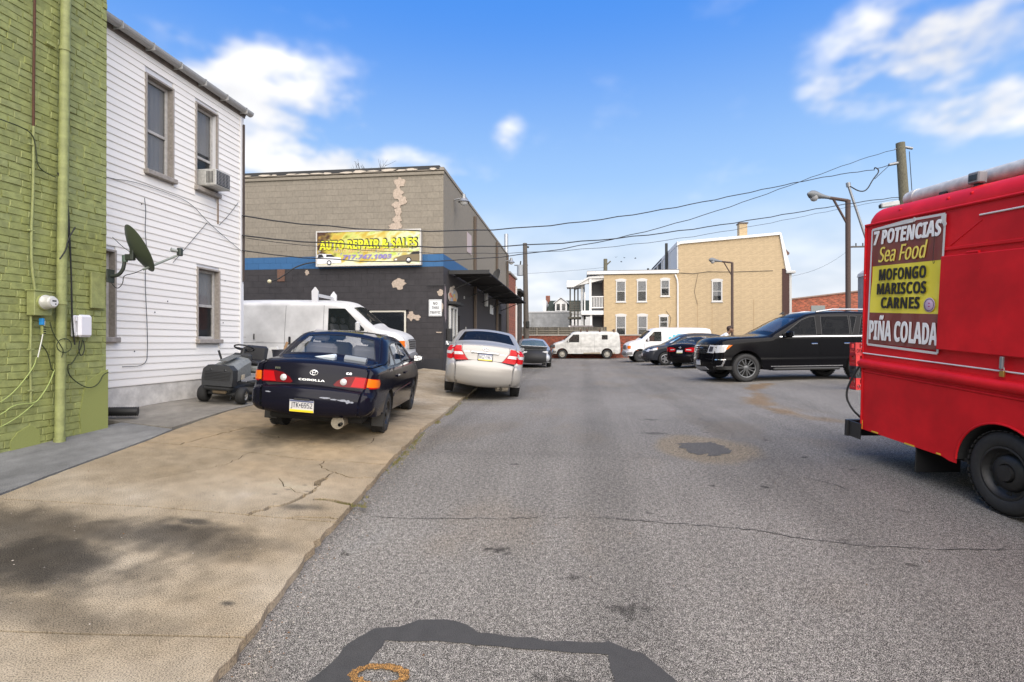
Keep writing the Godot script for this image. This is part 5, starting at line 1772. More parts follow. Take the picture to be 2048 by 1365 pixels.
	obj("upper_deck", bx(Vector3(0.2, 3.86, -1.6), Vector3(1.9, 0.36, 3.6), 0.01), white, p)
	obj("porch_roof", pr([[-0.1, 7.0], [-1.35, 6.3], [-1.35, 6.15], [-0.1, 6.85], [1.19, 6.85], [1.19, 7.1]], -3.6, 0.05), white, p)
	obj("gable_face", pr([[-0.1, 6.86], [-1.25, 6.22], [-0.1, 6.45], [1.19, 6.75], [1.19, 6.86]], -0.2, -0.1), white, p)
	for x in [-0.02, -0.75]:
		obj("column", bx(Vector3(x + 0.05, 5.35, -0.06 - (0.9 if x < -0.5 else 0.0)), Vector3(0.20, 2.95, 0.20), 0.02), white, p)
		obj("column", bx(Vector3(x + 0.1, 1.9, -0.06 - (0.9 if x < -0.5 else 0.0)), Vector3(0.22, 3.6, 0.22), 0.02), white, p)
	obj("back_wall", bx(Vector3(0.6, 3.5, -3.4), Vector3(1.1, 7.0, 0.2), 0.0), mat("porch_grey", lin(0.33, 0.33, 0.33), 0.8), p)
	obj("house_side", bx(Vector3(1.17, 3.5, -2.0), Vector3(0.03, 6.8, 3.4), 0.0), mat("porch_brown", lin(0.20, 0.13, 0.10), 0.9), p)
	obj("side_panel", bx(Vector3(-0.45, 4.85, -0.6), Vector3(0.10, 1.6, 1.2), 0.01), white, p)
	obj("rail_top", bx(Vector3(0.62, 5.25, -0.02), Vector3(1.1, 0.10, 0.10), 0.01), white, p)
	obj("rail_bottom", bx(Vector3(0.62, 4.30, -0.02), Vector3(1.1, 0.09, 0.08), 0.01), white, p)
	for k in 8:
		obj("baluster", bx(Vector3(0.14 + k * 0.135, 4.77, -0.02), Vector3(0.055, 0.9, 0.05), 0.0), white, p)
	obj("stair_screen", bx(Vector3(0.7, 1.6, -1.4), Vector3(1.0, 1.8, 0.1), 0.0), mat("porch_timber", lin(0.12, 0.10, 0.08), 0.9), p)
	# lean-to stair frame left of the porch
	var ls := thing("timber_stair_frame", "weathered timber stair and landing frame beside the white porch", "stairs", Vector3(-0.55, 0, -50.0))
	var wt := mat("grey_timber", lin(0.16, 0.15, 0.12), 0.9, {"tex": "wood", "size": 0.8})
	for x in [-0.55, -0.15, 0.15, 0.7]:
		obj("post", bx(Vector3(x, 3.2, 0), Vector3(0.12, 6.6, 0.12), 0.01), wt, ls)
	obj("canopy", bx(Vector3(-0.05, 6.5, 0), Vector3(1.6, 0.6, 1.6), 0.03), white, ls)
	obj("landing", bx(Vector3(0.05, 3.5, 0), Vector3(1.6, 0.2, 1.6), 0.02), wt, ls)
	for k in 8:
		obj("slat", bx(Vector3(0.05, 3.75 + k * 0.16, 0.75), Vector3(1.3, 0.09, 0.03), 0.0), wt, ls)
	var gs := thing("grey_shed", "low grey shed with a white corner post beside the porch", "shed", Vector3(0.0, 0, -47.6))
	obj("wall", bx(Vector3(-0.1, 1.3, -0.4), Vector3(2.0, 2.9, 0.8), 0.0), mat("shed_grey", lin(0.20, 0.18, 0.18), 0.85), gs)
	obj("corner_post", bx(Vector3(-1.12, 1.35, 0.0), Vector3(0.14, 2.8, 0.14), 0.01), white, gs)
	# yellow house: three storeys
	var t := thing("yellow_brick_house", "tall three storey yellow brick house end wall with a chimney", "house", Vector3(8.07, 0, -48.0))
	obj("wall", shell(pv([[0.0, -0.2], [8.62, -0.2], [8.62, 7.2], [8.1, 10.2], [0.05, 9.65], [0.0, 9.65]]), [rect(2.79, 4.79, 3.51, 6.41)], -28.0, 0.0), yb2, t)
	obj("brown_corner", bx(Vector3(8.62, 3.6, 0.0), Vector3(0.55, 7.6, 0.12), 0.0), mat("brown_quoin", lin(0.07, 0.035, 0.028), 0.9, {"tex": "blotch", "size": 0.8}), t)
	obj("roof_edge", pr([[-0.12, 9.66], [0.2, 9.86], [8.12, 10.42], [8.2, 10.25], [8.10, 10.2], [0.2, 9.63], [-0.12, 9.5]], -28.0, 0.14), white, t)
	obj("mansard_edge", pr([[8.10, 10.4], [8.24, 10.4], [9.0, 7.3], [8.86, 7.2], [8.62, 7.25]], -28.0, 0.12), white, t)
	obj("cornice", bx(Vector3(9.0, 7.12, -0.1), Vector3(0.75, 0.22, 0.5), 0.04), mat("cornice_pale", lin(0.45, 0.45, 0.43), 0.7), t)
	obj("bay", bx(Vector3(8.98, 4.6, -0.6), Vector3(0.35, 4.8, 0.9), 0.02), mat("cornice_pale", lin(0.45, 0.45, 0.43), 0.7), t)
	obj("dormer_roof", pr([[8.3, 9.7], [9.15, 8.8], [9.1, 8.65], [8.5, 8.7]], -1.6, -0.6), mat("dormer_brown", lin(0.12, 0.07, 0.055), 0.85), t)
	obj("chimney", bx(Vector3(5.46, 10.75, -1.0), Vector3(0.66, 1.3, 0.66), 0.02), yb, t)
	obj("chimney_cap", bx(Vector3(5.46, 11.42, -1.0), Vector3(0.8, 0.12, 0.8), 0.02), mat("cap_dark", lin(0.12, 0.10, 0.09), 0.9), t)
	window(t, Transform3D(Basis.IDENTITY, Vector3(3.15, 5.6, 0.0)), 0.86, 1.75, {"open": true, "blind": 0.75, "arch": true, "fw": 0.1, "frame": wwin, "blind_mat": mat("far_blind", lin(0.45, 0.46, 0.47), 0.8)})
	obj("cable", tb([Vector3(0.0, 7.2, 0.03), Vector3(1.2, 7.1, 0.03), Vector3(2.4, 7.25, 0.03), Vector3(4.5, 7.2, 0.03), Vector3(7.6, 7.25, 0.03)], 0.02, 4), dark, t)
	obj("cable", tb([Vector3(1.6, 7.1, 0.03), Vector3(1.3, 5.6, 0.03), Vector3(1.55, 4.5, 0.03)], 0.012, 4), dark, t)
	for x in [1.55, 6.1, 2.75]:
		obj("settlement_line", bx(Vector3(x, 2.6, 0.004), Vector3(0.025, 4.6, 0.012)), mat("joint_brown", lin(0.30, 0.2, 0.1), 0.9), t)
	# sided upper storeys along the house's far side
	var sx := X_FACE.basis * Basis(Vector3.UP, PI)
	var xs := [[-48.0, -51.8, "white", 9.62], [-51.8, -57.5, "white", 9.7], [-57.5, -65.5, "black", 9.8], [-65.5, -77.0, "white", 9.8]]
	for k in 4:
		var r: Array = xs[k]
		var bm: Material = white if r[2] == "white" else dark
		obj("siding", bx(Vector3(-0.04, 8.4, (r[0] + r[1]) * 0.5 + 48.0), Vector3(0.06, 3.0, absf(r[1] - r[0]) - 0.05), 0.0), bm, t)
		for c in 14:
			obj("siding_board", bx(Vector3(-0.085 - 0.004 * (k % 2), 6.98 + c * 0.2, (r[0] + r[1]) * 0.5 + 48.0), Vector3(0.03, 0.18, absf(r[1] - r[0]) - 0.1), 0.004), bm, t)
	for z in [-54.0, -56.3, -60.2, -63.4, -69.0]:
		window(t, Transform3D(Basis(Vector3.UP, -PI / 2), Vector3(-0.10, 8.6, z + 48.0)), 0.9, 1.9, {"fw": 0.1, "frame": wwin, "blind": 1.0})
	for z in [-53.0, -67.5]:
		obj("vent_pipe", tb([Vector3(-0.25, 7.4, z + 48.0), Vector3(-0.25, 10.6 if z > -60 else 10.2, z + 48.0)], 0.13, 8), dark, t)
	# grey building and dormer house behind the wall
	var g := thing("grey_block_building", "low pale grey block building behind the retaining wall", "building", Vector3(-5.6, 0, -54.0))
	obj("wall", bx(Vector3(2.2, 2.05, -3.0), Vector3(4.5, 4.4, 6.0), 0.0), grey, g)
	obj("coping", bx(Vector3(2.2, 4.28, -3.0), Vector3(4.6, 0.14, 6.1), 0.02), mat("coping_pale", lin(0.42, 0.42, 0.41), 0.8), g)
	obj("shutter", bx(Vector3(2.75, 2.35, 0.0), Vector3(3.1, 0.8, 0.08), 0.0), mat("shutter_dark", lin(0.075, 0.075, 0.075), 0.7), g)
	for k in 12:
		obj("shutter_slat", bx(Vector3(2.75, 2.0 + k * 0.06, 0.05), Vector3(3.0, 0.04, 0.03)), mat("shutter_dark", lin(0.075, 0.075, 0.075), 0.7), g)
	obj("pilaster", bx(Vector3(0.5, 2.0, 0.05), Vector3(0.35, 4.2, 0.1), 0.01), grey, g)
	obj("vent", bx(Vector3(-0.0, 4.7, -0.6), Vector3(0.25, 0.7, 0.25), 0.02), mat("coping_pale", lin(0.42, 0.42, 0.41), 0.8), g)
	var h := thing("dormer_house", "far house with a dark green shingle roof, white dormer and brick chimney", "house", Vector3(-4.7, 0, -70.0))
	obj("wall", bx(Vector3(4.5, 2.6, -4.0), Vector3(9.2, 5.4, 8.0), 0.0), white, h)
	obj("roof", pr([[0.0, 5.3], [-3.6, 6.9], [-7.2, 5.3]], -9.1, -0.25, Transform3D(X_FACE.basis * Basis(Vector3.UP, PI), Vector3.ZERO)), mat("roof_green_black", lin(0.025, 0.034, 0.022), 0.9, {"tex": "fine", "size": 1.0}), h)
	obj("gable_end", bx(Vector3(-0.1, 5.9, -1.9), Vector3(0.4, 1.6, 3.6), 0.0), white, h)
	obj("chimney", bx(Vector3(0.12, 7.0, -3.6), Vector3(0.55, 1.1, 0.6), 0.02), redb, h)
	obj("dormer", pr([[1.25, 5.3], [2.75, 5.3], [2.75, 6.3], [2.0, 6.85], [1.25, 6.3]], -2.6, 0.1), white, h)
	for x in [1.66, 2.34]:
		obj("dormer_window", bx(Vector3(x, 5.8, 0.12), Vector3(0.42, 0.8, 0.05), 0.0), mat("dark_glass", lin(0.02, 0.022, 0.025), 0.06), h)
	obj("dormer_roof", pr([[1.05, 6.2], [2.0, 6.95], [2.95, 6.2], [2.95, 6.32], [2.0, 7.08], [1.05, 6.32]], -2.6, 0.25), mat("dormer_trim", lin(0.5, 0.5, 0.5), 0.7), h)
	# right side: red brick shed roofed building and a grey one
	var rb := thing("low_brick_building", "long low red brick building far behind the black SUV", "building", Vector3(18.5, 0, -53.0))
	obj("wall", pr([[-2.0, 0.0], [9.0, 0.0], [9.0, 6.2], [0.0, 5.15], [-2.0, 4.9]], -8.0, 0.0), mat("far_red_brick_b", lin(0.86, 0.74, 0.66), 0.9, {"tex": "red_brick", "size": 0.92}), rb)
	obj("roof_edge", pr([[-2.0, 4.9], [0.0, 5.15], [9.0, 6.2], [9.0, 6.32], [0.0, 5.27], [-2.0, 5.02]], -8.0, 0.12), mat("edge_brown", lin(0.22, 0.15, 0.12), 0.8), rb)
	obj("window", bx(Vector3(2.7, 4.35, 0.02), Vector3(1.2, 0.6, 0.08), 0.01), mat("far_glass", lin(0.12, 0.14, 0.14), 0.2), rb)
	obj("stair_rail", tb([Vector3(6.3, 4.2, 0.4), Vector3(4.4, 4.4, 0.4), Vector3(4.0, 4.1, 0.4), Vector3(4.6, 3.2, 0.4)], 0.06, 6), dark, rb)
	obj("low_wall", bx(Vector3(2.0, 1.9, 0.6), Vector3(10.0, 4.2, 0.3), 0.0), mat("low_wall_grey", lin(0.40, 0.40, 0.38), 0.85), rb)
	var gr := thing("grey_stucco_building", "grey stucco building corner just beyond the food truck", "building", Vector3(17.3, 0, -34.3))
	obj("wall", bx(Vector3(3.0, 2.8, -1.5), Vector3(6.0, 5.4, 3.0), 0.0), mat("stucco_grey", lin(0.30, 0.30, 0.31), 0.9, {"tex": "blotch", "size": 2.5}), gr)
	obj("parapet", pr([[-0.06, 5.4], [0.0, 5.62], [0.3, 5.85], [6.0, 6.2], [6.0, 5.4]], -3.0, 0.06), mat("stucco_pale", lin(0.40, 0.40, 0.40), 0.9), gr)
	obj("sign_panel", bx(Vector3(-0.05, 3.9, -1.2), Vector3(0.1, 0.55, 0.9), 0.01), white, gr)
	obj("sign_panel", bx(Vector3(-0.05, 3.1, -1.2), Vector3(0.1, 0.6, 0.8), 0.01), white, gr)

# ------------------------------------------------------------------ poles, lamps, wires
func street_lamp(label: String, base: Vector3, h: float, arm: Vector3, r: float) -> void:
	var l := thing("street_lamp", label, "street lamp", base, 0.0, "street lamps over the lot")
	var rust := mat("lamp_rust", lin(0.085, 0.055, 0.045), 0.8, {"tex": "streak", "size": 1.5})
	var head := mat("lamp_head", lin(0.13, 0.14, 0.15), 0.5)
	obj("pole", tb([Vector3(0, 0, 0), Vector3(0, h, 0)], r, 10), rust, l)
	var n := arm.normalized()
	var top := Vector3(0, h - 0.02, 0)
	obj("bracket", tb([top, top + n * arm.length() * 0.45 + Vector3(0, 0.12, 0)], r * 0.7, 8), rust, l)
	obj("brace", tb([Vector3(0, h - 1.1, 0), top + n * arm.length() * 0.36 + Vector3(0, 0.06, 0)], r * 0.45, 6), rust, l)
	var a := top + n * arm.length() * 0.42 + Vector3(0, 0.12, 0)
	var b := top + arm + Vector3(0, 0.30, 0)
	var st := mb()
	var pts := []
	var rad := []
	for k in 9:
		var t := k / 8.0
		pts.append(a.lerp(b, t))
		rad.append([0.06, 0.07, 0.08, 0.10, 0.13, 0.17, 0.19, 0.17, 0.05][k])
	tube(st, pts, rad, 10)
	var hd := obj("luminaire", st, head, l)
	var gx := a.lerp(b, 0.72) + Vector3(0, -0.06, 0)
	obj("lens", lathed([Vector2(0.17, 0.0), Vector2(0.16, 0.10), Vector2(0.11, 0.19), Vector2(0.0, 0.23)], 16, Transform3D(Basis(Vector3.RIGHT, PI / 2), gx)), mat("lamp_lens", lin(0.33, 0.33, 0.33), 0.3), hd)

func wire(label: String, a: Vector3, b: Vector3, sag: float, peak: float, r: float) -> void:
	var w := thing("power_line", label, "wire", a, 0.0, "wires overhead")
	var pts := []
	var p := log(0.5) / log(peak)       # lowest at fraction "peak"
	for k in 41:
		var s := k / 40.0
		var q := pow(s, p)
		pts.append((b - a) * s - Vector3(0, sag * 4.0 * q * (1.0 - q), 0) + Vector3(0, 0.012 * sin(s * 90.0), 0))
	obj("strand", tb(pts, r, 5), mat("wire_black", lin(0.012, 0.012, 0.013), 0.6), w)

func build_poles_and_wires() -> void:
	street_lamp("rusty street lamp on a tall pole just behind the food truck", Vector3(11.51, 0, -25.67), 7.5, Vector3(-1.75, 0.0, 0.22), 0.105)
	street_lamp("smaller rusty street lamp in front of the yellow brick house", Vector3(11.9, 0, -45.9), 7.7, Vector3(-1.85, -0.05, 0.24), 0.10)
	var wood := mat("pole_wood", lin(0.20, 0.185, 0.125), 0.9, {"tex": "wood", "size": 1.4})
	var wood2 := mat("pole_wood_grey", lin(0.15, 0.13, 0.11), 0.9, {"tex": "wood", "size": 1.4})
	var steel := mat("galvanised", lin(0.26, 0.27, 0.28), 0.45, {"metal": 0.5})
	var dark := mat("far_dark", lin(0.03, 0.032, 0.03), 0.85)
	var black := mat("wire_black", lin(0.012, 0.012, 0.013), 0.6)
	var u := thing("utility_pole", "thick wooden utility pole with a camera behind the food truck roof", "utility pole", Vector3(11.85, 0, -21.68), 0.0, "utility poles")
	obj("shaft", tb([Vector3(0.15, 0, 0), Vector3(-0.22, 6.4, 0.02), Vector3(-0.36, 8.55, 0.04)], [0.19, 0.16, 0.145], 14), wood, u)
	obj("insulator", tb([Vector3(-0.45, 7.82, 0.05), Vector3(-0.76, 7.76, 0.07)], [0.06, 0.05], 8), steel, u)
	obj("insulator", tb([Vector3(-0.25, 8.4, 0.04), Vector3(0.05, 8.33, 0.04)], 0.05, 8), steel, u)
	obj("ground_wire", tb([Vector3(-0.10, 8.2, 0.12), Vector3(0.0, 6.0, 0.17), Vector3(0.1, 3.0, 0.2)], 0.012, 4), black, u)
	obj("bolt", tb([Vector3(-0.55, 8.33, 0.04), Vector3(-0.4, 8.36, 0.04)], 0.02, 6), steel, u)
	var sc := thing("security_camera", "pale security camera on the thick wooden pole behind the truck", "camera", Vector3(11.38, 6.32, -21.6))
	obj("bracket", tb([Vector3(0.1, -0.06, 0), Vector3(-0.12, -0.08, 0.02), Vector3(-0.14, 0.0, 0.02)], 0.025, 6), steel, sc)
	obj("housing", bx(Vector3(-0.3, 0.02, 0.04), Vector3(0.62, 0.18, 0.2), 0.03, Transform3D(Basis(Vector3.BACK, 0.14), Vector3.ZERO)), mat("camera_grey", lin(0.42, 0.43, 0.42), 0.5), sc)
	obj("lens_window", bx(Vector3(-0.63, 0.0, 0.04), Vector3(0.02, 0.12, 0.14), 0.0, Transform3D(Basis(Vector3.BACK, 0.14), Vector3.ZERO)), dark, sc)
	var lp := thing("leaning_pipe_pole", "thin leaning steel pipe mast with slack cable behind the food truck", "pole", Vector3(11.9, 0, -21.5))
	obj("pipe", tb([Vector3(0, 0, 0), Vector3(-1.52, 4.65, 0), Vector3(-2.29, 7.0, 0.1)], 0.045, 8), steel, lp)
	obj("weather_cap", tb([Vector3(-2.28, 6.95, 0.1), Vector3(-2.30, 7.1, 0.1)], 0.08, 8), steel, lp)
	cable(lp, "slack_cable", [Vector3(-2.25, 6.98, 0.1), Vector3(-1.9, 6.75, 0.1), Vector3(-1.66, 6.8, 0.1), Vector3(-1.45, 7.2, 0.08), Vector3(-1.2, 7.5, 0.06), Vector3(-1.35, 7.66, 0.03), Vector3(-1.36, 7.58, 0.0)], 0.022, black)
	var cp := thing("crossarm_pole", "distant wooden pole with a crossarm right of the street lamp", "utility pole", Vector3(30.84, 0, -64.4), 0.0, "utility poles")
	obj("shaft", tb([Vector3(0, 0, 0), Vector3(0, 12.2, 0)], [0.24, 0.18], 8), wood2, cp)
	obj("crossarm", bx(Vector3(-0.6, 11.75, 0.1), Vector3(3.0, 0.16, 0.16), 0.02), wood2, cp)
	for x in [-1.9, -1.2, -0.5]:
		obj("insulator", tb([Vector3(x, 11.8, 0.1), Vector3(x, 12.15, 0.1)], 0.06, 6), dark, cp)
	var mp := thing("alley_utility_pole", "utility pole with a transformer beside the corrugated awning's end", "utility pole", Vector3(-4.1, 0, -40.0), 0.0, "utility poles")
	obj("shaft", tb([Vector3(0.05, 0, 0), Vector3(-0.07, 8.55, 0)], [0.22, 0.16], 10), wood2, mp)
	obj("transformer", tb([Vector3(-0.42, 6.2, 0), Vector3(-0.42, 6.95, 0)], 0.24, 12), mat("transformer_grey", lin(0.27, 0.29, 0.31), 0.5), mp)
	obj("bushing", tb([Vector3(-0.42, 6.95, 0), Vector3(-0.38, 7.25, 0)], 0.05, 6), dark, mp)
	obj("arm", bx(Vector3(-0.35, 6.95, 0.0), Vector3(1.0, 0.06, 0.06), 0.0), wood2, mp)
	obj("insulator", tb([Vector3(0.05, 8.3, 0), Vector3(0.22, 8.25, 0)], 0.07, 6), dark, mp)
	obj("meter_can", bx(Vector3(0.15, 2.6, 0.2), Vector3(0.25, 0.5, 0.2), 0.05), dark, mp)
	var fp := thing("roof_pole", "broken top of a wooden pole above the yellow wing's roof", "utility pole", Vector3(2.46, 0, -60.0), 0.0, "utility poles")
	obj("shaft", tb([Vector3(0, 0, 0), Vector3(0, 10.3, 0)], [0.26, 0.2], 8), wood, fp)
	obj("stub", tb([Vector3(0.05, 9.6, 0), Vector3(0.55, 10.05, 0)], 0.08, 6), wood, fp)
	wire("thick black overhead cable, topmost of the three ending at the white house", Vector3(10.55, 7.56, -21.5), Vector3(-6.21, 3.60, -9.39), 0.77, 0.66, 0.013)
	wire("sagging overhead cable from the pole top, lowest of the three at the white house", Vector3(11.27, 8.29, -21.6), Vector3(-6.21, 2.96, -9.39), 1.17, 0.62, 0.010)
	wire("overhead cable from the camera's height, middle one at the white house", Vector3(11.45, 6.56, -21.6), Vector3(-6.21, 3.235, -9.39), 0.63, 0.64, 0.013)
	wire("thin overhead wire just below the middle cable", Vector3(11.45, 6.50, -21.62), Vector3(-6.21, 3.20, -9.41), 0.78, 0.62, 0.006)
	wire("short tail of cable joining the leaning pipe to the thick pole", Vector3(10.6, 7.6, -21.47), Vector3(11.15, 7.78, -21.6), 0.02, 0.5, 0.010)
	wire("taut cable from the slack loop up to the thick pole", Vector3(10.5, 7.2, -21.4), Vector3(11.1, 7.74, -21.6), 0.0, 0.5, 0.010)
	wire("faint far wire running left from the broken pole", Vector3(2.46, 9.4, -60.0), Vector3(-20.0, 8.2, -52.0), 0.5, 0.5, 0.012)
	wire("faint far wire between the crossarm pole and the brown cornice", Vector3(29.4, 11.9, -64.3), Vector3(17.1, 6.8, -48.4), 0.6, 0.5, 0.012)

# ------------------------------------------------------------------ vehicles
# A body is a side outline (u from the tail, y up) swept across the car: the flanks bulge and round over into the strip that runs
# from the rear bumper over the roof to the front bumper. Panels, panes and lamps are laid on those two surfaces.
func chaikin(pts: Array, times: int) -> Array:
	var p := pts
	for k in times:
		var q := [p[0]]
		for i in p.size() - 1:
			var a: Array = p[i]
			var b: Array = p[i + 1]
			for t in [0.25, 0.75]:
				var e := []
				for c in 4:
					e.append(lerpf(a[c], b[c], t))
				q.append(e)
		q.append(p[-1])
		p = q
	return p

func car_setup(s: Dictionary) -> Dictionary:
	var pts := chaikin(s.prof, s.get("smooth", 2))
	s.P = PackedVector2Array()
	s.R = PackedFloat32Array()
	s.C = PackedFloat32Array()
	s.A = PackedFloat32Array()
	var acc := 0.0
	for i in pts.size():
		var p := Vector2(pts[i][0], pts[i][1])
		if i > 0: acc += p.distance_to(s.P[i - 1])
		s.P.append(p)
		s.R.append(pts[i][2])
		s.C.append(pts[i][3])
		s.A.append(acc)
	s.len = acc
	s.cache = {}
	return s

func half_width(s: Dictionary, u: float, y: float) -> float:
	var p := Vector2(u, y)
	var best := 1e9
	var r := 0.1
	for i in s.P.size() - 1:
		var a: Vector2 = s.P[i]
		var b: Vector2 = s.P[i + 1]
		var ab := b - a
		var t := clampf((p - a).dot(ab) / maxf(ab.length_squared(), 1e-9), 0.0, 1.0)
		var d := p.distance_squared_to(a + ab * t)
		if d < best:
			best = d
			r = lerpf(s.R[i], s.R[i + 1], t)
	return base_width(s, u, y) - fillet(sqrt(best), r)

func fillet(d: float, r: float) -> float:
	if d >= r: return 0.0
	return r - sqrt(maxf(r * r - (r - d) * (r - d), 0.0))

func base_width(s: Dictionary, u: float, y: float) -> float:
	var t := clampf((y - s.belt) / (s.H - s.belt), 0.0, 1.0)
	var w: float = s.hw - (s.hw - s.rhw) * pow(t, 1.15) - s.get("shoulder", 0.02) * smoothstep(0.0, 0.05, y - s.belt)
	var mid: float = s.get("mid", 0.55)
	if y < mid:
		w -= s.get("tuck", 0.06) * pow((mid - y) / mid, 2.0)
	w += s.get("crease", 0.0) * exp(-pow((y - s.get("crease_y", 0.8)) / 0.035, 2.0))
	var e := absf(2.0 * u / s.L - 1.0)
	return w - s.get("taper", 0.08) * pow(e, 4.0)

func side_at(v: Vector2, s: Dictionary, sign_: float, off: float) -> Array:
	var key := Vector2i(int(round(v.x * 8000.0)), int(round(v.y * 8000.0)))
	var c: Dictionary = s.cache
	if not c.has(key):
		var e := 0.006
		var h := half_width(s, v.x, v.y)
		var hu := (half_width(s, v.x + e, v.y) - half_width(s, v.x - e, v.y)) / (2.0 * e)
		var hy := (half_width(s, v.x, v.y + e) - half_width(s, v.x, v.y - e)) / (2.0 * e)
		c[key] = Vector3(h, clampf(hu, -4.0, 4.0), clampf(hy, -4.0, 4.0))
	var q: Vector3 = c[key]
	var n := Vector3(sign_, -q.z, q.y).normalized()
	return [Vector3(sign_ * q.x, v.y, s.ur - v.x) + n * off, n]

func strip_raw(s: Dictionary, a: float, t: float) -> Vector3:
	a = clampf(a, 0.0, s.len)
	var i := 0
	while i < s.A.size() - 2 and s.A[i + 1] < a:
		i += 1
	var k: float = (a - s.A[i]) / maxf(s.A[i + 1] - s.A[i], 1e-6)
	var p: Vector2 = s.P[i].lerp(s.P[i + 1], k)
	var d: Vector2 = (s.P[i + 1] - s.P[i]).normalized()
	if k > 0.5 and i < s.P.size() - 2:
		d = d.lerp((s.P[i + 2] - s.P[i + 1]).normalized(), k - 0.5).normalized()
	elif k < 0.5 and i > 0:
		d = d.lerp((s.P[i] - s.P[i - 1]).normalized(), 0.5 - k).normalized()
	var n := Vector2(-d.y, d.x)      # outwards for an outline that runs from the tail over the roof
	var w := base_width(s, p.x, p.y) - lerpf(s.R[i], s.R[i + 1], k)
	var c: float = lerpf(s.C[i], s.C[i + 1], k) * (1.0 - t * t)
	return Vector3(t * w, p.y + n.y * c, s.ur - (p.x + n.x * c))

func strip_at(v: Vector2, s: Dictionary, off: float) -> Array:
	var e := 0.01
	var ds := strip_raw(s, v.x + e, v.y) - strip_raw(s, v.x - e, v.y)
	var dt := strip_raw(s, v.x, v.y + 0.02) - strip_raw(s, v.x, v.y - 0.02)
	var n := dt.cross(ds).normalized()
	return [strip_raw(s, v.x, v.y) + n * off, n]

func arc_of(s: Dictionary, u: float, y: float) -> float:
	var p := Vector2(u, y)
	var best := 1e9
	var o := 0.0
	for i in s.P.size() - 1:
		var c := Geometry2D.get_closest_point_to_segment(p, s.P[i], s.P[i + 1])
		var d := p.distance_to(c)
		if d < best:
			best = d
			o = s.A[i] + s.P[i].distance_to(c)
	return o

func strip_poly(s: Dictionary, a: Array) -> PackedVector2Array:
	var o := PackedVector2Array()
	for p in a:
		o.append(Vector2(arc_of(s, p[0], p[1]), p[2]))
	return o

# something laid on the flank / on the strip, standing "off" proud
func side_patch(s: Dictionary, parent: Node, called: String, m: Material, poly: PackedVector2Array, off: float, signs := [1.0, -1.0], thick := 0.012) -> Array:
	var made := []
	var outline := PackedVector2Array(s.P)
	for g in signs:
		var st := mb()
		var f := side_at.bind(s, g, off)
		for q in Geometry2D.intersect_polygons(poly, outline):
			var small := bounds(q).get_area() < 0.15
			skin(st, q, [], 0.03 if small else 0.09, 0.06, f)
			if thick > 0.0: skirt(st, q, 0.04, f, thick)
		made.append(obj(called, st, m, parent))
	return made

func strip_patch(s: Dictionary, parent: Node, called: String, m: Material, poly: PackedVector2Array, off: float, thick := 0.012) -> MeshInstance3D:
	var st := mb()
	var f := strip_at.bind(s, off)
	skin(st, poly, [], 0.06, 0.1, f)
	if thick > 0.0: skirt(st, poly, 0.08, f, thick)
	return obj(called, st, m, parent)

# frame for lettering or a plate: x to the right seen from outside, y up the surface, z outwards
func strip_frame(s: Dictionary, u: float, y: float, t: float, off: float) -> Transform3D:
	var e := strip_at(Vector2(arc_of(s, u, y), t), s, off)
	var n: Vector3 = e[1]
	var x := Vector3.UP.cross(n).normalized()
	return Transform3D(Basis(x, n.cross(x), n), e[0])

func side_frame(s: Dictionary, u: float, y: float, g: float, off: float) -> Transform3D:
	var e := side_at(Vector2(u, y), s, g, off)
	var n: Vector3 = e[1]
	var x := Vector3.UP.cross(n).normalized()
	return Transform3D(Basis(x, n.cross(x), n), e[0])

func mirror_t(a: Array) -> Array:
	var o := []
	for p in a:
		o.append([p[0], p[1], -p[2]])
	o.reverse()
	return o

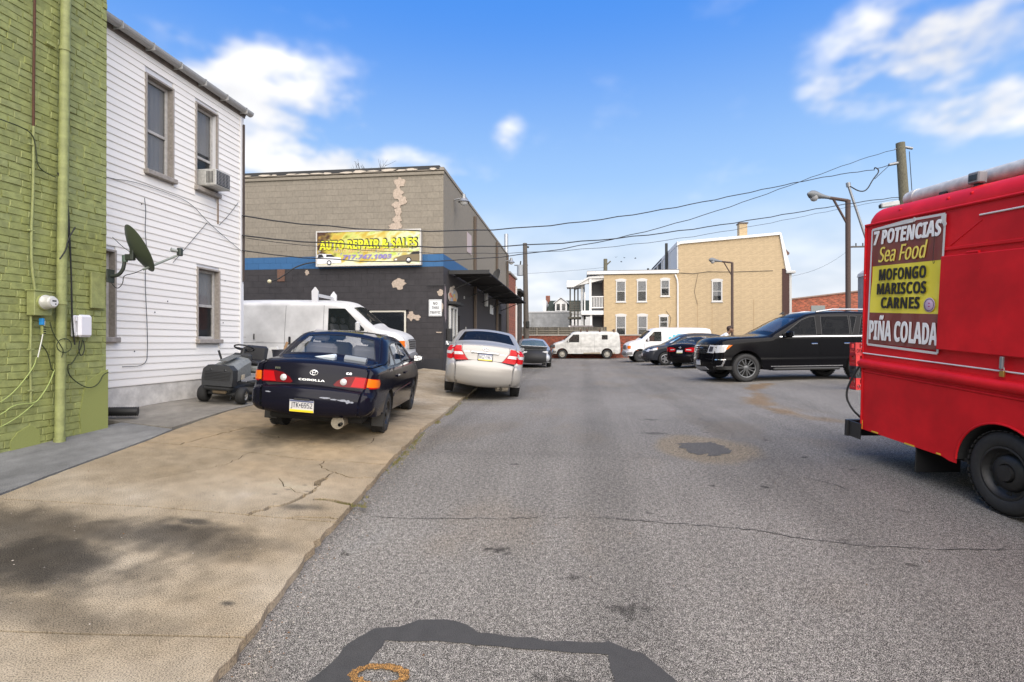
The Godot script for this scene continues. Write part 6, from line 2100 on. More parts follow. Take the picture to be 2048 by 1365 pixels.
func build_wheel(parent: Node, at: Vector3, g: float, r: float, w: float, kind: String, rim_r: float) -> void:
	var n := Node3D.new()
	n.name = "wheel"
	parent.add_child(n, true)
	n.position = at
	var x := Transform3D(Basis(Vector3.UP, g * PI / 2), Vector3.ZERO)     # local z points out of the car
	var st := mb()
	var h := w * 0.5
	lathe(st, [Vector2(rim_r, -h * 0.9), Vector2(rim_r + 0.02, -h), Vector2(r - 0.035, -h), Vector2(r - 0.008, -h * 0.82), Vector2(r, -h * 0.55), Vector2(r, h * 0.55), Vector2(r - 0.008, h * 0.82), Vector2(r - 0.035, h), Vector2((r + rim_r) * 0.5, h * 1.04), Vector2(rim_r + 0.02, h), Vector2(rim_r, h * 0.9), Vector2(rim_r - 0.01, h * 0.5)], 36, x)
	obj("tyre", st, mat("tyre_rubber", lin(0.022, 0.022, 0.022), 0.75, {"tex": "blotch", "size": 0.5}), n)
	# tread blocks
	var tr := mb()
	for k in 40:
		var a := TAU * k / 40.0
		for z in [-0.32, 0.32]:
			box(tr, Vector3(0, r + 0.001, z * w), Vector3(r * TAU / 40.0 * 0.62, 0.008, w * 0.3), 0.0, x * Transform3D(Basis(Vector3.BACK, a + z * 0.1), Vector3.ZERO))
	obj("tread", tr, mat("tyre_rubber", lin(0.022, 0.022, 0.022), 0.75), n)
	var rm: Material
	var rs := mb()
	var dk := mat("wheel_dark", lin(0.015, 0.015, 0.015), 0.7)
	match kind:
		"steel", "steel_black", "white_cap":
			rm = mat("rim_" + kind, {"steel": lin(0.10, 0.10, 0.105), "steel_black": lin(0.03, 0.03, 0.03), "white_cap": lin(0.50, 0.48, 0.42)}[kind], 0.5, {"metal": 0.3, "tex": "blotch", "size": 0.4})
			lathe(rs, [Vector2(rim_r + 0.005, h * 0.96), Vector2(rim_r - 0.012, h * 0.98), Vector2(rim_r - 0.03, h * 0.5), Vector2(rim_r * 0.72, h * 0.42), Vector2(rim_r * 0.62, h * 0.75), Vector2(rim_r * 0.36, h * 0.78), Vector2(rim_r * 0.32, h * 0.6), Vector2(rim_r * 0.3, h * 0.95), Vector2(0.0, h * 0.98)], 32, x)
			obj("rim", rs, rm, n)
			var hol := mb()
			for k in 8:
				var a := TAU * k / 8.0
				box(hol, Vector3(0, rim_r * 0.8, h * 0.46), Vector3(rim_r * 0.2, rim_r * 0.10, 0.02), 0.004, x * Transform3D(Basis(Vector3.BACK, a), Vector3.ZERO))
			obj("vent_slots", hol, dk, n)
		_:
			rm = mat("rim_" + kind, {"alloy": lin(0.42, 0.42, 0.43), "alloy_dark": lin(0.13, 0.135, 0.14), "cover": lin(0.20, 0.20, 0.21)}[kind], 0.3, {"metal": 0.7})
			obj("barrel", lathed([Vector2(rim_r - 0.012, h * 0.9), Vector2(rim_r - 0.03, -h * 0.5), Vector2(0.02, -h * 0.5)], 32, x), dk, n)
			lathe(rs, [Vector2(rim_r + 0.004, h * 0.93), Vector2(rim_r - 0.004, h * 1.0), Vector2(rim_r - 0.022, h * 0.96), Vector2(rim_r - 0.024, h * 0.7)], 36, x)
			lathe(rs, [Vector2(rim_r * 0.27, h * 0.5), Vector2(rim_r * 0.26, h * 0.84), Vector2(rim_r * 0.15, h * 0.9), Vector2(0.0, h * 0.9)], 20, x)
			var ns: int = {"alloy": 5, "alloy_dark": 6, "cover": 7}[kind]
			for k in ns:
				var a := TAU * k / ns + 0.3
				var bb := x * Transform3D(Basis(Vector3.BACK, a), Vector3.ZERO)
				if kind == "alloy_dark":
					for q in [-1.0, 1.0]:
						prism(rs, pv([[q * 0.012 - 0.012, rim_r * 0.22], [q * 0.012 + 0.012, rim_r * 0.22], [q * 0.052 + 0.013, rim_r - 0.02], [q * 0.052 - 0.013, rim_r - 0.02]]), h * 0.72, h * 0.90, bb)
				else:
					var sw := rim_r * (0.19 if kind == "alloy" else 0.13)
					prism(rs, pv([[-sw * 1.05, rim_r * 0.2], [sw * 1.05, rim_r * 0.2], [sw, rim_r - 0.02], [-sw, rim_r - 0.02]]), h * 0.70, h * 0.88, bb)
			obj("rim", rs, rm, n)

func build_car(s: Dictionary, called: String, label: String, category: String, x: Transform3D, group := "") -> Node3D:
	car_setup(s)
	var o := thing(called, label, category, Vector3.ZERO, 0.0, group)
	o.transform = x
	var cu: float = s.get("cell", 0.09)
	var paint: Material = s.paint
	# flanks
	var outline := PackedVector2Array()
	outline.append_array(s.P)
	var sill: float = s.sill
	var arches := []
	for au in [s.ur, s.ur + s.wb]:
		arches.append(circle(Vector2(au, s.wr + s.get("arch_lift", 0.0)), s.arch, 40))
	var holes := arches.duplicate()
	for g in s.side_glass: holes.append(g)
	for l in s.get("gaps", []):
		for p in Geometry2D.offset_polyline(pv(l), 0.0045):
			holes.append(p)
	# underside cut: everything below the sill between the bumpers' ends
	holes.append(rect(-1.0, -1.0, s.L + 1.0, sill))
	if Geometry2D.is_polygon_clockwise(outline): outline.reverse()
	for g in [1.0, -1.0]:
		# rings that close in on the outline, so that the rounding over is smooth
		var st := mb()
		var grid := bounds(outline)
		var ring := outline
		for dlt in [0.004, 0.014, 0.032, 0.06, 0.1, 0.16]:
			var inn := Geometry2D.offset_polygon(outline, -dlt)
			skin(st, ring, holes + inn, cu, cu * 0.8, side_at.bind(s, g, 0.0), grid)
			ring = inn[0]
		skin(st, ring, holes, cu, cu * 0.8, side_at.bind(s, g, 0.0), grid)
		obj("flank", st, paint, o)
	# dark shell behind the gaps and round the arches
	var dk := mat("underbody_black", lin(0.010, 0.010, 0.010), 0.9)
	var bk := mb()
	var bh := []
	for a in arches: bh.append(a)
	for g in s.side_glass: bh.append(g)
	bh.append(rect(-1.0, -1.0, s.L + 1.0, sill + 0.01))
	for g in [1.0, -1.0]:
		skin(bk, outline, bh, 0.3, 0.25, side_at.bind(s, g, -0.02))
	# wheel house liners
	for au in [s.ur, s.ur + s.wb]:
		for g in [1.0, -1.0]:
			for k in 20:
				var a0 := PI * k / 20.0
				var a1 := PI * (k + 1) / 20.0
				var p0 := Vector2(au + cos(a0) * s.arch, s.wr + s.get("arch_lift", 0.0) + sin(a0) * s.arch)
				var p1 := Vector2(au + cos(a1) * s.arch, s.wr + s.get("arch_lift", 0.0) + sin(a1) * s.arch)
				var w0 := half_width(s, p0.x, p0.y)
				var w1 := half_width(s, p1.x, p1.y)
				var q0 := Vector3(g * w0, p0.y, s.ur - p0.x)
				var q1 := Vector3(g * w1, p1.y, s.ur - p1.x)
				quad(bk, q0, q1, q1 - Vector3(g * 0.32, 0, 0), q0 - Vector3(g * 0.32, 0, 0))
	box(bk, Vector3(0, sill + 0.10, s.ur - s.L * 0.5), Vector3(s.hw * 1.5, 0.16, s.L * 0.86), 0.03)
	# floor of the cabin
	box(bk, Vector3(0, s.belt - 0.42, s.ur - (s.cabin[0] + s.cabin[1]) * 0.5), Vector3(s.hw * 1.72, 0.10, s.cabin[1] - s.cabin[0]), 0.0)
	obj("underbody", bk, dk, o)
	# strip over the top
	var full := PackedVector2Array([Vector2(0, -1), Vector2(s.len, -1), Vector2(s.len, 1), Vector2(0, 1)])
	var shole := []
	for g in s.strip_glass: shole.append(strip_poly(s, g))
	for l in s.get("strip_gaps", []):
		for p in Geometry2D.offset_polyline(strip_poly(s, l), 0.005):
			shole.append(p)
	var top := mb()
	skin(top, full, shole, cu * 0.8, 0.11, strip_at.bind(s, 0.0))
	obj("top_panels", top, paint, o)
	var tb2 := mb()
	var sh2 := []
	for g in s.strip_glass: sh2.append(strip_poly(s, g))
	skin(tb2, full, sh2, 0.15, 0.25, strip_at.bind(s, -0.015))
	obj("inner_shell", tb2, dk, o)
	# panes
	var names: Array = s.get("strip_glass_names", ["rear_window", "windshield"])
	for i in s.strip_glass.size():
		var pane := mb()
		skin(pane, strip_poly(s, s.strip_glass[i]), [], 0.12, 0.2, strip_at.bind(s, -0.004))
		obj(names[i], pane, s.get("rear_glass", s.glass) if i == 0 else s.glass, o)
		var seal := mb()
		var sp := strip_poly(s, s.strip_glass[i])
		var rubber := mat("window_rubber", lin(0.012, 0.012, 0.012), 0.5)
		var inner := Geometry2D.offset_polygon(sp, -0.022)
		skin(seal, sp, inner, 0.12, 0.2, strip_at.bind(s, 0.001))
		obj("window_seal", seal, rubber, o)
	for g in [1.0, -1.0]:
		for i in s.side_glass.size():
			var pane := mb()
			skin(pane, s.side_glass[i], [], 0.15, 0.15, side_at.bind(s, g, -0.006))
			obj("side_window", pane, s.get("side_pane", s.glass), o)
			var seal := mb()
			var inner := Geometry2D.offset_polygon(s.side_glass[i], -0.014)
			skin(seal, s.side_glass[i], inner, 0.15, 0.15, side_at.bind(s, g, 0.001))
			obj("window_seal", seal, mat("window_rubber", lin(0.012, 0.012, 0.012), 0.5), o)
	# wheels
	var tx: float = s.get("track", s.hw - s.ww * 0.5 - 0.02)
	for au in [0.0, s.wb]:
		for g in [1.0, -1.0]:
			build_wheel(o, Vector3(g * tx, s.wr, -au), g, s.wr, s.ww, s.rim, s.rim_r)
	# cabin: seats, dash and wheel
	var cloth := mat("seat_grey", lin(0.24, 0.24, 0.25), 0.9)
	if s.has("seats"):
		for row in s.seats:
			for g in [-1.0, 1.0]:
				var bz: float = s.ur - row
				obj("seat", bx(Vector3(g * s.hw * 0.44, s.belt - 0.28, bz - 0.25), Vector3(s.hw * 0.62, 0.14, 0.5), 0.05), cloth, o)
				var bk2 := obj("seat_back", bx(Vector3(0, 0.28, 0), Vector3(s.hw * 0.60, 0.58, 0.13), 0.05, Transform3D(Basis(Vector3.RIGHT, 0.25), Vector3(g * s.hw * 0.44, s.belt - 0.27, bz - 0.03))), cloth, o)
				obj("headrest", bx(Vector3(0, 0.68, 0.0), Vector3(0.25, 0.17, 0.10), 0.04, Transform3D(Basis(Vector3.RIGHT, 0.22), Vector3(g * s.hw * 0.44, s.belt - 0.27, bz - 0.03))), cloth, bk2)
		obj("dashboard", bx(Vector3(0, s.belt - 0.10, s.ur - s.cabin[1] + 0.12), Vector3(s.hw * 1.62, 0.24, 0.36), 0.06), mat("dash_black", lin(0.02, 0.02, 0.022), 0.8), o)
		if s.get("rear_shelf", false):
			obj("rear_shelf", bx(Vector3(0, s.belt - 0.02, s.ur - s.cabin[0] - 0.12), Vector3(s.hw * 1.45, 0.03, 0.45), 0.01), cloth, o)
		var sw := mb()
		var ring := []
		for k in 25:
			ring.append(Vector3(cos(TAU * k / 24.0) * 0.18, sin(TAU * k / 24.0) * 0.17, 0))
		tube(sw, xform(Transform3D(Basis(Vector3.RIGHT, -0.5), Vector3(-s.hw * 0.44, s.belt + 0.02, s.ur - s.cabin[1] + 0.42)), ring), 0.016, 6, false)
		obj("steering_wheel", sw, mat("dash_black", lin(0.02, 0.02, 0.022), 0.8), o)
	# mirrors and handles
	if s.has("mirror"):
		for g in [-1.0, 1.0]:
			var mu: Array = s.mirror
			var e := side_at(Vector2(mu[0], mu[1]), s, g, 0.0)
			var p: Vector3 = e[0]
			var ms := mb()
			var sz: Vector3 = mu[2]
			box(ms, p + Vector3(g * (sz.x * 0.5 + 0.05), sz.y * 0.25, 0), sz, minf(sz.x, sz.z) * 0.34)
			box(ms, p + Vector3(g * 0.03, 0, 0), Vector3(0.10, 0.05, 0.06), 0.01)
			var mm := obj("mirror", ms, s.get("mirror_mat", paint), o)
			obj("mirror_glass", bx(p + Vector3(g * (sz.x * 0.5 + 0.05), sz.y * 0.25, sz.z * 0.5 + 0.002), Vector3(sz.x * 0.8, sz.y * 0.75, 0.004), 0.0), mat("mirror_silver", lin(0.7, 0.72, 0.75), 0.03, {"metal": 1.0}), mm)
	for h in s.get("handles", []):
		for g in [-1.0, 1.0]:
			var fr := side_frame(s, h[0], h[1], g, 0.0)
			obj("door_handle", bx(Vector3(0, 0, 0.012), Vector3(0.19, 0.035, 0.03), 0.012, fr), s.get("handle_mat", paint), o)
	return o

func pose(rl: Vector3, rr: Vector3, fwd: Vector3) -> Transform3D:
	var z := -fwd.normalized()
	var x := (rr - rl)
	x = (x - z * x.dot(z)).normalized()
	return Transform3D(Basis(x, z.cross(x), z), (rl + rr) * 0.5)

func plate(s: Dictionary, o: Node, at: Transform3D, txt: String, band: Color, frame: bool) -> void:
	var n := Node3D.new()
	n.name = "number_plate"
	n.transform = at
	o.add_child(n, true)
	obj("plate", bx(Vector3(0, 0, 0.004), Vector3(0.305, 0.152, 0.004), 0.0), mat("plate_white", lin(0.58, 0.58, 0.58), 0.45), n)
	var bm := mat("plate_band_%d" % int(band.r * 100), band, 0.5)
	obj("band", bx(Vector3(0, -0.061, 0.007), Vector3(0.30, 0.028, 0.002), 0.0), bm, n)
	obj("band", bx(Vector3(0, 0.064, 0.007), Vector3(0.30, 0.02, 0.002), 0.0), mat("plate_blue", lin(0.08, 0.10, 0.2), 0.5), n)
	if txt: write(txt, mat("plate_ink", lin(0.02, 0.025, 0.05), 0.5), n, Transform3D(Basis.IDENTITY, Vector3(0, 0.004, 0.0065)), 0.27, 0.082, {"depth": 0.002, "weight": 400, "bold": 0.2})
	if frame:
		var f := mb()
		for k in [-1.0, 1.0]:
			box(f, Vector3(k * 0.158, 0, 0.006), Vector3(0.016, 0.176, 0.014), 0.003)
			box(f, Vector3(0, k * 0.081, 0.0055), Vector3(0.30, 0.016, 0.014), 0.003)
		obj("frame", f, mat("trim_black", lin(0.015, 0.015, 0.015), 0.5), n)

func emblem(o: Node, at: Transform3D, r: float, m: Material) -> void:
	var st := mb()
	for e in [[r, r * 0.68, 0.0], [r * 0.36, r * 0.62, 0.0], [r * 0.62, r * 0.26, r * 0.28]]:
		var ring := []
		for k in 25:
			ring.append(at * Vector3(cos(TAU * k / 24.0) * e[0], sin(TAU * k / 24.0) * e[1] + e[2], 0.006))
		tube(st, ring, r * 0.085, 5, false)
	obj("emblem", st, m, o)

func build_vehicles() -> void:
	var glass := mat("car_glass", lin(0.05, 0.07, 0.065), 0.02, {"alpha": 0.14, "spec": 0.5})
	var tint := mat("car_glass_tint", lin(0.006, 0.007, 0.009), 0.02, {"alpha": 0.9, "spec": 0.15})
	var mid_tint := mat("car_glass_mid", lin(0.02, 0.025, 0.025), 0.02, {"alpha": 0.55, "spec": 0.2})
	var chrome := mat("chrome", lin(0.72, 0.73, 0.74), 0.08, {"metal": 1.0})
	var black := mat("trim_black", lin(0.015, 0.015, 0.015), 0.5)
	var red := mat("lens_red", lin(0.42, 0.006, 0.010), 0.14, {"spec": 0.3})
	var dred := mat("lens_dark_red", lin(0.13, 0.004, 0.008), 0.14, {"spec": 0.3})
	var amber := mat("lens_amber", lin(0.66, 0.15, 0.01), 0.14, {"spec": 0.3})
	var clear := mat("lens_clear", lin(0.50, 0.50, 0.50), 0.06, {"coat": 1.0})
	var gold := Color(0.78, 0.60, 0.10)
	# ---- navy saloon in front of the white house
	var navy := mat("paint_navy", lin(0.006, 0.006, 0.0125), 0.14, {"spec": 0.28})
	var c := {"L": 4.42, "hw": 0.825, "rhw": 0.645, "H": 1.385, "belt": 0.93, "sill": 0.20, "ur": 1.03, "wb": 2.465, "wr": 0.292, "ww": 0.185, "arch": 0.345, "rim": "steel_black", "rim_r": 0.185, "paint": navy, "glass": glass, "crease": 0.006, "crease_y": 0.62, "mid": 0.6, "taper": 0.05,
		"prof": [[0.20, 0.34, 0.16, 0.04], [0.06, 0.345, 0.16, 0.05], [0.0, 0.42, 0.17, 0.06], [0.0, 0.58, 0.17, 0.06], [0.03, 0.655, 0.16, 0.06], [0.09, 0.67, 0.15, 0.05], [0.12, 0.70, 0.14, 0.05], [0.145, 0.91, 0.12, 0.05], [0.19, 0.985, 0.12, 0.05], [0.34, 1.005, 0.10, 0.04], [0.70, 1.01, 0.10, 0.04], [0.76, 1.02, 0.10, 0.06], [1.30, 1.335, 0.10, 0.06], [1.46, 1.372, 0.10, 0.045], [1.85, 1.39, 0.10, 0.04], [2.35, 1.375, 0.10, 0.045], [2.58, 1.33, 0.10, 0.06], [3.30, 0.985, 0.10, 0.07], [3.42, 0.95, 0.10, 0.05], [3.9, 0.86, 0.12, 0.05], [4.22, 0.74, 0.2, 0.07], [4.38, 0.62, 0.25, 0.09], [4.42, 0.46, 0.26, 0.1], [4.40, 0.27, 0.22, 0.08], [4.3, 0.19, 0.2, 0.05]],
		"cabin": [0.78, 3.28], "seats": [1.55, 2.45], "rear_shelf": true, "mirror": [3.0, 0.98, Vector3(0.17, 0.12, 0.10)],
		"strip_glass": [[[0.80, 1.045, -0.95], [0.80, 1.045, 0.95], [1.27, 1.32, 0.86], [1.27, 1.32, -0.86]], [[2.63, 1.305, -0.88], [2.63, 1.305, 0.88], [3.26, 1.0, 0.95], [3.26, 1.0, -0.95]]],
		"side_glass": [pv([[1.02, 0.965], [1.34, 1.25], [1.40, 1.25], [1.42, 0.965]]), pv([[1.45, 0.965], [1.43, 1.26], [1.60, 1.295], [1.98, 1.295], [2.0, 0.965]]), pv([[2.06, 0.965], [2.05, 1.295], [2.40, 1.28], [2.95, 0.985], [2.95, 0.965]])],
		"gaps": [[[2.03, 0.28], [2.03, 0.93]], [[3.06, 0.28], [3.06, 0.93]], [[1.20, 0.62], [1.28, 0.80], [1.22, 0.93]], [[0.2, 0.98], [0.8, 1.0], [0.95, 1.04]]],
		"strip_gaps": [[[0.3, 1.0, -0.97], [0.13, 0.87, -0.97], [0.11, 0.69, -0.9], [0.11, 0.69, 0.9], [0.13, 0.87, 0.97]], [[0.72, 1.012, -0.96], [0.72, 1.012, 0.96]]],
		"handles": [[1.55, 0.80], [2.25, 0.80]]}
	var o := build_car(c, "navy_sedan", "dark navy sedan with a scuffed rear bumper parked before the riding mower", "car", pose(Vector3(-4.125, 0.178, -7.15), Vector3(-2.667, 0.05, -7.04), Vector3(-0.35, 0.038, -2.20)))
	o.scale = Vector3.ONE * 0.93
	# tail lamps wrap from the tail onto the flanks
	for m in [1.0, -1.0]:
		var q := strip_poly(c, [[0.12, 0.735, 0.40 * m], [0.128, 0.79, 0.46 * m], [0.136, 0.845, 0.60 * m], [0.139, 0.865, 0.80 * m], [0.139, 0.862, 1.0 * m], [0.118, 0.715, 1.0 * m], [0.119, 0.715, 0.44 * m]])
		var tl := strip_patch(c, o, "tail_lamp", dred, q, 0.006)
		strip_patch(c, tl, "lamp_segment", red, strip_poly(c, [[0.12, 0.725, 0.74 * m], [0.137, 0.852, 0.79 * m], [0.138, 0.852, 0.99 * m], [0.12, 0.725, 0.99 * m]]), 0.010, 0.006)
		var rc := strip_frame(c, 0.128, 0.782, 0.585 * m, 0.011)
		obj("reversing_lens", lathed([Vector2(0.043, 0.0), Vector2(0.040, 0.005), Vector2(0.0, 0.008)], 20, rc), clear, tl)
		for w in side_patch(c, o, "tail_lamp_side", red, pv([[-0.1, 0.715], [-0.1, 0.862], [0.30, 0.84], [0.36, 0.78], [0.32, 0.72]]), 0.006, [m]):
			side_patch(c, w, "amber_segment", amber, pv([[0.125, 0.735], [0.14, 0.845], [0.29, 0.825], [0.33, 0.78], [0.30, 0.735]]), 0.010, [m], 0.006)
	write("COROLLA", chrome, o, strip_frame(c, 0.128, 0.775, -0.03, 0.002), 0.33, 0.024, {"depth": 0.003, "weight": 400})
	write("VVTi", chrome, o, strip_frame(c, 0.143, 0.895, -0.72, 0.002), 0.07, 0.026, {"depth": 0.004})
	write("CE", chrome, o, strip_frame(c, 0.143, 0.892, 0.66, 0.002), 0.07, 0.026, {"depth": 0.004})
	emblem(o, strip_frame(c, 0.14, 0.868, 0.0, 0.003), 0.05, chrome)
	plate(c, o, strip_frame(c, 0.0, 0.465, -0.12, 0.004), "JTK•6952", lin(0.80, 0.60, 0.02), false)
	obj("lamp_strip", bx(Vector3(0, 0.088, 0.008), Vector3(0.2, 0.02, 0.02), 0.004, strip_frame(c, 0.0, 0.465, -0.12, 0.002)), black, o)
	var scuff := mat("scuff_grey", lin(0.30, 0.32, 0.38), 0.8, {"tex": "blotch", "size": 0.15})
	for k in [[0.34, 0.575, 0.075, 0.012, 1], [0.52, 0.565, 0.05, 0.010, 2], [0.70, 0.56, 0.07, 0.016, 3], [0.80, 0.55, 0.035, 0.026, 4], [0.88, 0.545, 0.025, 0.012, 5], [-0.86, 0.60, 0.04, 0.008, 6]]:
		var fr := strip_frame(c, 0.0, k[1], k[0], 0.0015)
		obj("scuff", pr(blob(Vector2.ZERO, k[2], k[3], k[4] + 200, 14), 0.0, 0.0015, fr), scuff, o)
	var exh := mb()
	tube(exh, [Vector3(0.34, 0.25, 0.50), Vector3(0.34, 0.25, 0.90)], [0.085, 0.085], 16)
	obj("muffler", exh, mat("muffler_tan", lin(0.36, 0.32, 0.25), 0.6, {"metal": 0.3, "tex": "blotch", "size": 0.3}), o)
	obj("exhaust_tip", lathed([Vector2(0.02, -0.1), Vector2(0.024, 0.04), Vector2(0.020, 0.04), Vector2(0.017, -0.05)], 14, Transform3D(Basis.IDENTITY, Vector3(0.39, 0.24, 0.95))), black, o)
	obj("paper_bundle", bx(Vector3(0.12, 1.03, 0.33), Vector3(0.36, 0.07, 0.16), 0.02, Transform3D(Basis(Vector3.BACK, 0.2), Vector3.ZERO)), mat("paper_white", lin(0.55, 0.62, 0.66), 0.8), o)
	obj("cloth_bundle", bx(Vector3(0.0, 0.99, 0.30), Vector3(0.30, 0.05, 0.14), 0.02), mat("cloth_orange", lin(0.62, 0.24, 0.12), 0.9), o)
	obj("rolled_bag", tb([Vector3(0.22, 1.04, 0.34), Vector3(0.52, 1.02, 0.34)], 0.065, 10), mat("bag_grey", lin(0.20, 0.22, 0.24), 0.8), o)
	for g in [-1.0, 1.0]:
		side_patch(c, o, "side_moulding", navy, pv([[1.32, 0.50], [1.34, 0.56], [3.02, 0.57], [3.02, 0.51]]), 0.010, [g])
		obj("mud_flap", bx(Vector3(g * 0.74, 0.24, 0.34), Vector3(0.17, 0.20, 0.015), 0.003), black, o)
	# ---- silver saloon straddling the kerb
	var silver := mat("paint_silver", lin(0.33, 0.315, 0.29), 0.38, {"coat": 0.3, "metal": 0.3})
	var d := {"L": 4.80, "hw": 0.895, "rhw": 0.66, "H": 1.49, "belt": 1.0, "sill": 0.24, "ur": 1.07, "wb": 2.72, "wr": 0.318, "ww": 0.20, "arch": 0.375, "rim": "cover", "rim_r": 0.20, "paint": silver, "glass": glass, "rear_glass": tint, "side_pane": tint, "mid": 0.6,
		"prof": [[0.2, 0.27, 0.18, 0.05], [0.06, 0.29, 0.22, 0.07], [0.02, 0.38, 0.20, 0.06], [0.0, 0.46, 0.20, 0.06], [0.0, 0.66, 0.20, 0.06], [0.03, 0.73, 0.18, 0.06], [0.10, 0.75, 0.2, 0.08], [0.13, 0.80, 0.16, 0.08], [0.17, 1.03, 0.13, 0.07], [0.19, 1.11, 0.12, 0.06], [0.30, 1.135, 0.10, 0.05], [0.66, 1.15, 0.10, 0.04], [0.74, 1.16, 0.10, 0.07], [1.36, 1.435, 0.10, 0.06], [1.55, 1.475, 0.10, 0.045], [1.95, 1.495, 0.10, 0.04], [2.5, 1.475, 0.10, 0.045], [2.76, 1.42, 0.10, 0.06], [3.55, 1.05, 0.10, 0.07], [3.68, 1.01, 0.10, 0.05], [4.2, 0.92, 0.14, 0.05], [4.6, 0.78, 0.22, 0.07], [4.77, 0.64, 0.26, 0.1], [4.80, 0.46, 0.26, 0.1], [4.77, 0.28, 0.22, 0.08], [4.65, 0.2, 0.2, 0.05]],
		"cabin": [0.8, 3.5], "seats": [1.6, 2.6], "mirror": [3.2, 1.06, Vector3(0.20, 0.13, 0.11)], "mirror_mat": black,
		"strip_glass": [[[0.80, 1.185, -0.97], [0.80, 1.185, 0.97], [1.33, 1.42, 0.93], [1.33, 1.42, -0.93]], [[2.82, 1.39, -0.9], [2.82, 1.39, 0.9], [3.5, 1.07, 0.95], [3.5, 1.07, -0.95]]],
		"side_glass": [pv([[1.02, 1.04], [1.40, 1.34], [1.58, 1.37], [1.60, 1.04]]), pv([[1.64, 1.04], [1.62, 1.38], [2.12, 1.39], [2.14, 1.04]]), pv([[2.2, 1.04], [2.19, 1.39], [2.58, 1.37], [3.16, 1.07], [3.16, 1.04]])],
		"gaps": [[[2.17, 0.32], [2.17, 1.0]], [[3.28, 0.32], [3.28, 1.0]]],
		"strip_gaps": [[[0.22, 1.12, -0.80], [0.16, 0.98, -0.74], [0.12, 0.775, -0.55], [0.12, 0.77, 0.55], [0.16, 0.98, 0.74], [0.22, 1.12, 0.80]], [[0.68, 1.152, -0.96], [0.68, 1.152, 0.96]]],
		"handles": [[1.72, 0.86], [2.4, 0.86]]}
	var rr := Vector3(-1.601, 0.0, -12.958)
	var fwd := Vector3(-0.185, 0.004, -0.985)
	var o2 := build_car(d, "silver_sedan", "silver sedan parked with one side up on the concrete kerb", "car", pose(rr + Vector3(-1.55, 0.150, 0.25), rr, fwd))
	for m in [1.0, -1.0]:
		var q := strip_poly(d, [[0.122, 0.765, 0.56 * m], [0.165, 1.0, 0.76 * m], [0.182, 1.09, 0.82 * m], [0.182, 1.09, 1.0 * m], [0.116, 0.76, 1.0 * m]])
		var tl := strip_patch(d, o2, "tail_lamp", red, q, 0.006)
		strip_patch(d, tl, "clear_band", clear, strip_poly(d, [[0.148, 0.895, 0.70 * m], [0.158, 0.955, 0.745 * m], [0.158, 0.955, 0.99 * m], [0.148, 0.89, 0.99 * m]]), 0.010, 0.006)
		for w in side_patch(d, o2, "tail_lamp_side", red, pv([[-0.1, 0.765], [-0.1, 1.09], [0.30, 1.075], [0.36, 0.98], [0.24, 0.80]]), 0.006, [m]):
			side_patch(d, w, "clear_band", clear, pv([[-0.1, 0.895], [-0.1, 0.955], [0.33, 0.965], [0.30, 0.90]]), 0.010, [m], 0.006)
	obj("chrome_bar", bx(Vector3(0, 0, 0.014), Vector3(0.62, 0.042, 0.028), 0.012, strip_frame(d, 0.155, 0.965, -0.02, 0.0)), mat("paint_silver_light", lin(0.62, 0.61, 0.60), 0.3, {"metal": 0.5, "coat": 0.6}), o2)
	emblem(o2, strip_frame(d, 0.175, 1.045, 0.0, 0.004), 0.062, chrome)
	plate(d, o2, strip_frame(d, 0.14, 0.865, -0.0, 0.008), "MGZ•1967", lin(0.72, 0.55, 0.05), true)
	write("TOYOTA", chrome, o2, strip_frame(d, 0.16, 0.975, -0.60, 0.001), 0.12, 0.018, {"depth": 0.003, "weight": 400})
	write("CAMRY LE", chrome, o2, strip_frame(d, 0.155, 0.955, 0.56, 0.001), 0.15, 0.018, {"depth": 0.003, "weight": 400})
	obj("muffler", tb([Vector3(0.30, 0.24, 0.9), Vector3(0.55, 0.25, 0.82)], 0.085, 14), mat("muffler_tan", lin(0.36, 0.32, 0.25), 0.6), o2)
	obj("exhaust_tip", lathed([Vector2(0.03, -0.1), Vector2(0.034, 0.05), Vector2(0.03, 0.05), Vector2(0.025, -0.05)], 14, Transform3D(Basis.IDENTITY, Vector3(0.40, 0.22, 0.98))), black, o2)
	# ---- black SUV
	var jet := mat("paint_black", lin(0.004, 0.004, 0.005), 0.14, {"spec": 0.25})
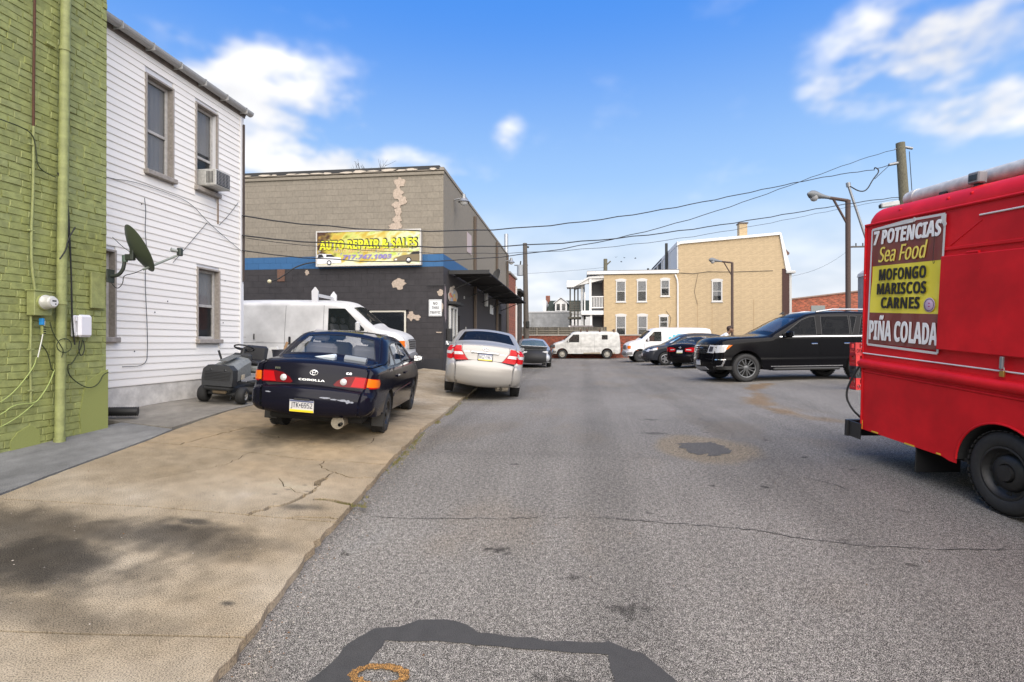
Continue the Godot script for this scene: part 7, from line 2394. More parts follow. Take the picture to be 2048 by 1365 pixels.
	var e := {"L": 5.60, "hw": 1.01, "rhw": 0.80, "H": 2.02, "belt": 1.26, "sill": 0.36, "ur": 1.25, "wb": 3.46, "wr": 0.405, "ww": 0.26, "arch": 0.485, "arch_lift": 0.02, "rim": "alloy_dark", "rim_r": 0.275, "paint": jet, "glass": glass, "rear_glass": tint, "side_pane": tint, "mid": 0.8, "crease": 0.004, "crease_y": 0.62, "taper": 0.10,
		"prof": [[0.15, 0.42, 0.2, 0.05], [0.02, 0.5, 0.22, 0.07], [0.0, 0.62, 0.24, 0.08], [0.02, 0.85, 0.2, 0.07], [0.06, 1.28, 0.16, 0.07], [0.25, 1.84, 0.14, 0.06], [0.45, 1.97, 0.12, 0.05], [1.4, 2.02, 0.12, 0.05], [2.1, 2.015, 0.12, 0.05], [2.6, 1.98, 0.12, 0.05], [2.90, 1.90, 0.12, 0.06], [3.88, 1.37, 0.12, 0.08], [4.02, 1.31, 0.14, 0.06], [4.8, 1.285, 0.16, 0.06], [5.30, 1.245, 0.17, 0.07], [5.46, 1.15, 0.20, 0.09], [5.52, 0.98, 0.22, 0.11], [5.56, 0.70, 0.24, 0.12], [5.60, 0.58, 0.26, 0.12], [5.56, 0.42, 0.24, 0.1], [5.46, 0.30, 0.22, 0.06]],
		"cabin": [0.4, 3.8], "seats": [1.4, 2.45], "mirror": [3.52, 1.31, Vector3(0.24, 0.19, 0.14)],
		"strip_glass": [[[0.12, 1.45, -0.9], [0.12, 1.45, 0.9], [0.22, 1.75, 0.86], [0.22, 1.75, -0.86]], [[3.0, 1.845, -0.92], [3.0, 1.845, 0.92], [3.80, 1.41, 0.96], [3.80, 1.41, -0.96]]],
		"side_glass": [pv([[0.45, 1.33], [0.55, 1.80], [1.14, 1.87], [1.34, 1.33]]), pv([[1.52, 1.33], [1.28, 1.87], [1.50, 1.885], [1.56, 1.33]]), pv([[1.60, 1.33], [1.55, 1.885], [2.40, 1.885], [2.46, 1.33]]), pv([[2.60, 1.33], [2.56, 1.88], [2.76, 1.855], [3.0, 1.77], [3.60, 1.37], [3.60, 1.33]])],
		"gaps": [[[2.53, 0.45], [2.53, 1.29]], [[3.72, 0.50], [3.72, 1.27]], [[1.50, 0.95], [1.55, 1.29]]],
		"handles": [[1.72, 1.08], [2.70, 1.08]], "handle_mat": chrome}
	var back := Vector3(0.982, 0.012, -0.19).normalized()
	var fl := Vector3(4.87, 0.086, -17.46)
	var rl := fl + back * 3.46 * 1.05
	var right := Vector3(-0.19, 0.0, -0.982)
	var o3 := build_car(e, "black_suv", "large black SUV with dark alloy wheels parked across the lot", "car", pose(rl, rl + right * 1.74, -back))
	o3.scale = Vector3.ONE * 1.05
	side_patch(e, o3, "chrome_strip", chrome, pv([[0.42, 1.275], [0.42, 1.30], [3.72, 1.30], [3.72, 1.275]]), 0.008)
	side_patch(e, o3, "sill_strip", chrome, pv([[1.85, 0.43], [1.85, 0.455], [4.0, 0.455], [4.0, 0.43]]), 0.012)
	obj("running_board", bx(Vector3(0, 0.36, 1.25 - 2.93), Vector3(2.06, 0.08, 2.0), 0.03), black, o3)
	# grille, lamps and bumper of the nose
	strip_patch(e, o3, "grille", mat("grille_dark", lin(0.02, 0.02, 0.02), 0.7), strip_poly(e, [[5.46, 1.06, -0.62], [5.46, 1.06, 0.62], [5.545, 0.80, 0.58], [5.545, 0.80, -0.58]]), 0.006)
	for k in 4:
		strip_patch(e, o3, "grille_bar", chrome, strip_poly(e, [[5.475 + k * 0.018, 1.035 - k * 0.062, -0.60], [5.475 + k * 0.018, 1.035 - k * 0.062, 0.60], [5.482 + k * 0.018, 1.005 - k * 0.062, 0.60], [5.482 + k * 0.018, 1.005 - k * 0.062, -0.60]]), 0.022)
	for m in [1.0, -1.0]:
		var hl := strip_patch(e, o3, "headlamp", clear, strip_poly(e, [[5.47, 1.05, 0.66 * m], [5.47, 1.05, 1.0 * m], [5.535, 0.83, 1.0 * m], [5.535, 0.83, 0.62 * m]]), 0.008)
		strip_patch(e, hl, "lamp_dark", mat("lamp_bezel", lin(0.05, 0.05, 0.06), 0.3), strip_poly(e, [[5.485, 1.01, 0.72 * m], [5.485, 1.01, 0.93 * m], [5.525, 0.87, 0.93 * m], [5.525, 0.87, 0.70 * m]]), 0.012, 0.004)
		for w in side_patch(e, o3, "headlamp_side", clear, pv([[5.8, 0.82], [5.8, 1.055], [5.16, 1.07], [5.34, 0.86]]), 0.008, [m]):
			side_patch(e, w, "marker_lens", amber, pv([[5.22, 1.06], [5.10, 1.07], [5.24, 0.95], [5.30, 0.94]]), 0.010, [m], 0.006)
		strip_patch(e, o3, "fog_surround", chrome, strip_poly(e, [[5.575, 0.66, 0.60 * m], [5.575, 0.66, 1.0 * m], [5.578, 0.635, 1.0 * m], [5.578, 0.635, 0.60 * m]]), 0.010)
		for w in side_patch(e, o3, "fog_surround", chrome, pv([[5.55, 0.635], [5.55, 0.66], [5.30, 0.66], [5.38, 0.46], [5.52, 0.45], [5.52, 0.475], [5.42, 0.485], [5.36, 0.635]]), 0.010, [m]):
			pass
	strip_patch(e, o3, "skid_plate", mat("skid_silver", lin(0.35, 0.35, 0.36), 0.4, {"metal": 0.5}), strip_poly(e, [[5.57, 0.46, -0.5], [5.57, 0.46, 0.5], [5.53, 0.38, 0.62], [5.53, 0.38, -0.62]]), 0.012)
	side_patch(e, o3, "chin_spoiler", black, pv([[5.56, 0.36], [5.0, 0.36], [5.06, 0.46], [5.56, 0.46]]), 0.006)
	plate(e, o3, strip_frame(e, 5.58, 0.56, 0.0, 0.012), "", Color(0.8, 0.8, 0.8), false)
	for g in [-1.0, 1.0]:
		obj("roof_rail", tb([Vector3(g * 0.70, 1.99, 0.6), Vector3(g * 0.70, 2.07, 0.4), Vector3(g * 0.70, 2.08, -0.7), Vector3(g * 0.70, 2.01, -1.2)], 0.024, 8), mat("rail_silver", lin(0.5, 0.5, 0.51), 0.35, {"metal": 0.6}), o3)
	obj("roof_fin", pr([[0.0, 0.0], [0.17, 0.0], [0.03, 0.085], [0.0, 0.085]], -0.02, 0.02, Transform3D(Basis(Vector3.UP, PI / 2), Vector3(0.45, 1.995, -1.5))), black, o3)
	build_more_cars(glass, tint, mid_tint, chrome, black, red, amber, clear, jet)

func van_spec(paint: Material, glass: Material, tint: Material, rim: String) -> Dictionary:
	return {"L": 5.40, "hw": 1.0, "rhw": 0.93, "H": 2.12, "belt": 1.22, "sill": 0.40, "ur": 1.05, "wb": 3.51, "wr": 0.365, "ww": 0.235, "arch": 0.45, "arch_lift": 0.03, "rim": rim, "rim_r": 0.21, "paint": paint, "glass": glass, "side_pane": glass, "mid": 0.9, "crease": 0.006, "crease_y": 0.78, "taper": 0.05, "shoulder": 0.008, "tuck": 0.05,
		"prof": [[0.12, 0.40, 0.1, 0.02], [0.02, 0.46, 0.1, 0.03], [0.0, 0.6, 0.12, 0.03], [0.0, 1.2, 0.14, 0.03], [0.06, 1.75, 0.15, 0.04], [0.12, 2.0, 0.16, 0.05], [0.25, 2.09, 0.16, 0.06], [1.2, 2.12, 0.16, 0.07], [3.0, 2.125, 0.16, 0.07], [3.55, 2.10, 0.16, 0.07], [3.78, 2.02, 0.16, 0.08], [4.46, 1.42, 0.14, 0.10], [4.58, 1.36, 0.14, 0.06], [5.0, 1.27, 0.14, 0.06], [5.22, 1.17, 0.16, 0.07], [5.31, 1.06, 0.18, 0.08], [5.33, 0.80, 0.18, 0.08], [5.33, 0.66, 0.16, 0.08], [5.40, 0.63, 0.18, 0.09], [5.41, 0.48, 0.18, 0.09], [5.34, 0.42, 0.16, 0.08], [5.28, 0.32, 0.14, 0.05]],
		"cabin": [3.0, 4.5], "seats": [3.3], "mirror": [4.08, 1.36, Vector3(0.18, 0.26, 0.10)],
		"strip_glass": [[[0.08, 1.40, -0.75], [0.08, 1.40, -0.05], [0.10, 1.82, -0.05], [0.10, 1.82, -0.75]], [[3.86, 1.95, -0.93], [3.86, 1.95, 0.93], [4.42, 1.46, 0.97], [4.42, 1.46, -0.97]]],
		"side_glass": [pv([[3.22, 1.30], [3.22, 1.92], [3.68, 1.92], [4.22, 1.36], [4.22, 1.30]])],
		"gaps": [[[3.08, 0.46], [3.10, 2.0]], [[4.28, 0.85], [4.32, 1.30]], [[2.02, 0.46], [2.05, 1.98]], [[0.3, 0.95], [3.05, 0.95]], [[0.3, 0.66], [0.55, 0.66]]],
		"handles": [[3.22, 1.10]]}

func van_front(s: Dictionary, o: Node, m_grille: Material, chrome: Material, black: Material, amber: Material, clear: Material) -> void:
	strip_patch(s, o, "grille", black, strip_poly(s, [[5.31, 1.06, -0.62], [5.31, 1.06, 0.62], [5.33, 0.80, 0.62], [5.33, 0.80, -0.62]]), 0.010)
	for k in 4:
		strip_patch(s, o, "grille_bar", m_grille, strip_poly(s, [[5.318, 1.04 - k * 0.062, -0.60], [5.318, 1.04 - k * 0.062, 0.60], [5.322, 1.015 - k * 0.062, 0.60], [5.322, 1.015 - k * 0.062, -0.60]]), 0.026)
	for m in [1.0, -1.0]:
		strip_patch(s, o, "headlamp", clear, strip_poly(s, [[5.31, 1.05, 0.66 * m], [5.31, 1.05, 0.98 * m], [5.33, 0.82, 0.98 * m], [5.33, 0.82, 0.66 * m]]), 0.012)
		side_patch(s, o, "turn_lamp", amber, pv([[5.6, 0.84], [5.6, 1.04], [5.14, 1.04], [5.14, 0.84]]), 0.008, [m])
	strip_patch(s, o, "front_bumper", m_grille, strip_poly(s, [[5.38, 0.64, -1.0], [5.38, 0.64, 1.0], [5.40, 0.47, 1.0], [5.40, 0.47, -1.0]]), 0.012)
	side_patch(s, o, "front_bumper_end", m_grille, pv([[5.8, 0.46], [5.8, 0.64], [5.04, 0.64], [5.02, 0.47]]), 0.010)

func build_more_cars(glass: Material, tint: Material, mid_tint: Material, chrome: Material, black: Material, red: Material, amber: Material, clear: Material, jet: Material) -> void:
	var white := mat("paint_white", lin(0.70, 0.695, 0.68), 0.4, {"tex": "blotch", "size": 7.0, "world": false})
	var white2 := mat("paint_white_clean", lin(0.66, 0.66, 0.67), 0.3, {"coat": 0.7})
	var grey_bumper := mat("bumper_grey", lin(0.16, 0.155, 0.15), 0.55)
	# ---- white van before the garage, nose to the right
	var v := van_spec(white, mid_tint, tint, "steel")
	var y0 := 0.28
	var fdir := Vector3(0.992, -0.01, -0.127).normalized()
	var nose := Vector3(-4.82, y0, -14.75)
	var rax := nose - fdir * (5.40 - 1.05)          # rear axle, near side
	var rdir := fdir.cross(Vector3.UP).normalized()
	var o := build_car(v, "white_cargo_van", "dented white cargo van with a roof rack standing before the garage wall", "van", pose(rax - rdir * 1.78 + Vector3(0, 0.02, 0), rax, fdir), "white vans")
	van_front(v, o, grey_bumper, chrome, black, amber, clear)
	var rk := Node3D.new()
	rk.name = "roof_rack"
	o.add_child(rk, true)
	for z in [-1.75]:
		for g in [-1.0, 1.0]:
			obj("upright", pr([[-0.08, 0.0], [0.08, 0.0], [0.09, 0.34], [0.0, 0.46], [-0.09, 0.34]], -0.035, 0.035, Transform3D(Basis(Vector3.UP, PI / 2), Vector3(g * 0.80, 2.06, z))), white2, rk)
		obj("crossbar", bx(Vector3(0, 2.30, z), Vector3(1.6, 0.09, 0.07), 0.01), white2, rk)
	obj("door_latch", bx(Vector3(0, 0, 0.02), Vector3(0.06, 0.22, 0.03), 0.01, side_frame(v, 2.18, 1.02, 1.0, 0.0)), black, o)
	obj("door_latch", bx(Vector3(0, 0, 0.02), Vector3(0.03, 0.16, 0.02), 0.006, side_frame(v, 1.20, 1.12, 1.0, 0.0)), black, o)
	for q in [[1.35, 0.98, 0.22], [2.6, 1.22, 0.16], [0.9, 1.1, 0.14]]:
		obj("dent_scratch", bx(Vector3(0, 0, 0.002), Vector3(q[2], 0.012, 0.003), 0.0, side_frame(v, q[0], q[1], 1.0, 0.0)), mat("scratch_grey", lin(0.33, 0.32, 0.30), 0.8), o)
	obj("wiper", tb([strip_at(Vector2(arc_of(v, 4.40, 1.48), 0.2), v, 0.02)[0], strip_at(Vector2(arc_of(v, 4.30, 1.56), 0.75), v, 0.02)[0]], 0.012, 5), black, o)
	# ---- old white van by the brick wall, nose to the left
	var rusty := mat("paint_white_rusty", lin(0.60, 0.595, 0.56), 0.5, {"tex": "blotch", "size": 3.0, "world": false})
	var b := van_spec(rusty, mid_tint, tint, "white_cap")
	b.cell = 0.16
	b.side_glass = [pv([[3.22, 1.30], [3.22, 1.92], [3.68, 1.92], [4.22, 1.36], [4.22, 1.30]]), pv([[1.0, 1.52], [1.0, 1.88], [1.46, 1.88], [1.46, 1.52]])]
	var ob := build_car(b, "old_white_van", "old rusty white van with pipe racks parked against the brick wall", "van", pose(Vector3(1.9, 0.0, -43.9), Vector3(1.9, 0.0, -45.66), Vector3(-1, 0, 0.02)), "white vans")
	van_front(b, ob, chrome, chrome, black, amber, mat("lens_orange_pale", lin(0.5, 0.3, 0.2), 0.1))
	for q in [[1.6, 1], [2.6, 1], [3.1, 2], [0.5, 1]]:
		obj("rack_post", bx(Vector3(-0.75, 2.2, 1.05 - q[0]), Vector3(0.10, 0.30, 0.12), 0.01), mat("rack_rust", lin(0.10, 0.06, 0.045), 0.9), ob)
		obj("rack_bar", bx(Vector3(0, 2.28, 1.05 - q[0]), Vector3(1.7, 0.07, 0.07), 0.01), mat("rack_rust", lin(0.10, 0.06, 0.045), 0.9), ob)
	side_patch(b, ob, "rust_patch", mat("rust_patch", lin(0.36, 0.29, 0.20), 0.9, {"tex": "blotch", "size": 0.4}), pv([[0.42, 0.41], [0.45, 0.50], [0.62, 0.50], [0.62, 0.41]]), 0.003, [-1.0], 0.0)
	side_patch(b, ob, "rust_patch", mat("rust_patch", lin(0.36, 0.29, 0.20), 0.9), pv([[1.55, 0.41], [1.6, 0.52], [2.2, 0.50], [2.9, 0.47], [2.9, 0.41]]), 0.003, [-1.0], 0.0)
	var ghost := mat("ghost_lettering", lin(0.44, 0.435, 0.42), 0.7)
	for q in 15:       # letters worn past reading
		if q == 9: continue
		var fr := side_frame(b, 2.98 - q * 0.105, 1.84, -1.0, 0.0)
		obj("worn_letter", pr(blob(Vector2.ZERO, 0.045, 0.075, 400 + q, 9), 0.0, 0.002, fr), ghost, ob)
	# ---- newer white van with a blue splash
	var w := van_spec(white2, mid_tint, tint, "steel")
	w.cell = 0.13
	var fw := Vector3(3.576, 0.047, -35.23)
	var wback := Vector3(0.995, 0.006, -0.1).normalized()
	var wr := fw + wback * 3.51
	var ow := build_car(w, "white_service_van", "white service van with blue side graphics behind the dark crossover", "van", pose(wr, wr + Vector3(-0.1, 0, -0.995) * 1.76, -wback), "white vans")
	van_front(w, ow, grey_bumper, chrome, black, amber, clear)
	for k in 9:
		var q := [[2.35, 1.50, 0.30, 0.16], [2.15, 1.62, 0.26, 0.12], [2.55, 1.42, 0.22, 0.14], [2.0, 1.70, 0.3, 0.08], [2.7, 1.5, 0.12, 0.1], [1.75, 1.62, 0.3, 0.05], [2.3, 1.30, 0.2, 0.1], [2.45, 1.62, 0.1, 0.12], [1.9, 1.52, 0.25, 0.06]]
		var e: Array = q[k]
		obj("blue_splash", pr(blob(Vector2.ZERO, e[2], e[3], 300 + k, 14), 0.001 + k * 0.0005, 0.0015 + k * 0.0005, side_frame(w, e[0], e[1], -1.0, 0.0)), mat("splash_blue_%d" % (k % 3), [lin(0.03, 0.32, 0.62), lin(0.10, 0.42, 0.68), lin(0.30, 0.50, 0.66)][k % 3], 0.4), ow)
	# ---- dark grey crossover
	var gm := mat("paint_graphite", lin(0.028, 0.030, 0.036), 0.15, {"spec": 0.3})
	var x := {"L": 4.45, "hw": 0.905, "rhw": 0.68, "H": 1.68, "belt": 1.05, "sill": 0.28, "ur": 0.92, "wb": 2.62, "wr": 0.345, "ww": 0.225, "arch": 0.40, "rim": "alloy", "rim_r": 0.225, "paint": gm, "glass": glass, "rear_glass": tint, "mid": 0.65, "cell": 0.12,
		"prof": [[0.1, 0.36, 0.2, 0.05], [0.0, 0.5, 0.22, 0.07], [0.02, 0.8, 0.2, 0.07], [0.1, 1.1, 0.16, 0.06], [0.36, 1.52, 0.12, 0.06], [0.55, 1.64, 0.1, 0.05], [1.4, 1.69, 0.1, 0.05], [2.0, 1.67, 0.1, 0.05], [2.45, 1.58, 0.1, 0.06], [3.25, 1.12, 0.1, 0.08], [3.4, 1.06, 0.12, 0.06], [3.95, 0.98, 0.16, 0.06], [4.25, 0.86, 0.22, 0.08], [4.38, 0.70, 0.26, 0.1], [4.45, 0.5, 0.26, 0.12], [4.42, 0.30, 0.22, 0.1], [4.3, 0.22, 0.2, 0.05]],
		"cabin": [0.5, 3.2], "seats": [1.3, 2.3], "mirror": [2.95, 1.10, Vector3(0.2, 0.15, 0.12)],
		"strip_glass": [[[0.16, 1.22, -0.88], [0.16, 1.22, 0.88], [0.34, 1.48, 0.84], [0.34, 1.48, -0.84]], [[2.52, 1.54, -0.9], [2.52, 1.54, 0.9], [3.18, 1.16, 0.95], [3.18, 1.16, -0.95]]],
		"side_glass": [pv([[0.62, 1.12], [0.72, 1.50], [1.0, 1.54], [1.05, 1.10]]), pv([[1.1, 1.10], [1.05, 1.55], [1.78, 1.56], [1.82, 1.09]]), pv([[1.9, 1.09], [1.88, 1.55], [2.25, 1.51], [2.95, 1.12], [2.95, 1.08]])],
		"gaps": [[[1.86, 0.35], [1.86, 1.05]], [[3.02, 0.4], [3.02, 1.03]]], "handles": [[2.1, 0.92], [1.2, 0.92]]}
	var xf := Vector3(4.36, 0.071, -30.11)
	var xb := Vector3(0.985, 0.004, -0.17).normalized()
	var xr := xf + xb * 2.62
	var ox := build_car(x, "grey_crossover", "dark grey crossover with five spoke wheels nosing out beside the black sedan", "car", pose(xr, xr + Vector3(-0.17, 0, -0.985) * 1.56, -xb))
	strip_patch(x, ox, "grille", black, strip_poly(x, [[4.34, 0.76, -0.5], [4.34, 0.76, 0.5], [4.40, 0.64, 0.5], [4.40, 0.64, -0.5]]), 0.006)
	strip_patch(x, ox, "grille_bar", chrome, strip_poly(x, [[4.345, 0.75, -0.5], [4.345, 0.75, 0.5], [4.352, 0.735, 0.5], [4.352, 0.735, -0.5]]), 0.012)
	strip_patch(x, ox, "lower_intake", black, strip_poly(x, [[4.44, 0.46, -0.8], [4.44, 0.46, 0.8], [4.435, 0.36, 0.8], [4.435, 0.36, -0.8]]), 0.006)
	strip_patch(x, ox, "front_plate", mat("plate_red_white", lin(0.4, 0.36, 0.36), 0.5), strip_poly(x, [[4.43, 0.58, -0.16], [4.43, 0.58, 0.16], [4.44, 0.48, 0.16], [4.44, 0.48, -0.16]]), 0.012)
	for m in [1.0, -1.0]:
		strip_patch(x, ox, "headlamp", clear, strip_poly(x, [[4.28, 0.83, 0.62 * m], [4.26, 0.85, 1.0 * m], [4.36, 0.71, 1.0 * m], [4.37, 0.70, 0.56 * m]]), 0.008)
		for q in side_patch(x, ox, "headlamp_side", clear, pv([[4.8, 0.70], [4.5, 0.86], [3.92, 0.94], [3.98, 0.82]]), 0.008, [m]):
			side_patch(x, q, "marker_lens", amber, pv([[4.0, 0.91], [3.92, 0.94], [3.95, 0.87]]), 0.011, [m], 0.004)
	# ---- black saloon seen from its tail
	var mr := mat("paint_black_cherry", lin(0.006, 0.005, 0.006), 0.1, {"spec": 0.28})
	var k := {"L": 4.70, "hw": 0.90, "rhw": 0.66, "H": 1.45, "belt": 0.98, "sill": 0.24, "ur": 1.02, "wb": 2.75, "wr": 0.33, "ww": 0.215, "arch": 0.385, "rim": "alloy_dark", "rim_r": 0.225, "paint": mr, "glass": mid_tint, "rear_glass": mid_tint, "mid": 0.6, "cell": 0.12,
		"prof": [[0.15, 0.28, 0.2, 0.06], [0.02, 0.34, 0.26, 0.10], [0.0, 0.52, 0.30, 0.14], [0.04, 0.64, 0.28, 0.12], [0.08, 0.70, 0.22, 0.12], [0.10, 0.96, 0.18, 0.1], [0.16, 1.06, 0.14, 0.08], [0.5, 1.10, 0.12, 0.05], [1.35, 1.39, 0.1, 0.06], [1.8, 1.45, 0.1, 0.045], [2.3, 1.43, 0.1, 0.045], [2.6, 1.37, 0.1, 0.06], [3.4, 0.99, 0.1, 0.07], [3.6, 0.94, 0.12, 0.05], [4.3, 0.80, 0.22, 0.07], [4.62, 0.64, 0.28, 0.12], [4.70, 0.45, 0.28, 0.14], [4.62, 0.22, 0.22, 0.06]],
		"cabin": [0.7, 3.35], "seats": [1.55, 2.5], "mirror": [3.1, 1.02, Vector3(0.19, 0.13, 0.1)],
		"strip_glass": [[[0.60, 1.135, -0.95], [0.60, 1.135, 0.95], [1.30, 1.375, 0.9], [1.30, 1.375, -0.9]], [[2.66, 1.34, -0.9], [2.66, 1.34, 0.9], [3.34, 1.02, 0.95], [3.34, 1.02, -0.95]]],
		"side_glass": [pv([[1.15, 1.02], [1.5, 1.32], [1.9, 1.34], [1.95, 1.01]]), pv([[2.02, 1.01], [2.0, 1.34], [2.4, 1.32], [3.05, 1.02]])],
		"gaps": [[[1.98, 0.3], [1.98, 0.98]]], "handles": [[1.4, 0.86], [2.2, 0.86]]}
	var kr := Vector3(5.75, 0.10, -26.5)
	var kf := Vector3(0.66, 0.006, -0.75).normalized()
	var kright := kf.cross(Vector3.UP).normalized()
	var ok := build_car(k, "black_sedan", "black sedan showing its red tail lamps behind the black SUV's nose", "car", pose(kr - kright * 1.56, kr, kf))
	for m in [1.0, -1.0]:
		var tl := strip_patch(k, ok, "tail_lamp", red, strip_poly(k, [[0.085, 0.76, 0.42 * m], [0.095, 0.90, 0.40 * m], [0.10, 0.95, 0.8 * m], [0.10, 0.95, 1.0 * m], [0.085, 0.74, 1.0 * m]]), 0.008)
		strip_patch(k, tl, "clear_strip", clear, strip_poly(k, [[0.09, 0.83, 0.48 * m], [0.093, 0.87, 0.48 * m], [0.093, 0.86, 0.85 * m], [0.09, 0.82, 0.85 * m]]), 0.012, 0.005)
		side_patch(k, ok, "tail_lamp_side", red, pv([[-0.1, 0.74], [-0.1, 0.95], [0.36, 0.94], [0.52, 0.88], [0.36, 0.79]]), 0.008, [m])
	plate(k, ok, strip_frame(k, 0.085, 0.75, 0.0, 0.006), "", lin(0.5, 0.5, 0.2), false)
	emblem(ok, strip_frame(k, 0.10, 0.93, 0.0, 0.004), 0.06, chrome)
	# ---- crashed car behind the silver one, facing the camera
	var sg := mat("paint_silver_grey", lin(0.36, 0.37, 0.38), 0.35, {"coat": 0.6, "metal": 0.4})
	var j: Dictionary = k.duplicate(true)
	j.paint = sg
	j.glass = mat("green_windshield", lin(0.12, 0.17, 0.16), 0.05, {"alpha": 0.55})
	j.rear_glass = tint
	j.mirror_mat = black
	j.mirror = [3.1, 1.02, Vector3(0.26, 0.17, 0.12)]
	var jf := Vector3(0.16, 0, 0.987)
	var jr := jf.cross(Vector3.UP).normalized()
	var jc := Vector3(-2.95, 0.02, -31.3)
	var oj := build_car(j, "wrecked_silver_car", "wrecked silver car with its nose stripped, parked behind the silver sedan", "car", pose(jc - jr * 0.78, jc + jr * 0.78, jf))
	strip_patch(j, oj, "bare_nose", mat("wreck_black", lin(0.014, 0.014, 0.015), 0.7), strip_poly(j, [[4.15, 0.83, -1.0], [4.15, 0.83, 1.0], [4.64, 0.24, 1.0], [4.64, 0.24, -1.0]]), 0.012)
	side_patch(j, oj, "bare_fender", mat("wreck_black", lin(0.014, 0.014, 0.015), 0.7), pv([[4.66, 0.26], [4.5, 0.72], [4.0, 0.86], [3.55, 0.88], [3.42, 0.60], [3.42, 0.26]]), 0.010, [1.0, -1.0])
	for g in [-1.0, 1.0]:
		obj("loose_headlamp", bx(Vector3(g * 0.58, 0.66, -3.42), Vector3(0.34, 0.16, 0.12), 0.03, Transform3D(Basis(Vector3.BACK, g * 0.12), Vector3.ZERO)), clear, oj)
	obj("radiator_beam", bx(Vector3(0, 0.50, -3.62), Vector3(1.2, 0.10, 0.06), 0.01, Transform3D(Basis(Vector3.BACK, 0.05), Vector3.ZERO)), mat("bare_steel", lin(0.20, 0.19, 0.18), 0.5, {"metal": 0.5}), oj)
	obj("buckled_hood", bx(Vector3(0, 0.05, 0), Vector3(1.36, 0.03, 0.75), 0.008, Transform3D(Basis(Vector3.RIGHT, 0.28) * Basis(Vector3.BACK, 0.05), Vector3(0.0, 0.93, -2.85))), sg, oj)

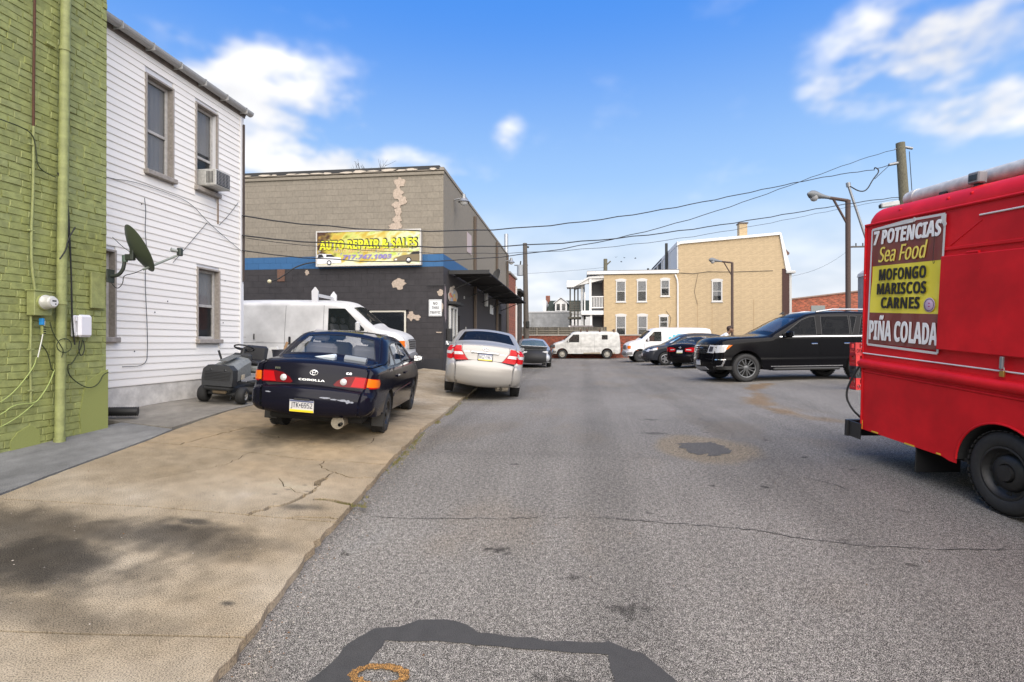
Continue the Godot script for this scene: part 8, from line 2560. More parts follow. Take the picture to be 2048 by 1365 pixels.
# ------------------------------------------------------------------ red food truck
func build_food_truck() -> void:
	# local: x to the truck's far side, y up, z towards its nose (which is behind the camera's right shoulder); origin at the tail corner, skirt height
	var dv := Vector3(-0.157, 0.071, -0.985).normalized()
	var sd := Vector3(0.987, 0.0, -0.158).normalized()
	var up := sd.cross(dv).normalized()
	var o := thing("red_food_truck", "red step van food truck with a menu poster and closed serving hatch", "truck")
	o.transform = Transform3D(Basis(sd, up, -dv), Vector3(3.135, 0.294, -6.552))
	var red := mat("truck_red", lin(0.76, 0.014, 0.022), 0.45, {"tex": "blotch", "size": 5.0, "spec": 0.3, "world": false})
	var black := mat("trim_black", lin(0.015, 0.015, 0.015), 0.5)
	var dk := mat("underbody_black", lin(0.010, 0.010, 0.010), 0.9)
	var white := mat("trim_white", lin(0.66, 0.66, 0.67), 0.5)
	var W := 2.25
	var L := 6.2
	var H := 2.28           # where the roof starts to round over
	var flat := func(v): return [Vector3(0, v.y, v.x), Vector3(-1, 0, 0)]
	var arch := circle(Vector2(1.60, 0.02), 0.42, 40, 0.40)
	var side := pv([[-0.10, 0.0], [1.02, 0.0], [1.10, -0.02], [L, -0.02], [L, H], [-0.17, H]])
	var arch2 := circle(Vector2(5.0, 0.02), 0.42, 40, 0.40)
	var st := mb()
	skin(st, side, [arch, arch2], 0.3, 0.3, flat)
	obj("side_panel", st, red, o)
	var far := mb()
	skin(far, side, [arch, arch2], 0.6, 0.6, func(v): return [Vector3(W, v.y, v.x), Vector3(1, 0, 0)])
	obj("side_panel", far, red, o)
	# roof: rounded over both edges, and a rounded tail edge
	var rf := mb()
	var sect := []
	for k in 9:
		var a := PI * 0.5 * k / 8.0
		sect.append(Vector2(0.17 - 0.17 * cos(a), H + 0.17 * sin(a)))
	for k in range(8, -1, -1):
		var a := PI * 0.5 * k / 8.0
		sect.append(Vector2(W - 0.17 + 0.17 * cos(a), H + 0.17 * sin(a)))
	for i in sect.size() - 1:
		var p: Vector2 = sect[i]
		var q: Vector2 = sect[i + 1]
		var np := roof_normal(p, W, H)
		var nq := roof_normal(q, W, H)
		for zz in [[-0.06, 1.5], [1.5, 3.5], [3.5, L]]:
			var v := [Vector3(p.x, p.y, zz[0]), Vector3(q.x, q.y, zz[0]), Vector3(q.x, q.y, zz[1]), Vector3(p.x, p.y, zz[1])]
			tri(rf, v[0], v[1], v[2], np + nq, [np, nq, nq])
			tri(rf, v[0], v[2], v[3], np + nq, [np, nq, np])
		# tail rounding
		for k in 5:
			var a0 := PI * 0.5 * k / 5.0
			var a1 := PI * 0.5 * (k + 1) / 5.0
			var f := func(r: Vector2, a: float): return Vector3(lerpf(r.x, W * 0.5, 0.06 * (1.0 - cos(a))), H + (r.y - H) * cos(a), -0.06 - 0.11 * sin(a))
			quad(rf, f.call(p, a0), f.call(q, a0), f.call(q, a1), f.call(p, a1), Vector3(0, 1, -1))
	obj("roof", rf, red, o)
	obj("drip_rail", tb([Vector3(-0.008, H - 0.01, -0.17), Vector3(-0.008, H - 0.01, L)], 0.014, 6), red, o)
	for z in [0.30, 0.9, 1.15, 2.0]:
		obj("roof_rivet", bx(Vector3(0.03, H + 0.09, z), Vector3(0.03, 0.025, 0.025), 0.006), red, o)
	var tail := mb()
	skin(tail, pv([[0.0, 0.0], [W, 0.0], [W, H], [0.0, H]]), [], 0.5, 0.5, func(v): return [Vector3(v.x, v.y, lerpf(-0.10, -0.17, v.y / H)), Vector3(0, 0, -1)])
	obj("tail_panel", tail, red, o)
	obj("nose_panel", bx(Vector3(W * 0.5, 1.1, L), Vector3(W, 2.3, 0.05), 0.0), red, o)
	obj("tail_edge_moulding", tb([Vector3(-0.004, 0.0, -0.10), Vector3(-0.004, H, -0.17)], 0.012, 6), red, o)
	# belt moulding: two half-round ribs, and the white piping above
	obj("belt_moulding", tb([Vector3(0.0, 0.74, -0.13), Vector3(0.0, 0.74, L)], 0.055, 12), red, o)
	obj("belt_moulding", tb([Vector3(0.005, 0.655, -0.13), Vector3(0.005, 0.655, L)], 0.016, 6), red, o)
	obj("white_piping", tb([Vector3(-0.006, 0.855, -0.135), Vector3(-0.006, 0.868, L)], 0.0075, 6), white, o)
	for k in 24:
		obj("tail_stud", bx(Vector3(-0.004, 0.92 + k * 0.035, -0.148), Vector3(0.012, 0.014, 0.014), 0.003), white, o)
	obj("top_piping", tb([Vector3(-0.006, 2.16, 1.28), Vector3(-0.006, 2.19, L)], 0.008, 6), white, o)
	obj("panel_rib", bx(Vector3(-0.006, 1.905, 1.9), Vector3(0.016, 0.03, 1.95), 0.004), red, o)
	obj("seam_crease", tb([Vector3(0.0, 2.12, 1.30), Vector3(-0.002, 1.93, 0.98)], 0.006, 5), red, o)
	# serving hatch: a flap that stands proud
	var hm := mat("hatch_red", lin(0.74, 0.013, 0.021), 0.45, {"tex": "blotch", "size": 4.0, "spec": 0.3, "world": false})
	var hatch := obj("serving_hatch", bx(Vector3(-0.022, 1.412, 2.22), Vector3(0.044, 0.856, 2.58), 0.008), hm, o)
	for z in [1.2, 1.75, 2.4]:
		obj("hinge", tb([Vector3(-0.03, 1.85, z), Vector3(-0.03, 1.85, z + 0.12)], 0.012, 8), red, hatch)
	for q in [[1.2, 1.45], [1.5, 1.1], [1.35, 1.7]]:
		obj("rivet", lathed([Vector2(0.008, 0.0), Vector2(0.0, 0.005)], 8, Transform3D(Basis(Vector3.UP, -PI / 2), Vector3(-0.044, q[1], q[0]))), hm, hatch)
	var lk := thing("padlock", "small brass padlock hanging under the red serving hatch", "padlock")
	lk.transform = o.transform * Transform3D(Basis.IDENTITY, Vector3(-0.03, 0.86, 1.60))
	var brass := mat("brass", lin(0.46, 0.28, 0.07), 0.35, {"metal": 0.8})
	obj("body", bx(Vector3(0, -0.02, 0), Vector3(0.02, 0.05, 0.042), 0.004), brass, lk)
	var sh := []
	for k in 9:
		var a := PI * k / 8.0
		sh.append(Vector3(0, 0.012 + 0.03 * sin(a), 0.014 * cos(a)))
	obj("shackle", tb(sh, 0.004, 6), mat("steel_bright", lin(0.5, 0.5, 0.5), 0.3, {"metal": 0.8}), lk)
	obj("hasp", bx(Vector3(-0.04, 0.93, 1.60), Vector3(0.02, 0.10, 0.03), 0.004), mat("galvanised", lin(0.26, 0.27, 0.28), 0.45), o)
	# chassis, bumper, flap, wheels
	var ch := mb()
	box(ch, Vector3(W * 0.5, 0.05, L * 0.5), Vector3(W * 0.92, 0.12, L * 0.98), 0.0)
	box(ch, Vector3(W * 0.5, -0.02, 1.60), Vector3(W * 0.85, 0.10, 0.12), 0.02)
	for x in [0.55, 1.7]:
		box(ch, Vector3(x, 0.0, 2.6), Vector3(0.12, 0.18, 5.2), 0.01)
	obj("chassis", ch, dk, o)
	for c in [1.60, 5.0]:
		var wh := mb()
		for k in 20:
			var a0 := PI * k / 20.0
			var a1 := PI * (k + 1) / 20.0
			quad(wh, Vector3(0, 0.02 + 0.40 * sin(a0), c + 0.42 * cos(a0)), Vector3(0, 0.02 + 0.40 * sin(a1), c + 0.42 * cos(a1)), Vector3(0.6, 0.02 + 0.40 * sin(a1), c + 0.42 * cos(a1)), Vector3(0.6, 0.02 + 0.40 * sin(a0), c + 0.42 * cos(a0)))
		obj("wheel_house", wh, dk, o)
	var lip := []
	for k in 21:
		var a := PI * k / 20.0
		lip.append(Vector3(-0.003, 0.02 + 0.405 * sin(a), 1.60 + 0.425 * cos(a)))
	obj("arch_lip", tb(lip, 0.010, 6), red, o)
	var bum := mb()
	box(bum, Vector3(W * 0.5 - 0.03, -0.03, -0.30), Vector3(W + 0.04, 0.19, 0.05), 0.006)
	box(bum, Vector3(-0.02, -0.03, -0.20), Vector3(0.014, 0.18, 0.24), 0.003)
	box(bum, Vector3(0.12, 0.0, -0.15), Vector3(0.08, 0.08, 0.3), 0.0)
	box(bum, Vector3(W - 0.12, 0.06, -0.15), Vector3(0.08, 0.08, 0.3), 0.0)
	obj("rear_bumper", bum, mat("bumper_black", lin(0.018, 0.018, 0.019), 0.4), o)
	obj("reflector_tape", bx(Vector3(0.002, 0.05, -0.095), Vector3(0.012, 0.10, 0.02), 0.0), mat("yellow_chip", lin(0.60, 0.42, 0.03), 0.7), o)
	for q in [[0.12, 0.012, 0.10], [0.62, 0.004, 0.13], [0.98, 0.012, 0.05]]:
		obj("paint_chip", bx(Vector3(-0.001, q[1], q[0]), Vector3(0.006, 0.014, q[2]), 0.0), mat("yellow_chip", lin(0.60, 0.42, 0.03), 0.7), o)
	obj("mud_flap", bx(Vector3(0.25, -0.08, 0.68), Vector3(0.46, 0.36, 0.015), 0.004), mat("black_rubber", lin(0.012, 0.012, 0.013), 0.5), o)
	obj("flap_bar", bx(Vector3(0.3, 0.02, 1.22), Vector3(0.5, 0.03, 0.03), 0.0), dk, o)
	obj("mud_flap", bx(Vector3(W - 0.22, -0.10, 1.0), Vector3(0.40, 0.36, 0.015), 0.004), mat("black_rubber", lin(0.012, 0.012, 0.013), 0.5), o)
	for z in [1.60, 5.0]:
		for x in [0.15, W - 0.15]:
			build_wheel(o, Vector3(x, 0.02, z), -1.0 if x < 1.0 else 1.0, 0.345, 0.24, "steel_black", 0.215)
	# roof gear
	var pv1 := thing("roof_awning_tube", "white rolled awning tube along the red truck's roof", "awning")
	pv1.transform = o.transform
	obj("tube", tb([Vector3(0.30, 2.52, 0.06), Vector3(0.30, 2.545, 1.4), Vector3(0.30, 2.56, 4.2)], 0.075, 16), mat("tube_white", lin(0.58, 0.58, 0.57), 0.5, {"tex": "blotch", "size": 0.8, "world": false}), pv1)
	obj("tube_collar", tb([Vector3(0.30, 2.525, 0.13), Vector3(0.30, 2.527, 0.19)], 0.08, 16), mat("tube_white", lin(0.58, 0.58, 0.57), 0.5), pv1)
	for z in [0.6, 2.6]:
		obj("saddle", bx(Vector3(0.30, 2.46, z), Vector3(0.2, 0.06, 0.06), 0.004), black, pv1)
	var ml := thing("flood_light", "small grey square flood light on the red truck's roof edge", "light")
	ml.transform = o.transform * Transform3D(Basis.IDENTITY, Vector3(0.16, 2.44, 1.06))
	obj("bracket", bx(Vector3(0, 0.03, 0), Vector3(0.05, 0.08, 0.05), 0.004), black, ml)
	obj("housing", bx(Vector3(-0.02, 0.08, 0), Vector3(0.07, 0.10, 0.12), 0.01), mat("flood_grey", lin(0.20, 0.20, 0.21), 0.5), ml)
	obj("lens", bx(Vector3(-0.056, 0.08, 0), Vector3(0.006, 0.05, 0.08), 0.0), mat("dark_glass", lin(0.02, 0.022, 0.025), 0.06), ml)
	for k in 5:
		obj("fin", bx(Vector3(0.02, 0.08, -0.045 + k * 0.022), Vector3(0.03, 0.09, 0.006), 0.0), mat("flood_grey", lin(0.20, 0.20, 0.21), 0.5), ml)
	var ac := thing("electric_cable", "black electric cable hanging behind the red truck's tail", "cable")
	ac.transform = o.transform
	cable(ac, "cord", [Vector3(0.05, 0.75, -0.20), Vector3(-0.02, 0.55, -0.28), Vector3(-0.06, 0.35, -0.32), Vector3(-0.02, 0.2, -0.26), Vector3(0.06, 0.1, -0.2)], 0.012, black, 6)
	build_poster(o)

func roof_normal(p: Vector2, W: float, H: float) -> Vector3:
	var c := Vector2(clampf(p.x, 0.17, W - 0.17), H)
	var n := (p - c).normalized()
	if p.x > 0.17 and p.x < W - 0.17: n = Vector2(0, 1)
	return Vector3(n.x, n.y, 0)

func build_poster(truck: Node3D) -> void:
	var p := thing("menu_poster", "maroon and yellow vinyl menu poster on the red truck's side", "poster")
	# poster frame: x along the truck (reading direction), y up, z out of its side
	p.transform = truck.transform * Transform3D(Basis(Vector3(0, 0, 1), Vector3(0, 1, 0), Vector3(-1, 0, 0)), Vector3(-0.003, 0.945, -0.06))
	var w := 1.0
	var h := 1.30
	var fz := func(u: float, v: float): return 0.008 + 0.005 * sin(u * 9.0 + v * 5.0) * sin(v * 2.6) + 0.003 * sin(u * 23.0 - v * 11.0)
	var panels := [["print_panel", 0.0, 0.365, lin(0.19, 0.035, 0.028)], ["print_panel", 0.365, 0.865, lin(0.82, 0.69, 0.05)], ["print_panel", 0.865, h, lin(0.19, 0.035, 0.028)]]
	for q in panels:
		var st := mb()
		var y0: float = q[1]
		var y1: float = q[2]
		skin(st, rect(0.03, y0 + (0.03 if y0 == 0.0 else 0.0), w - 0.03, y1 - (0.035 if y1 == h else 0.0)), [], 0.05, 0.06, func(v):
			var e := 0.01
			var zx: float = (fz.call(v.x + e, v.y) - fz.call(v.x - e, v.y)) / (2.0 * e)
			var zy: float = (fz.call(v.x, v.y + e) - fz.call(v.x, v.y - e)) / (2.0 * e)
			return [Vector3(v.x, v.y, fz.call(v.x, v.y)), Vector3(-zx, -zy, 1).normalized()])
		var m := mat("poster_%d" % int(y0 * 100), q[3], 0.35, {"coat": 0.3})
		obj(q[0], st, m, p)
	var rim := mat("poster_rim", lin(0.60, 0.58, 0.56), 0.5)
	var rs := mb()
	var ring := [Vector3(0.015, 0.015, 0.012), Vector3(w - 0.015, 0.0, 0.016), Vector3(w - 0.012, h - 0.02, 0.014), Vector3(0.5, h - 0.012, 0.016), Vector3(0.012, h - 0.04, 0.012)]
	for i in ring.size():
		var a: Vector3 = ring[i]
		var b: Vector3 = ring[(i + 1) % ring.size()]
		var nrm := (b - a).normalized().cross(Vector3.BACK) * 0.012
		quad(rs, a - nrm, b - nrm, b + nrm, a + nrm, Vector3.BACK)
	obj("hem", rs, rim, p)
	for q in [[0.97, 1.24, 0.03], [0.99, 1.19, 0.02], [0.62, 1.285, 0.02]]:
		obj("hem_fray", pr(blob(Vector2(q[0], q[1]), q[2], q[2] * 1.4, int(q[0] * 100), 10), 0.016, 0.019), rim, p)
	obj("top_batten", bx(Vector3(0.38, h - 0.045, 0.018), Vector3(0.5, 0.016, 0.006), 0.002, Transform3D(Basis(Vector3.BACK, 0.02), Vector3.ZERO)), rim, p)
	var wht := mat("poster_white", lin(0.84, 0.83, 0.82), 0.4)
	var yel := mat("poster_yellow", lin(0.84, 0.68, 0.12), 0.4)
	var blk := mat("poster_black", lin(0.015, 0.013, 0.012), 0.4)
	var z := 0.017
	var at := func(x, y): return Transform3D(Basis(Vector3.BACK, 0.0), Vector3(x, y, z))
	write("7 POTENCIAS", wht, p, at.call(0.505, 1.165), 0.90, 0.145, {"bold": 0.9, "slant": 0.12, "depth": 0.002})
	write("Sea Food", yel, p, at.call(0.47, 0.985), 0.66, 0.17, {"weight": 400, "bold": 0.25, "slant": 0.25, "depth": 0.0022})
	write("MOFONGO", blk, p, at.call(0.48, 0.768), 0.64, 0.118, {"bold": 0.55, "depth": 0.002})
	write("MARISCOS", blk, p, at.call(0.475, 0.618), 0.67, 0.118, {"bold": 0.55, "depth": 0.002})
	write("CARNES", blk, p, at.call(0.475, 0.470), 0.53, 0.115, {"bold": 0.55, "depth": 0.002})
	write("PIÑA COLADA", wht, p, at.call(0.51, 0.205), 0.93, 0.262, {"bold": 0.5, "depth": 0.002})
	var s := obj("round_sticker", lathed([Vector2(0.0, 0.0015), Vector2(0.066, 0.0015), Vector2(0.068, 0.0)], 28, Transform3D(Basis.IDENTITY, Vector3(0.86, 0.45, z))), mat("sticker_pink", lin(0.58, 0.42, 0.56), 0.4), p)
	var rg := mb()
	for k in 26:
		var a := TAU * k / 26.0
		box(rg, Vector3(0, 0.056, z + 0.0022), Vector3(0.007, 0.011, 0.001), 0.0, Transform3D(Basis(Vector3.BACK, a), Vector3(0.86, 0.45, 0)))
	obj("sticker_print", rg, blk, s)
	for y in [0.465, 0.435]:
		obj("sticker_print", bx(Vector3(0.86, y, z + 0.0022), Vector3(0.022, 0.010, 0.001)), mat("sticker_magenta", lin(0.45, 0.06, 0.20), 0.5), s)
	cable(p, "tie_string", [Vector3(0.88, 1.2, 0.02), Vector3(0.885, 1.0, 0.022), Vector3(0.88, 0.86, 0.022), Vector3(0.893, 0.83, 0.022), Vector3(0.905, 0.86, 0.022)], 0.0025, blk, 4)

# ------------------------------------------------------------------ mower, crates, people, birds
func build_small_things() -> void:
	build_mower()
	# crates in two columns
	var cr := [mat("crate_red", lin(0.50, 0.010, 0.012), 0.45), mat("crate_black", lin(0.02, 0.02, 0.022), 0.5), mat("crate_red_b", lin(0.42, 0.012, 0.014), 0.45)]
	var words := ["lowest", "second", "third", "topmost"]
	for col in 2:
		for k in 4:
			var m: Material = cr[1] if (k == 1 and col == 0) else cr[(k + col) % 2 * 2]
			var lab := "%s milk crate, %s of the %s stack behind the truck" % ["black plastic" if (k == 1 and col == 0) else "red plastic", words[k], "outer" if col == 0 else "inner"]
			var px := 6.68 + col * 0.35
			var c := thing("milk_crate", lab, "crate", Vector3(px, lot_y(px, -14.3) + k * 0.285, -14.3 - col * 0.05), rng.randfn(0, 0.03), "milk crates behind the truck")
			crate(c, m)
	build_person()
	var bird_spots := [[3.757, 10.91, -63.0], [4.708, 10.85, -63.1], [4.372, 10.40, -63.1], [5.938, 10.79, -63.3]]
	var bl := mat("bird_dark", lin(0.02, 0.02, 0.022), 0.8)
	for i in bird_spots.size():
		var q: Array = bird_spots[i]
		var at := Vector3(q[0], q[1], q[2])
		var bd := thing("bird", ["leftmost tiny bird above the yellow wing's roof", "tiny bird in the row's middle above the yellow wing", "lowest of the tiny birds above the yellow wing", "rightmost tiny bird above the yellow wing's roof"][i], "bird", at, 0.5 * i, "birds in the sky")
		var st := mb()
		tube(st, [Vector3(0, 0, 0.16), Vector3(0, 0.01, 0.05), Vector3(0, 0.02, -0.08), Vector3(0, 0.03, -0.16), Vector3(0, 0.03, -0.2)], [0.01, 0.05, 0.055, 0.03, 0.008], 6)
		for g in [-1.0, 1.0]:
			var a := Vector3(g * 0.02, 0.03, 0.05)
			var b := Vector3(g * 0.02, 0.03, -0.08)
			var m2 := Vector3(g * 0.18, 0.10, -0.04)
			var tip := Vector3(g * 0.34, 0.06 + 0.03 * i, 0.06)
			quad(st, a, b, m2, m2 + Vector3(0, 0.004, 0.10))
			tri(st, m2, m2 + Vector3(0, 0.004, 0.10), tip, Vector3.UP)
		bd.scale = Vector3.ONE * 0.7
		obj("body", st, bl, bd)

func crate(c: Node3D, m: Material) -> void:
	var w := 0.33
	var h := 0.275
	var fr := mb()
	for g in [-1.0, 1.0]:
		for y in [0.012, 0.135, 0.262]:
			box(fr, Vector3(g * (w * 0.5 - 0.008), y, 0), Vector3(0.016, 0.030, w), 0.003)
			box(fr, Vector3(0, y, g * (w * 0.5 - 0.0085)), Vector3(w - 0.03, 0.030, 0.016), 0.003)
		for e in [-1.0, 1.0]:
			box(fr, Vector3(g * (w * 0.5 - 0.012), h * 0.5, e * (w * 0.5 - 0.012)), Vector3(0.026, h, 0.026), 0.004)
	obj("frame", fr, m, c)
	var lat := mb()
	for g in [-1.0, 1.0]:
		for k in 5:
			var t := -0.11 + k * 0.055
			for e in [-1.0, 1.0]:
				box(lat, Vector3(0, 0, 0), Vector3(0.010, 0.135, 0.008), 0.0, Transform3D(Basis(Vector3.BACK, e * 0.5), Vector3(t, 0.073, g * (w * 0.5 - 0.010))))
				box(lat, Vector3(0, 0, 0), Vector3(0.008, 0.135, 0.010), 0.0, Transform3D(Basis(Vector3.RIGHT, e * 0.5), Vector3(g * (w * 0.5 - 0.010), 0.073, t)))
		box(lat, Vector3(-0.11, 0.20, g * (w * 0.5 - 0.010)), Vector3(0.08, 0.10, 0.008), 0.0)
		box(lat, Vector3(0.11, 0.20, g * (w * 0.5 - 0.010)), Vector3(0.08, 0.10, 0.008), 0.0)
		box(lat, Vector3(g * (w * 0.5 - 0.010), 0.20, -0.11), Vector3(0.008, 0.10, 0.08), 0.0)
		box(lat, Vector3(g * (w * 0.5 - 0.010), 0.20, 0.11), Vector3(0.008, 0.10, 0.08), 0.0)
	box(lat, Vector3(0, 0.008, 0), Vector3(w - 0.04, 0.010, w - 0.04), 0.0)
	obj("lattice", lat, m, c)

func build_mower() -> void:
	# faces the camera: local -z forward
	var a := Vector3(-5.869, 0.346, -7.859)
	var b := Vector3(-5.38, 0.301, -8.196)
	var o := thing("riding_mower", "grey riding lawn mower with a black grille parked by the white house", "mower")
	var right := (a - b)
	right.y = -0.0
	right = right.normalized()          # driver's right is the camera's left
	right = Vector3(-0.93, 0.085, 0.19).normalized()
	var fw := Vector3(0.24, 0.0, 0.97)
	fw = (fw - right * fw.dot(right)).normalized()
	var z := -fw
	o.transform = Transform3D(Basis(right, z.cross(right), z).scaled_local(Vector3.ONE * 0.89), Vector3(-5.63, 0.325, -8.02))
	var grey := mat("mower_grey", lin(0.27, 0.28, 0.265), 0.45, {"tex": "blotch", "size": 0.5, "world": false})
	var dark := mat("mower_dark", lin(0.035, 0.037, 0.04), 0.6, {"tex": "blotch", "size": 0.3, "world": false})
	var black := mat("black_rubber", lin(0.012, 0.012, 0.013), 0.5)
	var tyre := mat("tyre_rubber", lin(0.022, 0.022, 0.022), 0.75)
	# front axle at z = 0; nose at z = -0.28
	for g in [-1.0, 1.0]:
		var w := Node3D.new()
		w.name = "front_wheel"
		o.add_child(w, true)
		w.position = Vector3(g * 0.32, 0.15, 0)
		var x := Transform3D(Basis(Vector3.UP, g * PI / 2), Vector3.ZERO)
		obj("tyre", lathed([Vector2(0.075, -0.075), Vector2(0.12, -0.078), Vector2(0.145, -0.055), Vector2(0.15, 0.0), Vector2(0.145, 0.055), Vector2(0.12, 0.078), Vector2(0.075, 0.075)], 24, x), tyre, w)
		obj("rim", lathed([Vector2(0.078, 0.07), Vector2(0.06, 0.03), Vector2(0.025, 0.03), Vector2(0.025, 0.07), Vector2(0.0, 0.075)], 20, x), mat("mower_rim", lin(0.3, 0.3, 0.28), 0.5), w)
		var r := Node3D.new()
		r.name = "rear_wheel"
		o.add_child(r, true)
		r.position = Vector3(g * 0.36, 0.23, 1.15)
		obj("tyre", lathed([Vector2(0.10, -0.11), Vector2(0.19, -0.115), Vector2(0.222, -0.08), Vector2(0.23, 0.0), Vector2(0.222, 0.08), Vector2(0.19, 0.115), Vector2(0.10, 0.11)], 28, x), tyre, r)
		obj("rim", lathed([Vector2(0.105, 0.10), Vector2(0.08, 0.04), Vector2(0.03, 0.04), Vector2(0.0, 0.08)], 20, x), mat("mower_rim", lin(0.3, 0.3, 0.28), 0.5), r)
		obj("rear_fender", bx(Vector3(g * 0.36, 0.50, 1.12), Vector3(0.26, 0.05, 0.62), 0.02), grey, o)
	obj("front_axle", bx(Vector3(0, 0.17, 0), Vector3(0.56, 0.06, 0.07), 0.01), dark, o)
	obj("frame", bx(Vector3(0, 0.24, 0.5), Vector3(0.34, 0.10, 1.3), 0.02), dark, o)
	obj("front_bumper", bx(Vector3(0, 0.285, -0.18), Vector3(0.46, 0.09, 0.16), 0.03), dark, o)
	obj("pan", bx(Vector3(0.0, 0.21, -0.16), Vector3(0.24, 0.07, 0.05), 0.02), mat("pan_rust", lin(0.20, 0.15, 0.09), 0.8, {"tex": "blotch", "size": 0.2}), o)
	# grille block: octagon front
	var g8 := [[-0.25, 0.32], [0.25, 0.32], [0.26, 0.44], [0.25, 0.60], [0.17, 0.675], [-0.17, 0.675], [-0.25, 0.60], [-0.26, 0.44]]
	var nose := obj("grille_block", pr(g8, -0.30, -0.10), dark, o)
	obj("grille_recess", pr([[-0.20, 0.42], [0.20, 0.42], [0.22, 0.575], [-0.22, 0.575]], -0.304, -0.30), black, nose)
	for k in 6:
		obj("grille_slat", bx(Vector3(0, 0.43 + k * 0.026, -0.306), Vector3(0.42, 0.011, 0.018), 0.003), dark, nose)
	for g in [-1.0, 1.0]:
		obj("headlight_socket", lathed([Vector2(0.022, 0.0), Vector2(0.0, 0.006)], 12, Transform3D(Basis(Vector3.UP, PI), Vector3(g * 0.12, 0.595, -0.303))), mat("dark_glass", lin(0.02, 0.022, 0.025), 0.06), nose)
	# hood: tapers up to the dash
	var hood := mb()
	var secs := []
	for k in 8:
		var t := k / 7.0
		var zz := lerpf(-0.10, 0.62, t)
		var hw := lerpf(0.245, 0.19, t)
		var top := lerpf(0.672, 0.80, t) + 0.015 * sin(PI * t)
		var low := lerpf(0.40, 0.47, t)
		secs.append([Vector3(-hw - 0.01, low, zz), Vector3(-hw - 0.005, low + 0.15, zz), Vector3(-hw, top - 0.08, zz), Vector3(-hw * 0.72, top - 0.015, zz), Vector3(0, top + 0.012, zz), Vector3(hw * 0.72, top - 0.015, zz), Vector3(hw, top - 0.08, zz), Vector3(hw + 0.005, low + 0.15, zz), Vector3(hw + 0.01, low, zz)])
	for k in 7:
		for i in 8:
			quad(hood, secs[k][i], secs[k + 1][i], secs[k + 1][i + 1], secs[k][i + 1], Vector3(secs[k][i].x * 3.0, 1, 0))
	obj("hood", hood, grey, o)
	obj("hood_stripe", bx(Vector3(0, 0.765, 0.26), Vector3(0.16, 0.012, 0.55), 0.003, Transform3D(Basis(Vector3.RIGHT, -0.165), Vector3(0, -0.005, 0))), mat("mower_stripe", lin(0.11, 0.115, 0.11), 0.5), o)
	obj("primer_patch", bx(Vector3(-0.262, 0.47, 0.12), Vector3(0.008, 0.09, 0.12), 0.002), mat("cream_chip", lin(0.55, 0.48, 0.36), 0.7), o)
	obj("dash", bx(Vector3(0, 0.79, 0.66), Vector3(0.34, 0.16, 0.14), 0.04), dark, o)
	obj("steering_column", tb([Vector3(0, 0.80, 0.64), Vector3(0, 0.94, 0.70)], [0.05, 0.04], 12), black, o)
	var sw := mb()
	var ring := []
	var sx := Transform3D(Basis(Vector3.RIGHT, -PI / 2 + 0.35), Vector3(0, 0.97, 0.71))
	for k in 29:
		ring.append(sx * Vector3(cos(TAU * k / 28.0) * 0.17, sin(TAU * k / 28.0) * 0.17, 0))
	tube(sw, ring, 0.015, 8, false)
	tube(sw, [sx * Vector3(-0.16, 0, 0), sx * Vector3(0, 0, -0.02), sx * Vector3(0.16, 0, 0)], 0.014, 6)
	tube(sw, [sx * Vector3(0, -0.16, 0), sx * Vector3(0, 0, -0.02)], 0.014, 6)
	obj("steering_wheel", sw, black, o)
	# seat
	var seat := mb()
	box(seat, Vector3(0, 0.68, 1.10), Vector3(0.44, 0.10, 0.42), 0.045)
	box(seat, Vector3(0, 0.17, 0), Vector3(0.46, 0.34, 0.10), 0.048, Transform3D(Basis(Vector3.RIGHT, 0.2), Vector3(0, 0.68, 1.26)))
	obj("seat", seat, mat("seat_black", lin(0.014, 0.014, 0.016), 0.45), o)
	obj("seat_pan", bx(Vector3(0, 0.56, 1.12), Vector3(0.5, 0.14, 0.5), 0.04), grey, o)
	obj("lever", tb([Vector3(0.24, 0.66, 0.42), Vector3(0.31, 0.90, 0.36)], [0.016, 0.02], 8), black, o)
	obj("foot_rest", bx(Vector3(-0.33, 0.36, 0.62), Vector3(0.22, 0.03, 0.42), 0.006), dark, o)
	obj("foot_rest", bx(Vector3(0.33, 0.36, 0.62), Vector3(0.22, 0.03, 0.42), 0.006), dark, o)
	obj("pedal", bx(Vector3(-0.40, 0.44, 0.44), Vector3(0.14, 0.025, 0.06), 0.006), black, o)
	obj("deck", bx(Vector3(0, 0.20, 0.58), Vector3(0.92, 0.13, 0.55), 0.05), mat("deck_dark", lin(0.04, 0.038, 0.036), 0.7, {"tex": "blotch", "size": 0.3}), o)
	obj("exhaust", tb([Vector3(-0.16, 0.36, -0.12), Vector3(-0.17, 0.30, -0.2)], 0.03, 8), mat("rust_brown", lin(0.17, 0.09, 0.06), 0.85), o)
	obj("drag_link", tb([Vector3(-0.12, 0.20, 0.1), Vector3(-0.10, 0.06, 0.05)], 0.014, 6), dark, o)
	# bag of tools behind the seat
	var bag := thing("tool_bucket", "dark bucket with a wooden handle sticking out behind the mower seat", "bucket", Vector3(-5.62, 0.62, -9.72))
	obj("bucket", tb([Vector3(0, 0.15, 0), Vector3(0, 0.55, 0)], [0.13, 0.17], 14), mat("bucket_dark", lin(0.02, 0.02, 0.03), 0.6), bag)
	obj("bucket_rim", lathed([Vector2(0.165, -0.012), Vector2(0.18, -0.012), Vector2(0.18, 0.012), Vector2(0.165, 0.012)], 16, Transform3D(Basis(Vector3.RIGHT, PI / 2), Vector3(0, 0.55, 0))), mat("bucket_dark", lin(0.02, 0.02, 0.03), 0.6), bag)
	obj("wooden_handle", tb([Vector3(0.05, 0.45, 0.05), Vector3(0.14, 0.70, 0.05)], 0.026, 8), mat("handle_wood", lin(0.36, 0.22, 0.11), 0.7), bag)
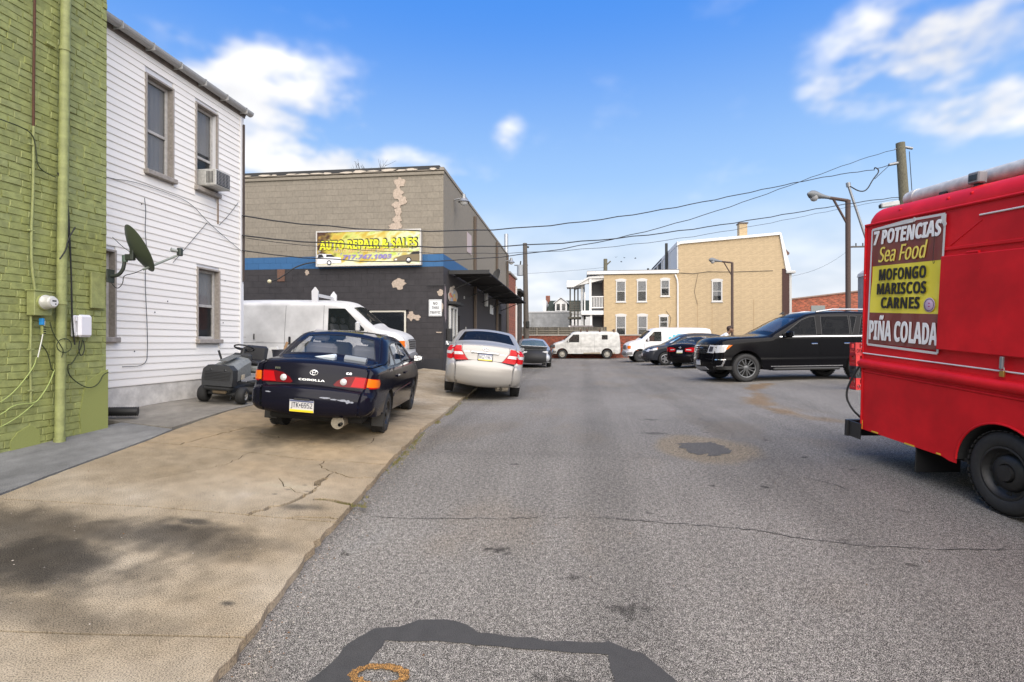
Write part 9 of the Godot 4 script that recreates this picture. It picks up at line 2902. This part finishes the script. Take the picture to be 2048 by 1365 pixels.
	obj("white_rag", pr(blob(Vector2(-0.1, 0.57), 0.1, 0.05, 77, 12), 0.06, 0.11), mat("rag_white", lin(0.62, 0.62, 0.60), 0.9), bag)
	var stand := mb()
	box(stand, Vector3(0, 0.06, 0), Vector3(0.42, 0.02, 0.36), 0.004)
	for e in [[-1, -1], [1, -1], [1, 1], [-1, 1]]:
		box(stand, Vector3(e[0] * 0.18, -0.10, e[1] * 0.15), Vector3(0.03, 0.31, 0.03), 0.002)
	box(stand, Vector3(0, 0.11, 0), Vector3(0.3, 0.08, 0.3), 0.0)
	obj("stool", stand, mat("crate_black", lin(0.02, 0.02, 0.022), 0.5), bag)
	bag.position.y = apron_y(-5.62, -9.72) + 0.255

# ------------------------------------------------------------------ person: smooth union of tapered capsules, meshed as surface nets
func smin(a: float, b: float, k: float) -> float:
	var h := maxf(k - absf(a - b), 0.0) / k
	return minf(a, b) - h * h * k * 0.25

func body_field(p: Vector3, bones: Array, k: float) -> float:
	var d := 1e9
	for b in bones:
		var a: Vector3 = b[0]
		var e: Vector3 = b[1] - a
		var t := clampf((p - a).dot(e) / maxf(e.length_squared(), 1e-9), 0.0, 1.0)
		var q := p.distance_to(a + e * t) - lerpf(b[2], b[3], t)
		d = smin(d, q, k)
	return d

func net(st: SurfaceTool, bones: Array, cell: float, k: float) -> void:
	var lo := Vector3.ONE * 1e9
	var hi := Vector3.ONE * -1e9
	for b in bones:
		for i in 2:
			var r: float = b[2 + i] + cell * 3.0
			lo = lo.min(b[i] - Vector3.ONE * r)
			hi = hi.max(b[i] + Vector3.ONE * r)
	var n := Vector3i(((hi - lo) / cell).ceil()) + Vector3i.ONE
	var val := PackedFloat32Array()
	val.resize((n.x + 1) * (n.y + 1) * (n.z + 1))
	var sx := n.x + 1
	var sxy := sx * (n.y + 1)
	for z in n.z + 1:
		for y in n.y + 1:
			for x in n.x + 1:
				val[x + y * sx + z * sxy] = body_field(lo + Vector3(x, y, z) * cell, bones, k)
	var vert := {}
	for z in n.z:
		for y in n.y:
			for x in n.x:
				var sum := Vector3.ZERO
				var cnt := 0
				for e in [[0, 0, 0, 1, 0, 0], [0, 0, 0, 0, 1, 0], [0, 0, 0, 0, 0, 1], [1, 0, 0, 1, 1, 0], [1, 0, 0, 1, 0, 1], [0, 1, 0, 1, 1, 0], [0, 1, 0, 0, 1, 1], [0, 0, 1, 1, 0, 1], [0, 0, 1, 0, 1, 1], [1, 1, 0, 1, 1, 1], [1, 0, 1, 1, 1, 1], [0, 1, 1, 1, 1, 1]]:
					var a: float = val[x + e[0] + (y + e[1]) * sx + (z + e[2]) * sxy]
					var b: float = val[x + e[3] + (y + e[4]) * sx + (z + e[5]) * sxy]
					if (a < 0.0) != (b < 0.0):
						sum += Vector3(x + e[0], y + e[1], z + e[2]).lerp(Vector3(x + e[3], y + e[4], z + e[5]), a / (a - b))
						cnt += 1
				if cnt > 0:
					vert[Vector3i(x, y, z)] = lo + sum / cnt * cell
	var nc := {}
	for key in vert:
		var p: Vector3 = vert[key]
		var e := cell * 0.5
		nc[key] = Vector3(body_field(p + Vector3(e, 0, 0), bones, k) - body_field(p - Vector3(e, 0, 0), bones, k), body_field(p + Vector3(0, e, 0), bones, k) - body_field(p - Vector3(0, e, 0), bones, k), body_field(p + Vector3(0, 0, e), bones, k) - body_field(p - Vector3(0, 0, e), bones, k)).normalized()
	for z in range(1, n.z):
		for y in range(1, n.y):
			for x in range(1, n.x):
				var a: float = val[x + y * sx + z * sxy]
				for ax in 3:
					var d := Vector3i.ZERO
					d[ax] = 1
					var b: float = val[x + d.x + (y + d.y) * sx + (z + d.z) * sxy]
					if (a < 0.0) == (b < 0.0): continue
					var u := Vector3i.ZERO
					var v := Vector3i.ZERO
					u[(ax + 1) % 3] = 1
					v[(ax + 2) % 3] = 1
					var c := Vector3i(x, y, z)
					var q := [c, c - u, c - u - v, c - v]
					var okay := true
					for w in q:
						if not vert.has(w): okay = false
					if not okay: continue
					var nn: Vector3 = nc[q[0]] + nc[q[2]]
					tri(st, vert[q[0]], vert[q[1]], vert[q[2]], nn, [nc[q[0]], nc[q[1]], nc[q[2]]])
					tri(st, vert[q[0]], vert[q[2]], vert[q[3]], nn, [nc[q[0]], nc[q[2]], nc[q[3]]])

func build_person() -> void:
	# stands behind the SUV's hood, leaning over to the right
	var g := lot_y(5.0, -20.6)
	var o := thing("person", "person in a white shirt leaning behind the black SUV's hood", "person", Vector3(4.95, g, -20.6), 0.0)
	o.rotation.y = -PI / 2 - 0.2      # faces the truck (local -z forward)
	var hip := Vector3(0, 0.95, 0.12)
	var chest := Vector3(0, 1.33, -0.10)
	var neck := Vector3(0, 1.50, -0.22)
	var head := Vector3(0, 1.66, -0.32)
	var legs := []
	var torso := [[hip, Vector3(0, 1.1, 0.05), 0.135, 0.13], [Vector3(0, 1.1, 0.05), chest, 0.13, 0.15], [chest, Vector3(0, 1.46, -0.18), 0.15, 0.09], [Vector3(-0.17, 1.42, -0.15), Vector3(0.17, 1.42, -0.15), 0.075, 0.075]]
	for s in [-1.0, 1.0]:
		var kn := Vector3(s * 0.11, 0.50, 0.02)
		var an := Vector3(s * 0.12, 0.09, 0.08)
		legs.append([hip + Vector3(s * 0.09, -0.02, 0), kn, 0.095, 0.062])
		legs.append([kn, an, 0.062, 0.042])
		legs.append([an + Vector3(0, -0.045, 0.03), an + Vector3(s * 0.02, -0.055, -0.17), 0.042, 0.034])
	var arms := []
	var skin_b := []
	for s in [-1.0, 1.0]:
		var sh := Vector3(s * 0.19, 1.40, -0.15)
		var el := Vector3(s * 0.24, 1.16, -0.30)
		var wr := Vector3(s * 0.16, 1.06, -0.50)
		arms.append([sh, el, 0.055, 0.045])
		skin_b.append([el, wr, 0.042, 0.028])
		# palm, four fingers and a thumb, lightly curled
		var pm := wr + Vector3(-s * 0.02, -0.02, -0.08)
		skin_b.append([wr, pm, 0.028, 0.030])
		for k in 4:
			var kb := pm + Vector3((k - 1.5) * 0.019, 0.0, -0.015)
			var l: float = [0.034, 0.04, 0.037, 0.028][k]
			skin_b.append([kb, kb + Vector3(0, -0.006, -l), 0.0095, 0.009])
			skin_b.append([kb + Vector3(0, -0.006, -l), kb + Vector3(0, -0.032, -l * 1.7), 0.009, 0.0075])
		skin_b.append([pm + Vector3(-s * 0.025, 0, 0.03), pm + Vector3(-s * 0.055, -0.012, -0.015), 0.011, 0.009])
	var bodyst := mb()
	net(bodyst, torso + arms, 0.024, 0.05)
	obj("shirt", bodyst, mat("shirt_white", lin(0.62, 0.63, 0.64), 0.9), o)
	var lg := mb()
	net(lg, legs, 0.026, 0.03)
	obj("trousers", lg, mat("trousers_dark", lin(0.03, 0.032, 0.045), 0.9), o)
	var sk := mat("skin_brown", lin(0.20, 0.11, 0.07), 0.55)
	var hd := [[neck - Vector3(0, 0.03, -0.01), head - Vector3(0, 0.06, -0.02), 0.055, 0.06], [head + Vector3(0, 0.01, 0.012), head + Vector3(0, -0.015, -0.01), 0.088, 0.082], [head + Vector3(0, -0.06, -0.045), head + Vector3(0, -0.075, -0.055), 0.048, 0.04], [head + Vector3(0, -0.005, -0.09), head + Vector3(0, -0.03, -0.105), 0.011, 0.015]]
	for s in [-1.0, 1.0]:
		hd.append([head + Vector3(s * 0.086, -0.005, 0.01), head + Vector3(s * 0.09, -0.035, 0.005), 0.014, 0.011])
	var hs := mb()
	net(hs, hd, 0.010, 0.018)
	obj("head", hs, sk, o)
	for s in [-1.0, 1.0]:
		obj("eye", lathed([Vector2(0.0, -0.009), Vector2(0.009, 0.0), Vector2(0.0, 0.009)], 8, Transform3D(Basis.IDENTITY, head + Vector3(s * 0.032, 0.005, -0.083))), mat("eye_dark", lin(0.02, 0.015, 0.012), 0.2), o)
	obj("mouth", bx(head + Vector3(0, -0.062, -0.092), Vector3(0.045, 0.008, 0.012), 0.003), mat("lip_brown", lin(0.16, 0.05, 0.04), 0.5), o)
	var hands := mb()
	net(hands, skin_b, 0.008, 0.010)
	obj("arms", hands, sk, o)
	var hr := mb()
	net(hr, [[head + Vector3(0, 0.035, 0.03), head + Vector3(0, 0.055, -0.01), 0.092, 0.082], [head + Vector3(0, -0.03, 0.065), head + Vector3(0, 0.03, 0.05), 0.055, 0.08]], 0.012, 0.03)
	obj("hair", hr, mat("hair_dark_brown", lin(0.035, 0.018, 0.012), 0.7), o)
